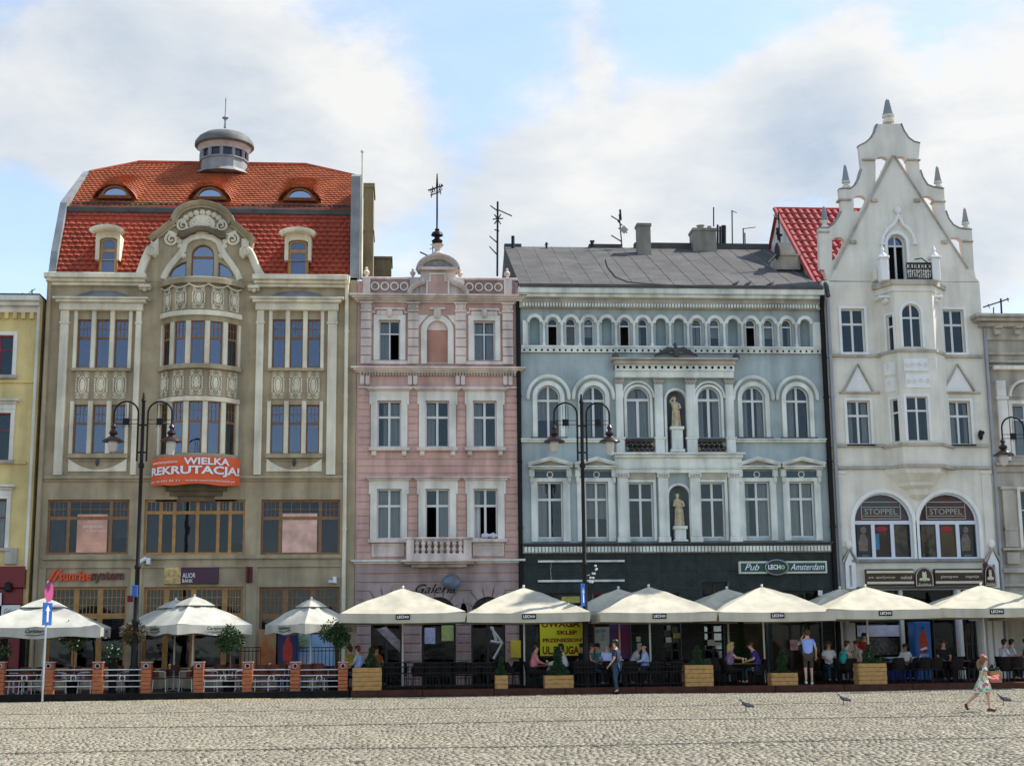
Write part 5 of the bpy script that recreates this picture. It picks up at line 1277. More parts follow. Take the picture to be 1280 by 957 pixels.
    def ant(pts_list, y, r=.03, name='antenna'):
        mb = MB()
        for pts in pts_list: mb.tube([(X(px, py, y), y, Zp(px, py, y)) for px, py in pts], r if len(pts) == 2 and abs(pts[0][0]-pts[1][0]) < 3 else r*.6, 5)
        b.part(mb, name, m_iron)
    ant([[(622, 252), (621.5, 345)], [(613, 257), (621, 263)], [(622, 262), (640, 270)], [(612, 295), (621, 303)], [(612, 308), (621, 318)], [(618, 287), (624, 289)], [(618, 268), (626, 280)], [(626, 268), (618, 280)], [(616, 274), (629, 273)]], 2.5, .045)
    ant([[(641, 295), (641, 311)]], 6.8, .08); ant([[(683, 303), (683, 311)], [(681, 306), (685, 305)]], 6.8, .05); ant([[(740, 301), (740, 307)], [(737.5, 301.5), (743, 301.5)]], 7, .08, 'roof_vent')
    ant([[(774, 268), (777.5, 310)], [(764, 270), (774, 276)], [(764, 294), (777, 302)], [(773, 285), (784, 291)], [(775, 262), (776, 275)], [(772, 276), (778, 282)]], 6.8, .05)
    p = X(780, 287, 6.7), Zp(780, 287, 6.7); b.part(MB().add([(p[0]-.0, 6.7, p[1]-.2), (p[0]+.2, 6.7, p[1]), (p[0], 6.7, p[1]+.2), (p[0]-.2, 6.7, p[1]), (p[0]+.1, 6.9, p[1])], [(0, 1, 2, 3), (0, 1, 4), (1, 2, 4), (2, 3, 4), (3, 0, 4)]), 'satellite_dish', m_stone)
    ant([[(897, 281), (897, 312)], [(900, 283), (900, 312)]], 7.4, .05); ant([[(904, 282), (904, 312)], [(905, 282), (905, 312)]], 7.5, .1)
    ant([[(892, 259), (892, 283)], [(915, 263), (915.5, 312)], [(914, 263), (921, 266)], [(929, 286), (929.5, 312)], [(928, 286), (944.5, 284)], [(931, 291), (931.5, 311)], [(898, 289), (903, 289)]], 7.4, .03)
    # loose cable on the roof
    q = [(757, 325), (760, 335), (770, 347), (785, 353), (805, 355), (840, 357), (870, 358)]; mb = MB().tube([roofpt(*k)+Vector((0, 0, .03)) for k in q], .022, 4); b.part(mb, 'cable', m_leaddark)
    for (px, py) in ((920, 361), (935.5, 361), (963.5, 358.5)): pigeon(X(px, py, -.45), -.45, ze+.0, px*1.7, {920: 'leftmost of three pigeons perched on the gutter edge', 935.5: 'middle one of three pigeons perched on the gutter edge', 963.5: 'rightmost pigeon on the gutter edge, apart from the pair'}[px], 'pigeons on the gutter edge', .85)
    x_ = X(1034.8, 560); downpipe(b, [(x_-.06, -.5, z(372)), (x_+.0, -.13, z(385)), (x_, -.13, .1)], .1, m_black); downpipe(b, [(x_+.24, -.13, z(372)), (x_+.24, -.13, .1)], .075, m_pipe)
    # ---- pub sign
    s = R(923.5, 701, 1033.5, 716.5, -.15); g = empty('pub_sign', ((s[0]+s[1])/2, -.1, s[2]), 'dark green pub sign with slanted white lettering and an oval badge in the middle', 'sign')
    mg = mat('bottle_green_panel', (.008, .06, .05), rough=.35, bump=0); ml = mat('white_lettering', (.85, .85, .85))
    MB().bbox(s[0], s[1], -.2, -.04, s[2], s[3], .01).build('frame', mat('cream_edge', (.6, .62, .5), bump=0), g); MB().bbox(s[0]+.07, s[1]-.07, -.21, -.19, s[2]+.07, s[3]-.07, .004).build('panel', mg, g)
    text_mb('Pub', X(931, 709, -.2), X(949, 709, -.2), s[2]+.13, s[3]-.1, -.212, .01, .4).build('lettering', ml, g)
    text_mb('Amsterdam', X(988, 709, -.2), X(1030, 709, -.2), s[2]+.13, s[3]-.1, -.212, .01, .4).build('lettering', ml, g)
    cx = X(970.5, 709, -.2); cz = (s[2]+s[3])/2
    MB().plate([(cx+.47*math.cos(2*PI*i/24), cz+.31*math.sin(2*PI*i/24)) for i in range(24)], (), -.26, -.2).build('badge', mat('green_badge', (.012, .03, .02), rough=.3, bump=0), g)
    MB().ring(cx, cz, -.262, .44, .015, 0, 360, 24, sz=.28/.44).build('badge_rim', mat('silver_paint', (.5, .52, .5), rough=.3, metal=.5, bump=0), g)
    text_mb('LECH', cx-.33, cx+.14, cz-.08, cz+.1, -.262, .01, 0, bold=.03).build('lettering', ml, g); MB().ring(cx+.23, cz, -.265, .06, .022).build('emblem', mat('lime_paint', (.35, .6, .25), bump=0), g)
    # ---- notices, posters
    a = R(674.5, 778, 729, 819, .1); yp = MB().box(a[0], a[1]+.1, -.06, -.045, a[2], a[3]+.1).build('banner', mat('acid_yellow_print', (.78, .76, .02), var=.04, bump=0, rough=.5)); tag(yp, 'bright yellow banner with four lines of dark red capitals in the shop window', 'banner')
    mr = mat('dark_red_letters', (.25, .02, .01), bump=0); H = a[3]+.1-a[2]; Wd = a[1]+.1-a[0]
    for (t, u0, u1, v0, v1) in (('UWAGA', .04, .86, .80, .98), ('SKLEP', .36, .80, .59, .71), ('PRZENIESIONY', .06, .98, .38, .49), ('UL.DŁUGA 4', .05, .96, .04, .27)):
        text_mb(t, a[0]+Wd*u0, a[0]+Wd*u1, a[2]+H*v0, a[2]+H*v1, -.062, .006, 0, bold=.035).build('lettering', mr, yp)
    a = R(702, 745, 725, 753, .1); tag(MB().box(a[0], a[1], .12, .13, a[2], a[3]).build('notice', mat('dull_yellow_print', (.5, .42, .1), var=.3, scale=14, bump=0)), 'dull yellow strip sign above the bright yellow banner', 'sign')
    a = R(743.5, 783, 762, 815, .1); n_ = MB().box(a[0], a[1], .12, .13, a[2], a[3]).build('poster', mat('pale_green_print', (.62, .72, .66), var=.12, scale=4, bump=0)); tag(n_, 'pale green handwritten poster in the red shop front', 'poster')
    text_mb('WYP', a[0]+.05, a[0]+.4, a[3]-.25, a[3]-.1, .118, .004, .2).build('lettering', mat('blue_ink', (.05, .1, .4), bump=0), n_); text_mb('D', a[0]+.25, a[0]+.36, a[3]-.5, a[3]-.3, .118, .004, .2).build('lettering', MATS['blue_ink'], n_)
    a = R(762, 779, 788.5, 822, .1); tag(MB().box(a[0], a[1], .15, .16, a[2], a[3]).build('shop_decal', mat('red_blue_print', (.42, .03, .03), col2=(.10, .10, .32), scale=3, bump=0)), 'red and blue film covering the shop window beside the pale green poster', 'decal')
    for (p0, q0, p1, q1, m_, lab) in ((795, 795, 800.5, 801.5, m_whitepaint, 'small white paper behind the glass left of the dark double door'), (765, 800, 768.5, 805, MATS['pale_green_print'], 'tiny pale note on the red shop window'), (884, 799, 893, 806.5, m_whitepaint, 'white paper sheet on the pale pub window'),
        (832, 796, 839, 802.5, m_whitepaint, 'left white notice on the dark double door'), (833, 781, 838, 787, m_stone, 'grey notice near the top left of the dark double door'), (841, 791, 850, 797, MATS['dull_yellow_print'], 'yellowish notice on the right leaf of the dark double door'), (987, 799, 997, 812, mat('white_pink_print', (.7, .6, .62), col2=(.6, .1, .15), scale=9, bump=0), 'white and pink menu board by the pub entrance'), (1026-4, 737.5, 1028-.5, 744, m_whitepaint, 'small white plate above the pub window')):
        a = R(p0, q0, p1, q1); tag(MB().box(a[0], a[1], -.06, -.048, a[2], a[3]).build('notice', m_), lab, 'notice')
    return b
grey()
# ================================================================== the ivory house with a stepped gable
def white():
    XL, XR = X(1041.8, 640), X(1244.3, 640)
    b = Bld('gabled_house', XL, XR, 'ivory white house with a stepped and pierced gable, pinnacles and an oriel', 'house', 12)
    root = b.root; z = lambda py, px=1140: Zp(px, py); q = lambda l, y=0: [P(px, py, y) for px, py in l]
    ysc = .0
    # ---- gable screen
    L_ = [(1036, 352), (1032, 336), (1026.5, 335), (1025, 284), (1037.4, 284), (1044, 279), (1050, 271), (1053.8, 263.5), (1051, 235), (1064.6, 235), (1071, 230), (1076, 221), (1079, 210), (1077.5, 196), (1075.8, 181), (1084, 177), (1091, 171), (1096, 163), (1098.8, 153.5)]
    R_ = [(1127.3, 153), (1131, 162), (1137, 171), (1144, 176), (1151.8, 178), (1150.2, 197), (1151.5, 211), (1155, 221), (1161, 230), (1168.8, 233), (1181.8, 235), (1183.5, 262), (1187, 272), (1193, 280), (1200, 284), (1206, 285.5), (1216.8, 286), (1219.5, 336), (1222, 345), (1224.5, 352)]
    o = q(L_+R_)[::-1]
    holes = [q(l) for l in ([(1096, 228), (1096, 198), (1100, 194.5), (1106, 194), (1112, 197), (1104, 214)], [(1119, 196), (1125, 193.5), (1132, 194.5), (1136, 199), (1138.8, 224), (1136, 226), (1128, 212)],
        [(1068.8, 263), (1068.5, 246), (1073, 243), (1080, 243), (1085, 247), (1082, 254), (1076, 263)], [(1153.5, 246), (1157, 243.3), (1164, 243.5), (1169, 247), (1172, 275), (1168.5, 274), (1160, 259)],
        [(1041.8, 325), (1041.5, 298), (1046, 295), (1053, 295), (1057.5, 299), (1055, 306), (1048, 319)], [(1188, 298), (1192, 295.5), (1200, 295.7), (1204, 299), (1206.5, 326), (1202, 325), (1194, 310)])]
    door = R(1110, 293, 1133, 351); do = archp(door[0], door[1], door[2]+.01, door[3])
    b.part(MB().plate(o, holes+[[((door[0]+door[1])/2+(p[0]-(door[0]+door[1])/2)*1.1, p[1]+.05) for p in do]], .16, .46), 'gable_screen', m_white)
    tri = q([(1044, 337), (1117, 196), (1209, 337), (1222, 352), (1036, 352)])[::-1]
    tri = q([(1036.3, 352), (1044, 336.5), (1117, 195.5), (1208.8, 336.5), (1224.3, 352)])[::-1]
    b.part(MB().plate(tri, [do], 0, .55), 'gable', m_white)
    mb = MB()
    for pts in (((1044, 336.5), (1117, 195.5)), ((1117, 195.5), (1208.8, 336.5))): mb.mould(q(pts), [(0, -.0), (.06, -.0), (.07, .06), (0, .09)])
    for (px, py) in ((1066, 302), (1092.5, 250), (1146, 250), (1180, 302)): x_, z_ = P(px, py); mb.bbox(x_-.12, x_+.12, -.1, .1, z_-.1, z_+.04, .02)
    b.part(mb, 'raking_coping', m_stone)
    mb = MB()      # dark copings on the curved steps
    for pts in (L_[3:8], L_[8:13], L_[14:], R_[:5], R_[6:11], R_[11:17]): mb.mould(q(pts), [(-.48, .0), (-.14, .0), (-.12, .05), (-.3, .07), (-.48, .05)])
    b.part(mb, 'step_coping', m_lead)
    mb = MB()
    for (px0, px1, py) in ((1025.5, 1037, 288), (1050.5, 1064, 248), (1080, 1094, 198), (1136, 1151, 198), (1169, 1182.5, 250), (1206, 1217, 300)):
        x0, x1 = X(px0, py), X(px1, py); mb.bbox(x0-.03, x1+.03, .08, .5, Zp(px0, py)-.05, Zp(px0, py)+.03, .02)
    b.part(mb, 'impost', m_stone)
    for (px, pyb, pyt, s) in ((1110.8, 154, 123.5, 1.25), (1057.8, 236, 205.5, .85), (1173, 236, 207.5, .85), (1031, 285, 257.5, .8), (1207.5, 287, 259.5, .8)):
        x_ = X(px, pyb, .3); z0, z1 = Zp(px, pyb, .3), Zp(px, pyt, .3); h = z1-z0
        pn = MB().lathe([(.2*s, 0), (.2*s, h*.1), (.12*s, h*.14), (.12*s, h*.2), (.21*s, h*.24), (.21*s, h*.3)], x_, .3, 4 if 0 else 8, z0); pn = b.part(pn, 'pinnacle', m_white)
        MB().lathe([(.2*s, h*.3), (.17*s, h*.4), (.07*s, h*.92), (.01, h)], x_, .3, 6, z0).build('pinnacle_tip', mat('slate_grey_tip', (.25, .26, .27), rough=.5, bump=0), pn)
    b.part(MB().tube([(X(1104, 214, 1.6), 1.6, Zp(1104, 214, 1.6)), (X(1110, 196, 1.6), 1.6, Zp(1110, 196, 1.6))], .04, 5).tube([(X(1101, 216, 1.6), 1.6, Zp(1101, 215, 1.6)), (X(1109, 213, 1.6), 1.6, Zp(1109, 213, 1.6))], .04, 5), 'brace', m_stone)
    # balcony door and ogee
    window(root, do, [(door[0]+door[1])/2], [Zp(1121, 306)], y=.2, frame=.06, bar=.07, openpane=((0, 0), (1, 0)), glass=g_blue); b.part(MB().box(door[0]-.12, door[1]+.12, .47, .50, door[2], door[3]+.2), 'attic_shade_backing', m_dark)  # added dark sheet behind the open door, attic darkness as colour
    b.part(frame_around(door[0], door[1], door[2], door[3], .12, -.08, 0, True), 'door_surround', m_whiter)
    cx = (door[0]+door[1])/2
    og = q([(1102.5, 304), (1104, 295), (1109, 287), (1116, 281.5), (1120.5, 274), (1122, 270), (1124, 274), (1128, 281.5), (1135, 287), (1140.5, 295), (1143, 304)])
    b.part(MB().mould(og, [(0, -.05), (.12, -.05), (.14, .0), (.1, .06), (0, .07)]).ball((X(1121.5, 263), -.08, Zp(1121, 263.5)), .14, .08, .14).tube([(X(1121.5, 265), -.06, Zp(1121, 267)), (X(1121.5, 271), -.06, Zp(1121, 272))], .04, 5).bbox(og[0][0]-.1, og[0][0]+.1, -.14, 0, og[0][1]-.08, og[0][1]).bbox(og[-1][0]-.1, og[-1][0]+.1, -.14, 0, og[-1][1]-.08, og[-1][1]), 'ogee_hood', m_whiter)
    # ---- oriel: canted bay
    yf = -.85
    def foot(f0, f1, c0, c1, py): return [(X(c0, py), 0), (X(f0, py, yf), yf), (X(f1, py, yf), yf), (X(c1, py), 0)]
    xl0, xf0, xf1, xr0 = X(1101.5, 480), X(1124, 480, yf), X(1172, 480, yf), X(1176, 480)
    plan = [(xl0, 0), (xf0, yf), (xf1, yf), (xr0+.28, 0)]
    def prism(z0, z1, out, m, name, inner=None, part=True):
        cxm = (plan[0][0]+plan[3][0])/2; pts = []
        for (x, y) in plan: sx = 1+out/1.25 ; pts.append((cxm+(x-cxm)*sx, y-(out if y < 0 else 0)))
        n = len(pts); mb = MB(); mb.add([(x, y, z0) for x, y in pts]+[(x, y, z1) for x, y in pts], [(i, i+1, n+i+1, n+i) for i in range(n-1)]+[tuple(range(n))[::-1], tuple(range(n, 2*n))])
        return b.part(mb, name, m) if part else mb
    Z = lambda py: Zp(1148, py, yf)
    # faces with window openings, mapped from a flat strip
    def face(p, r, z0, z1, holes, name, m=m_white, y0=0., y1=.2):
        """plate in local (u, z) standing on the segment p-r"""
        d = Vector((r[0]-p[0], r[1]-p[1])); L = d.length; d /= L; nn = Vector((-d.y, d.x))
        mb = MB().plate(rect(0, L, z0, z1), holes, y0, y1); mb.warp(lambda x, y, zc: (p[0]+d.x*x+nn.x*y, p[1]+d.y*x+nn.y*y, zc)); return mb, L, (lambda x, y, zc: (p[0]+d.x*x+nn.x*y, p[1]+d.y*x+nn.y*y, zc))
    ztop, zbot = Z(364), Z(556)
    fr = (X(1128, 408, yf)-xf0, X(1152, 408, yf)-xf0); fl = (X(1134, 525, yf)-xf0, X(1161, 525, yf)-xf0)
    upF = archp(fr[0], fr[1], Z(434), Z(379.5)); loF = rect(fl[0], fl[1], Z(551), Z(495))
    Ls = Vector((xf0-xl0, yf)).length
    upS = rect(Ls*.48, Ls*.86, Z(436.5), Z(392)); loS = rect(Ls*.45, Ls*.88, Z(551), Z(497))
    segs = [((xl0, 0), (xf0, yf), [upS, loS]), ((xf0, yf), (xf1, yf), [upF, loF]), ((xf1, yf), plan[3], [])]
    for p, r, hs in segs:
        mb, L, fn = face(p, r, zbot, ztop, hs, 'x'); b.part(mb, 'oriel_wall', m_white)
        for h in hs:
            xs = [k[0] for k in h]; zs = [k[1] for k in h]; x0, x1, z0, z1 = min(xs), max(xs), min(zs), max(zs); arched = len(h) > 4
            f = .045; tz = z0+(z1-z0)*(.68 if not arched else .68); xm = (x0+x1)/2; wide = (x1-x0) > .5
            inner = [((x0+x1)/2+(a-(x0+x1)/2)*(1-2*f/(x1-x0)), (z0+z1)/2+(c-(z0+z1)/2)*(1-2*f/(z1-z0))) for a, c in h]
            ps = []
            for (za, zc) in ((z0, tz-.035), (tz+.035, z1+1)):
                for (xa, xc) in (((x0, xm-.035), (xm+.035, x1)) if wide else ((x0, x1),)):
                    pp = clip(clip(clip(clip(inner, -1, 0, -xa), 1, 0, xc), 0, -1, -za), 0, 1, zc)
                    if len(pp) > 2: ps.append(pp)
            w = MB().plate(h, ps, .08, .14).warp(fn).build('window', m_whitepaint, root)
            for pp in ps: MB().plate(pp, (), .1, .106).warp(fn).build('pane', g_clear, w)
            b.part(MB().plate(rect(x0-.1, x1+.1, z0-.1, z1+.1), (), .5, .52).warp(fn), 'oriel_shade_backing', m_dark)  # near-black sheet added behind each bay window as painted room shade
            su = MB().plate(archp(x0-.1, x1+.1, z0, z1+.1) if arched else rect(x0-.1, x1+.1, z0, z1+.08), [[(a, c) if c > z0 else (a, c+.001) for a, c in h]], -.025, 0).warp(fn); b.part(su, 'window_surround', m_whiter)
    for (p0, p1, q0, q1) in ((1129.5, 1160, 448, 463.5), (1130.5, 1161.5, 467.5, 484.5)):
        mb, L, fn = face((xf0, yf), (xf1, yf), 0, 1, [], 'x'); u0, u1 = X(p0, 460, yf)-xf0, X(p1, 460, yf)-xf0
        mb = MB().plate(rect(u0, u1, Z(q1), Z(q0)), (), -.04, 0)
        for k in range(4):
            cx_ = u0+(u1-u0)*(k+.5)/4; cz = (Z(q1)+Z(q0))/2; mb.swirl(cx_, cz, -.05, .11, .025, 1.3, k*90, 1 if k % 2 else -1, 10, 4)
        b.part(mb.warp(fn), 'relief_panel', m_whiter)
        mb, L, fn = face((xl0, 0), (xf0, yf), 0, 1, [], 'x'); mb = MB().plate(rect(L*.25, L*.8, Z(q1+3), Z(q0+3)), (), -.04, 0).swirl(L*.5, (Z(q1)+Z(q0))/2, -.05, .12, .03, 1.4, 0, 1, 10, 4); b.part(mb.warp(fn), 'relief_panel', m_whiter)
    prism(Z(440), Z(436.5), .07, m_stone, 'oriel_band'); prism(Z(557), Z(553.5), .1, m_stone, 'oriel_band')
    prism(Z(580), Z(557), .0, m_white, 'oriel_base'); prism(Z(584), Z(580), .1, m_stone, 'oriel_band')
    # corbel
    base = [(1104, 1182, 584, -.85), (1108, 1180, 590, -.85), (1112, 1176, 594, -.75), (1120, 1170, 602, -.55), (1122, 1168, 606, -.52), (1131, 1162, 611, -.36), (1134, 1160, 618, -.3), (1143, 1150, 624, -.1)]
    vs = []; fs = []
    for (p0, p1, py, yy) in base:
        x0, x1 = X(p0, py), X(p1, py); dx = (x1-x0)*.22; zq = Zp(1140, py, yy); vs += [(x0, 0, zq), (x0+dx, yy, zq), (x1-dx, yy, zq), (x1, 0, zq)]
    for i in range(len(base)-1):
        for j in range(3): a = i*4+j; fs.append((a+4, a+5, a+1, a))
    b.part(MB().add(vs, fs+[(28, 29, 30, 31)]), 'oriel_corbel', m_white)
    # balcony on top of the oriel
    prism(Z(356.5), Z(350.5), .16, m_stone, 'balcony_deck'); prism(Z(364), Z(356.5), .06, m_white, 'oriel_cornice')
    for px in (1104, 1168.5):
        x_ = X(px, 335, yf+.1); zb_ = Z(350.5); h = Zp(px, 323, yf)-zb_
        yy = yf+.1
        mb = MB().bbox(x_-.16, x_+.16, yy-.16, yy+.16, zb_, zb_+h, .02).bbox(x_-.21, x_+.21, yy-.21, yy+.21, zb_+h, zb_+h+.1, .02).lathe([(.2, 0), (.14, .1), (.06, .18), (.1, .26), (.03, .42), (.01, .5)], x_, yy, 8, zb_+h+.1)
        b.part(mb, 'balcony_pier', m_whiter)
    r0, r1 = X(1108, 335, yf), X(1164, 335, yf); zb_ = Z(350.5); zt_ = Zp(1148, 329, yf); mb = MB()
    mid = X(1133.5, 335, yf)
    mb.tube([(mid, yf, zt_), (r1, yf, zt_)], .035, 5).tube([(mid, yf, zb_+.08), (r1, yf, zb_+.08)], .03, 5).tube([(mid, yf, zt_-.24), (r1, yf, zt_-.24)], .02, 5)
    for k in range(7): mb.ring(mid+(r1-mid)*(k+.5)/7, zt_-.12, yf, .09, .016, n=10, m=4)
    for k in range(12): xx = mid+(r1-mid)*k/11; mb.tube([(xx, yf, zb_), (xx, yf, zt_)], .014, 4)
    for k in range(4): mb.swirl(mid+(r1-mid)*(k+.5)/4, (zb_+zt_-.24)/2, yf, .15, .018, 1.4, k*90, 1 if k % 2 else -1, 10, 4)
    mb.tube([(r1-.1, yf, zt_), (r1-.35, yf+.05, zt_+.22), (r1-.6, yf+.1, zt_+.18)], .025, 5)
    b.part(mb, 'balcony_railing', m_iron)
    b.part(MB().bbox(X(1089, 345), X(1097, 345), -.5, 0, Zp(1092, 353), Zp(1092, 339), .02), 'balcony_flank', m_white)
    for px in (1108, 1170): x_, z_ = P(px, 374, -.6); b.part(MB().bbox(x_-.3, x_+.25, -.65, 0, z_+.05, z_+.16, .02).ball((x_, -.45, z_-.05), .14, .25, .13), 'bracket', m_whiter)
    # ---- side windows
    for (g0, g1, t, bt, tr) in ((1052, 1081, 385.8, 440.5, 404.5), (1176.8, 1205.5, 386.8, 441, 405.5), (1059.3, 1088.3, 500.4, 555, 519), (1184.7, 1213.7, 501, 555.2, 519.5)):
        a, c = X(g0, (t+bt)/2), X(g1, (t+bt)/2); zz = lambda py: Zp((g0+g1)/2, py)
        b.win(rect(a, c, zz(bt), zz(t)), [(a+c)/2], [zz(tr)], curtain=rc() if t > 490 else [(.05, .95, 0)] if 0 else None, frame=.05, bar=.085)
        b.part(frame_around(a, c, zz(bt), zz(t), .1, -.05), 'window_surround', m_whiter)
        b.part(MB().bbox(a-.12, c+.12, -.12, 0, zz(bt)-.1, zz(bt)-.001, .02), 'window_sill', m_whiter)
    # triangular hoods
    for (ax, b0, b1, h0, h1) in ((1071.7, 1056, 1088.5, 1049, 1098.8), (1196, 1180.5, 1215.5, 1173, 1224.5)):
        zt_, zb_ = Zp(ax, 457.5), Zp(ax, 489.5); x0, x1 = X(b0, 489), X(b1, 489); xa_ = X(ax, 458)
        b.part(MB().plate([(x0, zb_), (x1, zb_), (xa_, zt_)], (), -.04, 0), 'relief_triangle', m_whiter)
        b.part(MB().mould([(x0-.06, zb_), (xa_, zt_+.04), (x1+.06, zb_)], [(0, 0), (.12, 0), (.14, .05), (0, .06)]).bbox(X(h0, 490), X(h1, 490), -.14, 0, zb_-.08, zb_-.001, .02), 'gable_hood', m_stone)
    for py in (444.3, 556, 583.5):
        z0_ = Zp(1140, py)
        for (a, c) in ((XL+.0, xl0-.02), (xr0+.2, XR-.12)): b.part(MB().bbox(a, c, -.12, 0, z0_-.09, z0_+.03, .02), 'string_course', m_stone)
    # ---- big arched shop windows of the first floor
    m_pf = mat('pale_window_frame', (.66, .68, .74), rough=.45, bump=0, var=.02)
    for (a_, c_, xs_, reds) in ((1067.7, 1140.8, [(1093), (1117)], 0), (1148.5, 1223, [1174, 1199], 1)):
        a, c = X(a_, 660), X(c_, 660); zz = lambda py: Zp((a_+c_)/2, py); o = archp(a, c, zz(698), zz(615.5))
        b.win(o, [[X(k, 675) for k in xs_], []], [zz(652.5)], frame=.07, bar=.14, m=m_pf, glass=g_shop, y=.1)
        b.part(frame_around(a, c, zz(698.5), zz(615.5), .14, -.07, 0, True), 'arch_surround', m_whiter)
        # posters behind the panes
        zt_ = zz(615.5); cx = (a+c)/2
        lun = clip(inset_arch(a, c, zz(698), zt_, .09), 0, -1, -zz(650)); 
        tag(MB().plate(lun, (), .19, .195).build('window_film', mat('dark_red_blue_film%d' % reds, (.17, .03, .025), col2=(.05, .11, .14) if not reds else (.07, .03, .025), scale=.9, rough=.4, bump=0)), 'dark film with silver framed lettering in the top of the %s big arched window' % ('right' if reds else 'left'), 'window film')
        fo = COL.objects[-1]; u0, u1 = cx-.72, cx+.72
        m_l = mat('silver_letters', (.72, .68, .6), bump=0)
        text_mb('STOPPEL', u0+.08, u1-.08, zz(642), zz(635), .188, .004).build('lettering', m_l, fo)
        MB().plate(rect(u0-.06, u1+.06, zz(648), zz(626)), [rect(u0-.03, u1+.03, zz(648)+.03, zz(626)-.03)], .183, .188).build('border', m_l, fo)
        MB().box(u0, u1, .183, .188, zz(644)-.012, zz(644)+.012).box(u0, u1, .183, .188, zz(633)-.012, zz(633)+.012).build('rule', m_l, fo)
        eb = [a+.07]+[X(k, 675) for k in xs_]+[c-.07]
        for k in range(3):
            x0, x1 = eb[k]+.09, eb[k+1]-.09; z0, z1 = zz(696), zz(655)
            dark = mat('charcoal_print', (.035, .03, .035), col2=(.012, .012, .016), scale=4, bump=0, rough=.4)
            if (reds == 0 and k == 0) or (reds == 1 and k == 2):
                po = MB().box(x0, x1, .19, .2, z0, z1).build('poster', dark); tag(po, 'black poster with %s' % ('a dark figure in profile in the left arched window' if k == 0 else 'a pale half length figure in the right arched window'), 'poster')
                sk = mat('skin_print', (.60, .40, .30) if k == 2 else (.30, .24, .20), var=.3, scale=9, bump=0); cxp = (x0+x1)/2; h = z1-z0
                MB().plate([(cxp-.2, z0+h*.2), (cxp+.12, z0+h*.2), (cxp+.16, z0+h*.5), (cxp+.05, z0+h*.72), (cxp-.1, z0+h*.72), (cxp-.22, z0+h*.5)], (), .184, .19).ball((cxp, .186, z0+h*.84), .11, .004, .13, 10, 6).build('figure', sk, po)
                text_mb('ZOTI', x0+.15, x1-.12, z0+.04, z0+.1, .185, .004).build('lettering', m_l, po)
            else:
                col = {(0, 1): mat('red_top_print', (.10, .03, .025), col2=(.04, .05, .035), scale=1.6, bump=0), (1, 1): mat('red_olive_print', (.12, .06, .03), col2=(.16, .12, .05), scale=1.6, bump=0)}.get((reds, k), mat('dark_olive_print', (.20, .15, .09), col2=(.03, .03, .035), scale=3.5, bump=0))
                po = MB().box(x0, x1, .19, .2, z0, z1).build('poster', col); tag(po, {(0, 1): 'dark poster with red heading beside a blue strip in the left arched window', (0, 2): 'dark poster at the right end of the left arched window', (1, 0): 'dark poster at the left end of the right arched window', (1, 1): 'olive poster with a red heading in the middle of the right arched window'}[(reds, k)], 'poster')
                if k == 1:
                    hm = mat('bright_red_print', (.60, .03, .04), bump=0); text_mb('AKCJA', x0+.1, x1-.1, z1-.42, z1-.28, .188, .004).build('lettering', hm, po)
                    MB().plate([((x0+x1)/2+.22*math.cos(t), z1-.16+.1*math.sin(t)) for t in [PI*2*i/12 for i in range(12)]], (), .186, .19).build('red_spot', hm, po)
                    if not reds: MB().box(x0, x0+.16, .184, .188, z0+.3, z0+.9).build('blue_strip', mat('sky_blue_print', (.1, .35, .6), bump=0), po)
    z0_ = Zp(1140, 700); b.part(MB().bbox(X(1063, 700), X(1227, 700), -.16, 0, z0_-.08, z0_+.05, .02), 'window_ledge', m_lead)
    for (p0, p1, mid_) in ((1051.5, 1070.5, 1060.5), (1229, 1248.5, 1239)):
        x0, x1, xm_ = X(p0, 695), X(p1, 695), X(mid_, 690); mb = MB().plate([(x0+.1, z(735)), (x1-.1, z(735)), (x1-.1, z(703)), (xm_, z(688)), (x0+.1, z(703))], [rect(xm_-.05, xm_+.05, z(732), z(706))], -.15, 0)
        mb.ball((xm_, -.1, z(680)), .13, .1, .17).tube([(xm_, -.12, z(688)), (xm_, -.1, z(682))], .04, 5)
        b.part(mb, 'niche_gablet', m_whiter); b.part(MB().mould([(x0, z(702.5)), (xm_, z(686)), (x1, z(702.5))], [(0, -.03), (.2, -.03), (.22, .04), (0, .05)]), 'gablet_coping', m_stone)
    mb = MB()
    for (p0, p1) in ((1046.5, 1058), (1228, 1240)): mb.bbox(X(p0, 620), X(p1, 620), -.05, 0, z(590)-(z(590)-z(700))*.85, z(590), .01).bbox(X(p0, 620)-.04, X(p1, 620)+.04, -.09, 0, z(592.5), z(588), .02)
    b.part(mb, 'pilaster_strip', m_white)
    # ---- ground floor shop
    so = rect(X(1062, 790), X(1127, 790), .9, z(737)); sd_ = rect(X(1131, 790), X(1197, 790), .15, z(737)); dd = rect(X(1203.5, 790), X(1223, 790), .15, z(737))
    dk = MATS['dark_shop_frame']
    for o, cs, rs in ((so, [X(1081, 790)], [z(776)]), (sd_, [X(1170, 790)], [z(770)]), (dd, [X(1210, 790), X(1217, 790)], [z(790), z(805)])): b.win(o, cs, rs, frame=.07, bar=.06, m=dk, glass=g_shop, y=.2)
    mb = MB()
    for (p0, p1) in ((1043, 1060), (1198, 1203), (1225, 1231), (1233, 1239), (1241, 1253)): mb.bbox(X(p0, 790), X(p1, 790), -.12, 0, .05, z(737), .03)
    b.part(mb, 'shop_pier', m_whiter); b.part(MB().bbox(X(1069, 735), X(1228, 735), -.2, 0, z(735.5), z(733), .01), 'shop_lintel', m_leaddark)
    b.shell(z(352)+.0, m_white, interior=m_dark, yb=1.6)
    # ---- roof behind, ridge along the street
    yr = 5.7; zr = Zp(981, 261.5, yr); ze = Zp(1028, 356, .2); yb_ = 2*yr; xw = X(980.5, 262, yr)
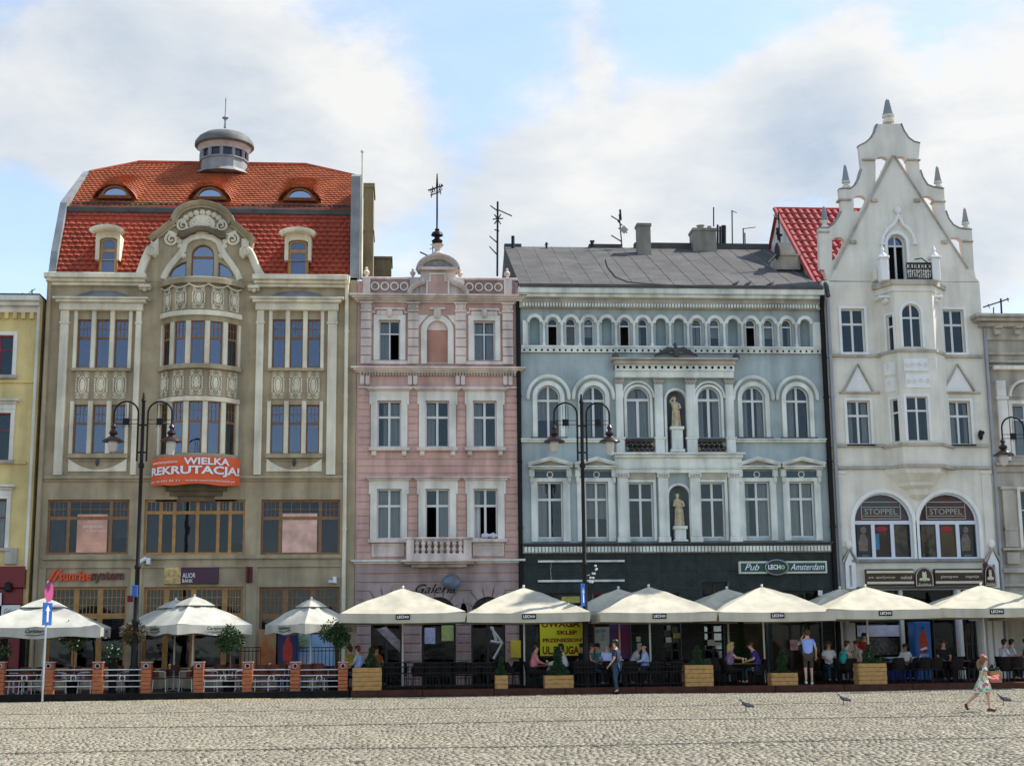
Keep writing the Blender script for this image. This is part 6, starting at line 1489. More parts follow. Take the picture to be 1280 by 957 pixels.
    b.part(MB().add([(XL+.02, .2, ze-3), (XL+.02, .2, ze), (XL+.02, yr, zr), (XL+.02, yb_, ze), (XL+.02, yb_, ze-3), (XR, .2, ze-3), (XR, .2, ze), (XR, yr, zr), (XR, yb_, ze), (XR, yb_, ze-3)], [(0, 1, 2, 3, 4), (5, 9, 8, 7, 6)]).shift(0, .3, 0), 'gable_end', m_offwhite)
    n = 26; rows = 15
    b.part(MB().add([(XL-.12, .45, ze-.02), (XR, .45, ze-.02), (XR, yr+.3, zr), (XL-.12, yr+.3, zr), (XL-.12, yb_+.3, ze), (XR, yb_+.3, ze)], [(0, 1, 2, 3), (3, 2, 5, 4)]), 'roof', m_tile3)
    b.part(tile_rows(lambda t: XL-.1, lambda t: XR, (.42, ze+.03), (yr+.3, zr+.03), 13, .30, amp=.10, th=.06, stagger=False), 'pantiles', m_tile3, False, None, 'stuff')
    b.part(MB().tube([(XL-.14, .5, ze+.12), (XL-.14, yr+.3, zr+.1)], .1, 6).tube([(XL-.14, yr+.3, zr+.1), (XR, yr+.3, zr+.1)], .1, 6), 'ridge_tiles', m_tile3, True)
    # chimney stack with dish
    c = R(973, 304, 984, 340, 2.6); b.part(MB().box(c[0]-.15, c[1]+.45, 2.3, 3.4, Zp(985, 339, 2.6), Zp(985, 322, 2.6)).box(c[0]-.2, c[1]+.5, 2.25, 3.45, Zp(985, 322, 2.6), Zp(985, 320, 2.6)).box(c[0]+.0, c[1]+.15, 2.5, 3.2, Zp(985, 320, 2.6), c[3]), 'chimney', mat('pale_chimney', (.42, .39, .32), stain=.3))
    x_, z_ = P(975, 314, 2.2); b.part(MB().lathe([(.04, 0), (.25, .05), (.36, .14)], 0, 0, 12).warp(lambda x, y, w: (x_-w*1.0, 2.2+y, z_+x)), 'satellite_dish', m_iron, True)
    mb = MB(); a = lambda px, py: (X(px, py, 2.6), 2.6, Zp(px, py, 2.6)); mb.tube([a(975, 305), a(973, 265)], .03, 5).tube([a(966, 268), a(977, 279)], .018, 4).tube([a(970, 291), a(978, 294)], .06, 5).tube([a(972, 285), a(974, 300)], .08, 5); b.part(mb, 'antenna', m_iron)
    downpipe(b, [(X(1241.8, 600)+.02, -.12, z(410)), (X(1241.8, 600)+.02, -.1, .1)], .07, m_pipe)
    b.part(MB().tube([(X(1033, 350, -.2), .2, Zp(1033, 350)), (X(1032, 356), -.1, Zp(1033, 358)), (X(1033.5, 365), -.15, Zp(1033, 372))], .09, 6), 'gutter_outlet', m_leaddark)
    b.part(MB().ball((X(1224.5, 543), -.1, Zp(1224, 544)), .1, .1, .2).ball((X(1227, 541), -.1, Zp(1227, 541)), .08), 'lamp_bracket', m_iron, True)
    # ---- grocery sign
    ml = mat('white_lettering', (.85, .85, .85)); mbz = mat('dark_brown_panel', (.045, .016, .010), rough=.4, bump=0); mcr = mat('cream_stripe', (.70, .62, .42), rough=.5, bump=0)
    g = empty('grocery_sign', (X(1153, 720), -.15, z(733)), 'dark brown and cream grocery shop sign with an arched emblem in the middle', 'sign')
    for (p0, p1, ws) in ((1081, 1140, (('art. spożywcze', .04, .60), ('nabiał', .72, .96))), (1166.5, 1225.5, (('pieczywo', .12, .48), ('napoje', .64, .92)))):
        x0, x1 = X(p0, 721), X(p1, 721); z0, z1 = z(731.5), z(711)
        MB().bbox(x0, x1, -.22, -.0, z0, z1, .01).build('panel', mbz, g)
        MB().box(x0+.01, x1-.01, -.224, -.218, z0+.06, z0+.15).box(x0+.01, x1-.01, -.224, -.218, z1-.15, z1-.06).build('stripe', mcr, g)
        for (t, u0, u1) in ws: text_mb(t, x0+(x1-x0)*u0, x0+(x1-x0)*u1, z0+.24, z0+.37, -.222, .006).build('lettering', mcr, g)
    def badge(cx, cz, w, h, y, par, ext=.1):
        o = [(cx-w, cz-h), (cx+w, cz-h), (cx+w, cz-.1*h)]+[(cx+w*math.cos(t), cz-.1*h+1.1*h*math.sin(t)) for t in [PI*i/12 for i in range(1, 12)]]+[(cx-w, cz-.1*h)]
        MB().plate(o, (), y-ext, y).build('emblem_board', mbz, par)
        i_ = [(cx+(p-cx)*.86, cz+(r-cz)*.9) for p, r in o]; MB().plate(o and [(cx+(p-cx)*.93, cz+(r-cz)*.95) for p, r in o], [i_], y-ext-.006, y-ext).build('emblem_border', mcr, par)
        mb = MB().ball((cx, y-ext-.01, cz+.18*h), w*.26, .02, h*.26, 10, 6).ball((cx-w*.14, y-ext-.01, cz+.45*h), w*.1, .02, h*.1).ball((cx+w*.14, y-ext-.01, cz+.45*h), w*.1, .02, h*.1)
        mb.ball((cx, y-ext-.01, cz-.2*h), w*.3, .02, h*.26, 10, 6).ball((cx-w*.38, y-ext-.01, cz-.28*h), w*.2, .02, h*.16).ball((cx+w*.38, y-ext-.01, cz-.28*h), w*.2, .02, h*.16); mb.build('emblem_shape', mcr, par)
        text_mb('żabka', cx-w*.7, cx+w*.7, cz-h*.9, cz-h*.62, y-ext-.002, .008).build('lettering', mcr, par)
    badge(X(1153, 721), z(721), .36, .36, -.12, g)
    g2 = empty('bracket_sign', (X(1238, 720), -.4, z(733)), 'narrow dark projecting sign with cream emblem at the right end of the grocery front', 'sign')
    MB().bbox(X(1229.5, 720), X(1231.5, 720), -.3, 0, z(735), z(704), .01).build('bracket', mat('maroon_panel', (.11, .012, .018)), g2); badge(X(1238, 720, -.3), z(720), .22, .40, -.2, g2)
    # things by the shop: notice, lilac banner in window
    a = R(1057, 778, 1068, 813, .0); tag(MB().box(a[0], a[1], -.16, -.13, a[2], a[3]).build('price_board', m_whitepaint), 'white price board on the pier beside the grocery window', 'sign')
    a = R(1072, 781, 1125, 795, .1); tag(MB().box(a[0], a[1], .15, .16, a[2], a[3]).build('window_strip', mat('lilac_print', (.5, .48, .62), col2=(.75, .73, .75), scale=5, bump=0)), 'lilac and white strip picture across the grocery window', 'poster')
    a = R(1074, 797, 1126, 818, .1); tag(MB().box(a[0], a[1], .45, .46, a[2], a[3]).build('shelf_display', mat('mixed_goods_print', (.35, .33, .30), col2=(.05, .05, .05), scale=9, bump=0)), 'grey shelves of goods seen through the grocery window', 'shelf')
    return b
# ================================================================== the grey stone house at the right edge
def stone():
    XL = X(1246, 640); XR = XL+9
    b = Bld('stone_house', XL, XR, 'grey stucco house at the right edge with a heavy bracketed cornice', 'house', 11)
    z = lambda py: Zp(1260, py); root = b.root
    b.part(MB().bbox(XL-.55, XR, -.6, 0, z(400), z(396.5), .02).bbox(XL-.45, XR, -.5, 0, z(404), z(400), .02).bbox(XL-.25, XR, -.3, 0, z(410), z(404), .03).bbox(XL-.02, XR, -.12, 0, z(425.5), z(410), .02), 'cornice', m_stone)
    for k in range(9): x_ = X(1243, 417)+k*.82; b.part(MB().bbox(x_-.14, x_+.14, -.5, -.12, z(413), z(410.5), .01).bbox(x_-.12, x_+.12, -.36, -.12, z(420), z(413), .03), 'cornice_bracket', m_stone)
    b.part(MB().bbox(XL+.05, XR, -.1, 0, z(444), z(440), .02).bbox(XL+.05, XR, -.18, 0, z(454), z(451), .02).bbox(XL+.05, XR, -.06, 0, z(459), z(456), .02), 'string_course', m_stone)
    for k in range(3):
        x0 = X(1248, 520)+k*3.; 
        # aedicule with arch
        gx0, gx1 = X(1266.5, 540)+k*3., X(1266.5, 540)+k*3.+1.1
        b.win(rect(gx0, gx1, z(570), z(505)), [(gx0+gx1)/2], [z(524)], curtain=[(.05, .95, 0)]); b.part(frame_around(gx0, gx1, z(570), z(505), .14, -.08), 'window_surround', m_offwhite)
        mb = MB().bbox(gx0-.6, gx0-.2, -.16, 0, z(576), z(500), .02).bbox(gx0-.64, gx0-.16, -.22, 0, z(500), z(496), .02).bbox(gx0-.7, gx1+.7, -.26, 0, z(463), z(458), .02).bbox(gx0-.6, gx0-.22, -.15, 0, z(496), z(476), .02)
        mb.bbox(gx1+.2, gx1+.6, -.16, 0, z(576), z(500), .02).bbox(gx1+.16, gx1+.64, -.22, 0, z(500), z(496), .02)
        b.part(mb, 'aedicule', m_offwhite)
        cx = (gx0+gx1)/2; b.part(MB().mould(arcpts(cx, z(496), .62, z(476)-z(496), 180, 0, 14), [(0, -.06), (.16, -.06), (.18, .04), (0, .06)]), 'arch_moulding', m_offwhite); b.part(MB().plate(arcpts(cx, z(496), .5, z(480)-z(496), 0, 180, 12), (), -.05, 0), 'lunette', m_stone)
        g0 = X(1277, 650)+k*3.; b.win(rect(g0, g0+1.1, z(687), z(612)), [g0+.55], [z(637)], curtain=None); b.part(frame_around(g0, g0+1.1, z(687), z(612), .12, -.06), 'window_surround', m_offwhite)
        mb = MB().bbox(g0-.75, g0-.25, -.16, 0, z(684), z(612), .02).bbox(g0-.82, g0-.18, -.22, 0, z(612), z(608), .02).bbox(g0-.9, g0+1.9, -.3, 0, z(688), z(685), .02).bbox(g0-.75, g0-.25, -.2, 0, z(705), z(690), .02).bbox(g0-.75, g0-.25, -.2, 0, z(663), z(660), .01)
        b.part(mb, 'pilaster', m_stone)
    b.part(MB().bbox(XL+.02, XR, -.25, 0, z(582), z(579), .02).bbox(XL+.02, XR, -.1, 0, z(590), z(582), .02).bbox(XL+.02, XR, -.22, 0, z(716), z(710), .02).bbox(XL+.02, XR, -.14, 0, z(733), z(729), .02), 'belt_course', m_stone)
    b.shell(z(397), m_stone, yb=1.5)
    b.part(MB().box(XL-.5, XR, -.55, 11, z(396.5), z(395.5)), 'roof', m_felt)
    mb = MB(); a = lambda px, py: (X(px, py, 3), 3, Zp(px, py, 3)); mb.tube([a(1251, 373), a(1252.5, 400)], .04, 5).tube([a(1229, 384), a(1261, 373.5)], .03, 5).tube([a(1242, 384), a(1242, 395)], .025, 5).tube([a(1235, 380), a(1237, 385)], .02, 4).tube([a(1259, 372), a(1260.5, 377)], .02, 4); b.part(mb, 'antenna', m_iron)
stone_house = stone
# ================================================================== the yellow house at the left edge
def yellow():
    XR = X(42.5, 600); XL = XR-10
    b = Bld('yellow_house', XL, XR, 'yellow house at the left edge with red windows and a dark red shop front', 'house', 11)
    z = lambda py: Zp(20, py); root = b.root
    b.part(MB().bbox(XL, XR-.02, -.5, 0, z(379), z(372), .03).bbox(XL, XR-.04, -.35, 0, z(384), z(379), .02), 'cornice', m_offwhite)
    b.part(MB().bbox(XL, XR-.08, -.12, 0, z(391), z(384), .01), 'frieze', m_offwhite); b.part(dentils(MB(), XL, XR-.2, z(399), z(391), 0, .16, .3, .45), 'dentils', m_yellow)
    for k in range(4):
        for (p1, t, bt, tr) in ((16.3, 419, 468.7, 437), (12.5, 516, 575, 537.5), (7.5, 623, 684, 646)):
            g1 = X(p1, (t+bt)/2)-k*2.5; g0 = g1-1.02
            m_rf = mat('crimson_window_paint', (.30, .015, .03), rough=.5, bump=0)
            b.win(rect(g0, g1, z(bt), z(t)), [(g0+g1)/2], [z(tr)], m=m_rf, curtain=rc() if t > 500 else None)
            b.part(frame_around(g0, g1, z(bt), z(t), .14, -.06), 'window_surround', m_offwhite)
            b.part(MB().bbox(g0-.2, g1+.2, -.14, 0, z(bt)-.14, z(bt)-.002, .02), 'window_sill', m_stone)
            if t > 500: b.part(MB().bbox(g0-.3, g1+.3, -.26, 0, z(t-14), z(t-17), .02).bbox(g0-.2, g1+.2, -.16, 0, z(t-11), z(t-14), .02).bbox(g0-.16, g1+.16, -.08, 0, z(t-4.5), z(t-11), .01), 'window_hood', m_offwhite)
    b.part(MB().bbox(XL, XR-.15, -.08, 0, z(478.5), z(475.5), .01).bbox(XL, XR-.3, -.08, 0, z(580), z(577), .01), 'string_course', m_yellow)
    b.part(MB().bbox(X(6, 695), X(22, 695), -.1, 0, z(705), z(684.5), .02), 'apron_panel', m_stone)
    m_rs = mat('dark_red_shop_front', (.17, .008, .012), rough=.35, bump=0, var=.08)
    b.part(MB().bbox(XL, X(33, 720), -.3, 0, z(735), z(708), .03).bbox(XL, X(30, 720), -.22, 0, z(755), z(735), .02).bbox(X(12, 790), X(27, 790), -.2, 0, .1, z(755), .02).bbox(XL, X(-6, 790), -.2, 0, .1, z(755), .02), 'shop_front', m_rs)
    b.part(MB().box(XL, XR, -.1, -.02, .1, z(755)), 'shop_glazing', m_dark)
    a = R(4, 756, 27, 770); nt = MB().bbox(a[0], a[1], -.26, -.22, a[2], a[3], .005).build('shop_sign', m_whitepaint); tag(nt, 'white sign with black script under the dark red fascia', 'sign'); text_mb('Galeria', a[0]+.1, a[1]-.1, a[2]+.1, a[3]-.12, -.262, .004, .4).build('lettering', m_black, nt)
    a = R(-6, 741, 5, 757); nt = MB().bbox(a[0], a[1], -.36, -.30, a[2], a[3], .005).build('notice', m_whitepaint); tag(nt, 'white notice on the dark red fascia at the photo edge', 'sign')
    a = P(13.5, 738); wl = MB().lathe([(.04, .3), (.12, .25), (.14, 0), (.05, -.06)], a[0], -.42, 8, a[1]).tube([(a[0], -.3, a[1]+.2), (a[0], -.42, a[1]+.3)], .03, 5).build('wall_lantern', m_iron); tag(wl, 'black wall lantern on the dark red shop fascia', 'lamp')
    b.shell(z(373), m_yellow, yb=1.5); b.part(MB().box(XL, XR, -.5, 11, z(371.5), z(370.5)), 'roof', m_leaddark)
    x_ = X(42.8, 560); downpipe(b, [(x_-.05, -.14, z(372)), (x_-.05, -.12, z(712))], .06, m_offwhite)
    mb = MB(); a = lambda px, py: (X(px, py, 2), 2, Zp(px, py, 2)); mb.tube([a(40, 362), a(40, 372)], .025, 4).tube([a(36, 366), a(44, 361)], .015, 4).tube([a(27, 368), a(30, 368)], .02, 4).tube([a(28, 366), a(28, 372)], .02, 4); b.part(mb, 'antenna', m_iron)
white(); stone(); yellow()
# ================================================================== the cafe terraces
PZ = .20      # terrace floor height
m_canvas = mat('cream_canvas', (.56, .52, .40), rough=.9, var=.05, bump=.1, bscale=20, stain=.16)
m_canvas2 = mat('white_canvas', (.52, .51, .44), rough=.9, var=.05, bump=.1, bscale=20, stain=.18)
m_pole = mat('white_metal_pole', (.72, .70, .62), rough=.4, bump=0)
m_deck = mat('dark_red_brown_timber', (.07, .026, .015), spec=.2, rough=.7, var=.3, scale=4, bump=.1)
m_blackt = mat('black_timber', (.016, .012, .010), spec=.15, rough=.8, var=.3, scale=4, bump=.1)
m_lbl = mat('white_lettering', (.85, .85, .85))
def platform(x0, x1, m, label, light=False):
    t = empty('terrace_platform', ((x0+x1)/2, -3, 0), label, 'platform')
    n = int((x1-x0)/2.4)+1; w = (x1-x0)/n
    for i in range(n):
        MB().bbox(x0+w*i+.008, x0+w*(i+1)-.008, -6.05, -5.95, 0.0, PZ+.015, .012).build('edge_board', m, t)
    for j in range(9):
        y0 = -5.94+j*.65; MB().box(x0+.02, x1-.02, y0, y0+.635, PZ-.06, PZ).build('deck_board', mat('worn_deck', (.09, .07, .06), var=.3, scale=5, fine=.2) if not light else m_deck, t)
    return t
xdiv = X(437, 865, -6)
platform(-20.5, xdiv, m_blackt, 'low black edged platform under the terrace with the orange pillars')
platform(xdiv+.03, 24, m_deck, 'low red brown timber platform under the long row of cream parasols', True)
def parasol(px, y, half, zedge, zapex, rot, m, label, group, sign=None, cap=False, val=.30, xy=None, vz=0, lean=0):
    """square market parasol: canopy with ribs, hanging valance, pole and foot"""
    x = X(px, 780, y); t = empty('parasol', (0, 0, 0), label, 'parasol', group)
    n = 24; vs = []; rings = 7; rnd = random.Random(px)
    def corner(k): a = PI/4+k*PI/2; return Vector((half*math.sqrt(2)*math.cos(a), half*math.sqrt(2)*math.sin(a)))
    def rim(u):
        k = int(u*4) % 4; f = u*4-int(u*4); return corner(k).lerp(corner(k+1), f)
    zedge -= PZ; zapex -= PZ
    m_ = 32
    for r in range(rings+1):
        f = r/rings
        for i in range(m_):
            u = i/m_; p = rim(u)*f; seg = (u*8) % 1
            sag = .055*math.sin(PI*seg)*math.sin(PI*f*.9) + (.03*math.sin(PI*((u*4) % 1)) if f == 1 else 0)
            lift = .05*math.sin(PI*f)
            vs.append((p.x*(.025 if r == 0 else 1)+(.0 if r else 0), p.y if r else 0, zapex-(zapex-zedge)*f-sag+lift+rnd.uniform(-.012, .012)*(r > 0)+.02*math.sin(f*9+u*40+px)*(r > 1)))
    fs = [(r*m_+i, r*m_+(i+1) % m_, (r+1)*m_+(i+1) % m_, (r+1)*m_+i) for r in range(rings) for i in range(m_)]
    MB().add(vs, fs).build('canopy', m, t, True)
    vs = []; mm = 64      # valance
    for i in range(mm):
        u = i/mm; p = rim(u); q = (u*4) % 1; d = Vector((p.x, p.y)).normalized(); w = .03*math.sin(u*2*PI*14+px)+.012*math.sin(u*2*PI*29)
        ztop = zedge-.03*math.sin(PI*q); vs.append((p.x*1.001, p.y*1.001, ztop)); vs.append((p.x+d.x*w*.3, p.y+d.y*w*.3, ztop-val*.5)); vs.append((p.x+d.x*w, p.y+d.y*w, ztop-val*(1+(.12*math.cos(u*8*PI*2) if cap else .02))))
    fs = [(i*3+j, ((i+1) % mm)*3+j, ((i+1) % mm)*3+j+1, i*3+j+1) for i in range(mm) for j in (0, 1)]
    MB().add(vs, fs).build('valance', m, t, True)
    if cap:
        vs = []; c = .36
        for r in range(3):
            f = r/2
            for i in range(m_): p = rim(i/m_)*c*f; vs.append((p.x if r else 0, p.y if r else 0, zapex+.12-(zapex-zedge)*c*f*.9-(.05*f)+.03*math.sin(PI*f)))
        MB().add(vs, [(r*m_+i, r*m_+(i+1) % m_, (r+1)*m_+(i+1) % m_, (r+1)*m_+i) for r in range(2) for i in range(m_)]).build('canopy_vent', m, t, True)
    MB().lathe([(.10, 0), (.06, .04), (.035, .05), (.035, zapex-.05), (.02, zapex+.08)], 0, 0, 10).build('pole', m_pole, t, True)
    MB().lathe([(.03, zapex+.0), (.05, zapex+.05), (.03, zapex+(.18 if cap else .09))], 0, 0, 8).build('finial', m_pole, t, True)
    MB().bbox(-.28, .28, -.28, .28, 0, .06, .01).build('foot', m_iron, t)
    for k in range(8):
        p = rim(k/8); f = .97
        MB().tube([(0.03*p.x/half, .03*p.y/half, zapex-.1), (p.x*f, p.y*f, zedge-.05)], .013, 4).build('rib', m_pole, t)
    mb = MB()
    for k in range(8):
        p = rim(k/8); mb.tube([(.04*p.x/half, .04*p.y/half, zapex-.75), (p.x*.5, p.y*.5, (zapex+zedge)/2-.1)], .010, 4)
    mb.build('strut', m_pole, t)
    if sign == 'L':
        y_ = -half-.028; zc = zedge-val*.45
        s = MB().bbox(-.23, .23, y_-.012, y_, zc-.085, zc+.085, .01).build('label_plate', m_black, t)
        text_mb('LECH', -.19, .10, zc-.045, zc+.05, y_-.013, .004, 0, bold=.03).build('lettering', m_lbl, s); MB().ring(.155, zc, y_-.014, .03, .012, n=8, m=4).build('emblem', m_lbl, s)
    if sign == 'C':
        for k in range(4):
            mb = text_mb('Carlsberg', -.33, .33, zedge-val*.72, zedge-val*.22, -half-.03, .004, .35, bold=.02)
            mb.tube([(-.3, -half-.032, zedge-val*.78), (0, -half-.032, zedge-val*.86), (.34, -half-.032, zedge-val*.70)], .012, 4)
            a = k*PI/2; mb.warp(lambda x_, y_, z_: (x_*math.cos(a)-y_*math.sin(a), x_*math.sin(a)+y_*math.cos(a), z_)); mb.build('lettering', mat('dark_green_print', (.02, .05, .04), bump=0), t)
    t.location = (x, y, PZ); t.rotation_euler = (0, 0, rot); WL[t.name] = Vector(t.location); return t
gr = 'cream parasols along the front edge of the long terrace'
for px, apy, edy, w, lab in ((503.5, 733, 765.5, 2.06, 'cream parasol in front of the pink house arches'), (655, 732, 765, 2.04, 'cream parasol before the black pipe between the pink and grey blue houses'), (812, 731, 764.5, 1.96, 'cream parasol whose peak stands just right of the middle lamp post'),
                        (954, 731, 764, 1.98, 'cream parasol below the dark green pub sign'), (1084, 731, 761, 1.98, 'cream parasol below the left half of the grocery sign'), (1229, 729, 759, 2.02, 'cream parasol at the right end of the row, above the girl')):
    parasol(px, -4.05, w, Zp(px, edy, -6.1), Zp(px, apy+2, -4.05), 0 if px != 1229 else math.radians(-9), m_canvas, lab, gr, 'L')
gb = 'cream parasols in the back row near the walls'
for px, lab in ((774, 'cream back row parasol peeping out behind the parasol beside the middle lamp post'), (910, 'cream back row parasol left of the one below the pub sign'), (1052, 'cream back row parasol between the pub and grocery fronts'), (1290, 'cream back row parasol cut by the right photo edge')):
    parasol(px, -1.95, 1.72, Zp(px, 762, -3.7), Zp(px, 735.5, -1.95), 0, m_canvas, lab, gb, None)
gc = 'white two tier parasols over the pillared terrace'
parasol(55.6, -3.9, 2.0, Zp(56, 783, -5.9), Zp(56, 751, -3.9), math.radians(6), m_canvas2, 'white two tier parasol at the left photo edge behind the road sign', gc, 'C', True, .32)
parasol(242, -4.0, 1.42, Zp(242, 780, -5.3), Zp(242, 749, -4), math.radians(38), m_canvas2, 'white two tier parasol in front of the entrance gap between pillars', gc, 'C', True, .30)
parasol(219, -1.9, 1.45, Zp(219, 781, -3), Zp(219, 753, -1.9), math.radians(30), m_canvas2, 'white two tier parasol half hidden behind the one at the entrance gap', gc, 'C', True, .30)
parasol(389, -3.9, 1.10, Zp(389, 779, -5), Zp(389, 752, -3.9), math.radians(41), m_canvas2, 'small white two tier parasol in front of the cola fridge', gc, 'C', True, .30)

# ---- pillared fence
m_pb = mat('orange_timber_cladding', (.40, .115, .04), rough=.6, var=.2, scale=6, bump=.05)
m_pc = mat('salmon_cap', (.50, .30, .24), rough=.7, bump=0)
m_alu = mat('brushed_aluminium', (.55, .57, .60), rough=.35, metal=.6, bump=0)
def pillar(px, label):
    x = X(px, 850, -5.75); t = empty('fence_pillar', (x, -5.75, PZ-.1), label, 'pillar', 'orange pillars of the terrace fence')
    zt = Zp(px, 826.5, -5.9); zb = .06; w = .155; nb = 7; h = (zt-.24-zb)/nb
    for i in range(nb): MB().bbox(x-w, x+w, -5.75-w, -5.75+w, zb+h*i+.006, zb+h*(i+1)-.006, .008).build('board', m_pb, t)
    MB().bbox(x-w-.005, x+w+.005, -5.75-w-.005, -5.75+w, zt-.24, zt-.03, .01).build('head_block', mat('rust_red_block', (.30, .085, .05), rough=.6, var=.15, bump=0), t)
    MB().box(x-w-.02, x+w+.02, -5.75-w-.02, -5.75+w+.02, zt-.03, zt).build('cap', m_pc, t)
    MB().ring(x, zt-.135, -5.75-w-.012, .068, .013, n=16).build('ring', m_alu, t, True); MB().lathe([(.058, 0), (.058, .01)], 0, 0, 14).warp(lambda a, b, c: (x+a, -5.75-w-.008-c, zt-.135+b)).build('lamp_disc', m_black, t)
PX = [0, 61, 122.5, 183, 248.5, 309.5, 369, 428.8]
for px, lab in zip(PX, ('orange pillar at the left photo edge', 'orange pillar just right of the road sign pole', 'orange pillar right of the topiary with white flowers', 'orange pillar on the left side of the entrance gap', 'orange pillar on the right side of the entrance gap', 'orange pillar right of the round bay tree by the white parasol pole', 'orange pillar in front of the cola fridge', 'orange pillar at the right end of the fence beside the wooden planter')): pillar(px, lab)
for i, lab in ((0, 'four bar rail panel behind the road sign pole'), (1, 'four bar rail panel right of the road sign'), (2, 'four bar rail panel in front of the brown leaved tree'), (4, 'four bar rail panel just right of the entrance gap'), (5, 'four bar rail panel left of the cola fridge'), (6, 'four bar rail panel right of the cola fridge')):
    x0, x1 = X(PX[i], 850, -5.75)+.16, X(PX[i+1], 850, -5.75)-.16; xm = (x0+x1)/2; pm = (PX[i]+PX[i+1])/2
    t = empty('rail_panel', (xm, -5.75, PZ), lab, 'railing', 'rail panels between the orange pillars')
    zs = [Zp(pm, py, -5.75) for py in (836.5, 843.5, 850.5, 857.7)]
    for z_ in zs: MB().tube([(x0, -5.75, z_), (x1, -5.75, z_)], .02, 6).build('bar', m_alu, t, True)
    MB().ring(xm, (zs[1]+zs[2])/2, -5.77, .085, .018, n=16).build('ring', m_alu, t, True)

# ---- black slatted railing of the long terrace
def black_rail(px0, px1, lab):
    x0, x1 = X(px0, 850, -5.8), X(px1, 850, -5.8); t = empty('railing', ((x0+x1)/2, -5.8, PZ), lab, 'railing', 'black railings along the long terrace')
    zt = Zp(px0, 828, -5.8)
    for z_ in (zt, PZ+.12, (zt+PZ)/2+.1, zt-.14): MB().bbox(x0, x1, -5.81, -5.785, z_-.018, z_+.018, .003).build('bar', m_black, t)
    n = int((x1-x0)/.11)
    for i in range(n+1): x_ = x0+(x1-x0)*i/n; MB().box(x_-.008, x_+.008, -5.80, -5.79, PZ, zt).build('upright', m_black, t)
for a in ((479, 515, 'black railing left of the white pole in front of the pink house'), (515, 585, 'long black railing in front of the gallery door'), (586, 618, 'black railing just left of the smallest planter'), (718, 758, 'black railing behind the walking man'), (780, 855, 'black railing between the walking man and the tall planter')): black_rail(*a)

# ---- planters
m_pine = mat('knotty_pine', (.52, .30, .10), rough=.7, var=.22, scale=7, col2=(.36, .19, .06), bump=.1, bscale=15)
def planter(px0, px1, pyt, pyb, nb, label, y=-5.7):
    x0, x1 = X(px0, 845, y-.3), X(px1, 845, y-.3); zt = Zp((px0+px1)/2, pyt, y-.3); zb = PZ+.005; d = .30; xm = (x0+x1)/2
    t = empty('planter', (xm, y, zb), label, 'planter', 'pine plank planters on the terrace edge')
    h = (zt-zb)/nb
    for i in range(nb):
        e = .035 if i % 2 else 0; e2 = .035-e; a, b = zb+h*i+.004, zb+h*(i+1)-.004
        MB().bbox(x0-e+.03, x1+e-.03, y-d, y-d+.05, a, b, .008).build('plank', m_pine, t); MB().bbox(x0-e+.03, x1+e-.03, y+d-.05, y+d, a, b, .004).build('plank', m_pine, t)
        MB().bbox(x0+.0, x0+.05, y-d-e2+.052, y+d-.052, a, b, .004).build('plank', m_pine, t); MB().bbox(x1-.05, x1-.0, y-d-e2+.052, y+d-.052, a, b, .004).build('plank', m_pine, t)
    MB().box(x0+.05, x1-.05, y-d+.05, y+d-.05, zb, zt-.05).build('soil', mat('potting_soil', (.03, .02, .012), var=.4), t)
    return xm, y, zt-.05
m_con = mat('thuja_green', (.028, .085, .022), rough=.7, var=.45, scale=14, bump=0, col2=(.012, .035, .012))
m_leaf = mat('bay_leaf_green', (.045, .105, .025), rough=.45, var=.4, scale=11, bump=0, col2=(.018, .045, .014))
m_leafb = mat('browned_leaf', (.16, .10, .045), rough=.6, scale=11, bump=0, col2=(.04, .045, .015))
m_trunk = mat('thin_bark', (.10, .06, .035), rough=.9, bump=0, var=.3)
def leaves(pts, m, size, name, parent, rnd, kind=None, up=.3):
    mb = MB()
    for (x, y, z_, nx, ny, nz) in pts:
        d = Vector((nx+rnd.uniform(-.9, .9), ny+rnd.uniform(-.9, .9), nz+up+rnd.uniform(-.7, .7))).normalized(); s_ = d.cross(Vector((rnd.uniform(-1, 1), rnd.uniform(-1, 1), .3))).normalized(); L = size*rnd.uniform(.7, 1.4)
        c = Vector((x, y, z_)); w = s_*L*.27; n_ = d.cross(s_)*L*.08
        mb.add([c, c+d*L*.45+w+n_, c+d*L, c+d*L*.45-w+n_], [(0, 1, 2, 3)])
    return mb.build(name, m, parent, kind=kind)
def conifer(x, y, z0, r, h, label, seed, cat='shrub', bushes=()):
    rnd = random.Random(seed); t = empty('conifer', (x, y, z0), label, cat, 'small conifers in the planters')
    MB().tube([(x, y, z0), (x, y, z0+h*.9)], [.02, .006], 5).build('trunk', m_trunk, t)
    pts = []
    for i in range(int(900*(r*h)/.2)):
        f = rnd.random()**1.5; zz = z0+.03+h*f*.98; rr = r*(1-f)**.75*(.75+.3*math.sin(f*9+seed))*(.55+.5*rnd.random()); a = rnd.uniform(0, 2*PI)
        pts.append((x+rr*math.cos(a), y+rr*math.sin(a), zz, math.cos(a), math.sin(a), .8))
    leaves(pts, m_con, .075, 'foliage', t, rnd, up=.9)
    return t
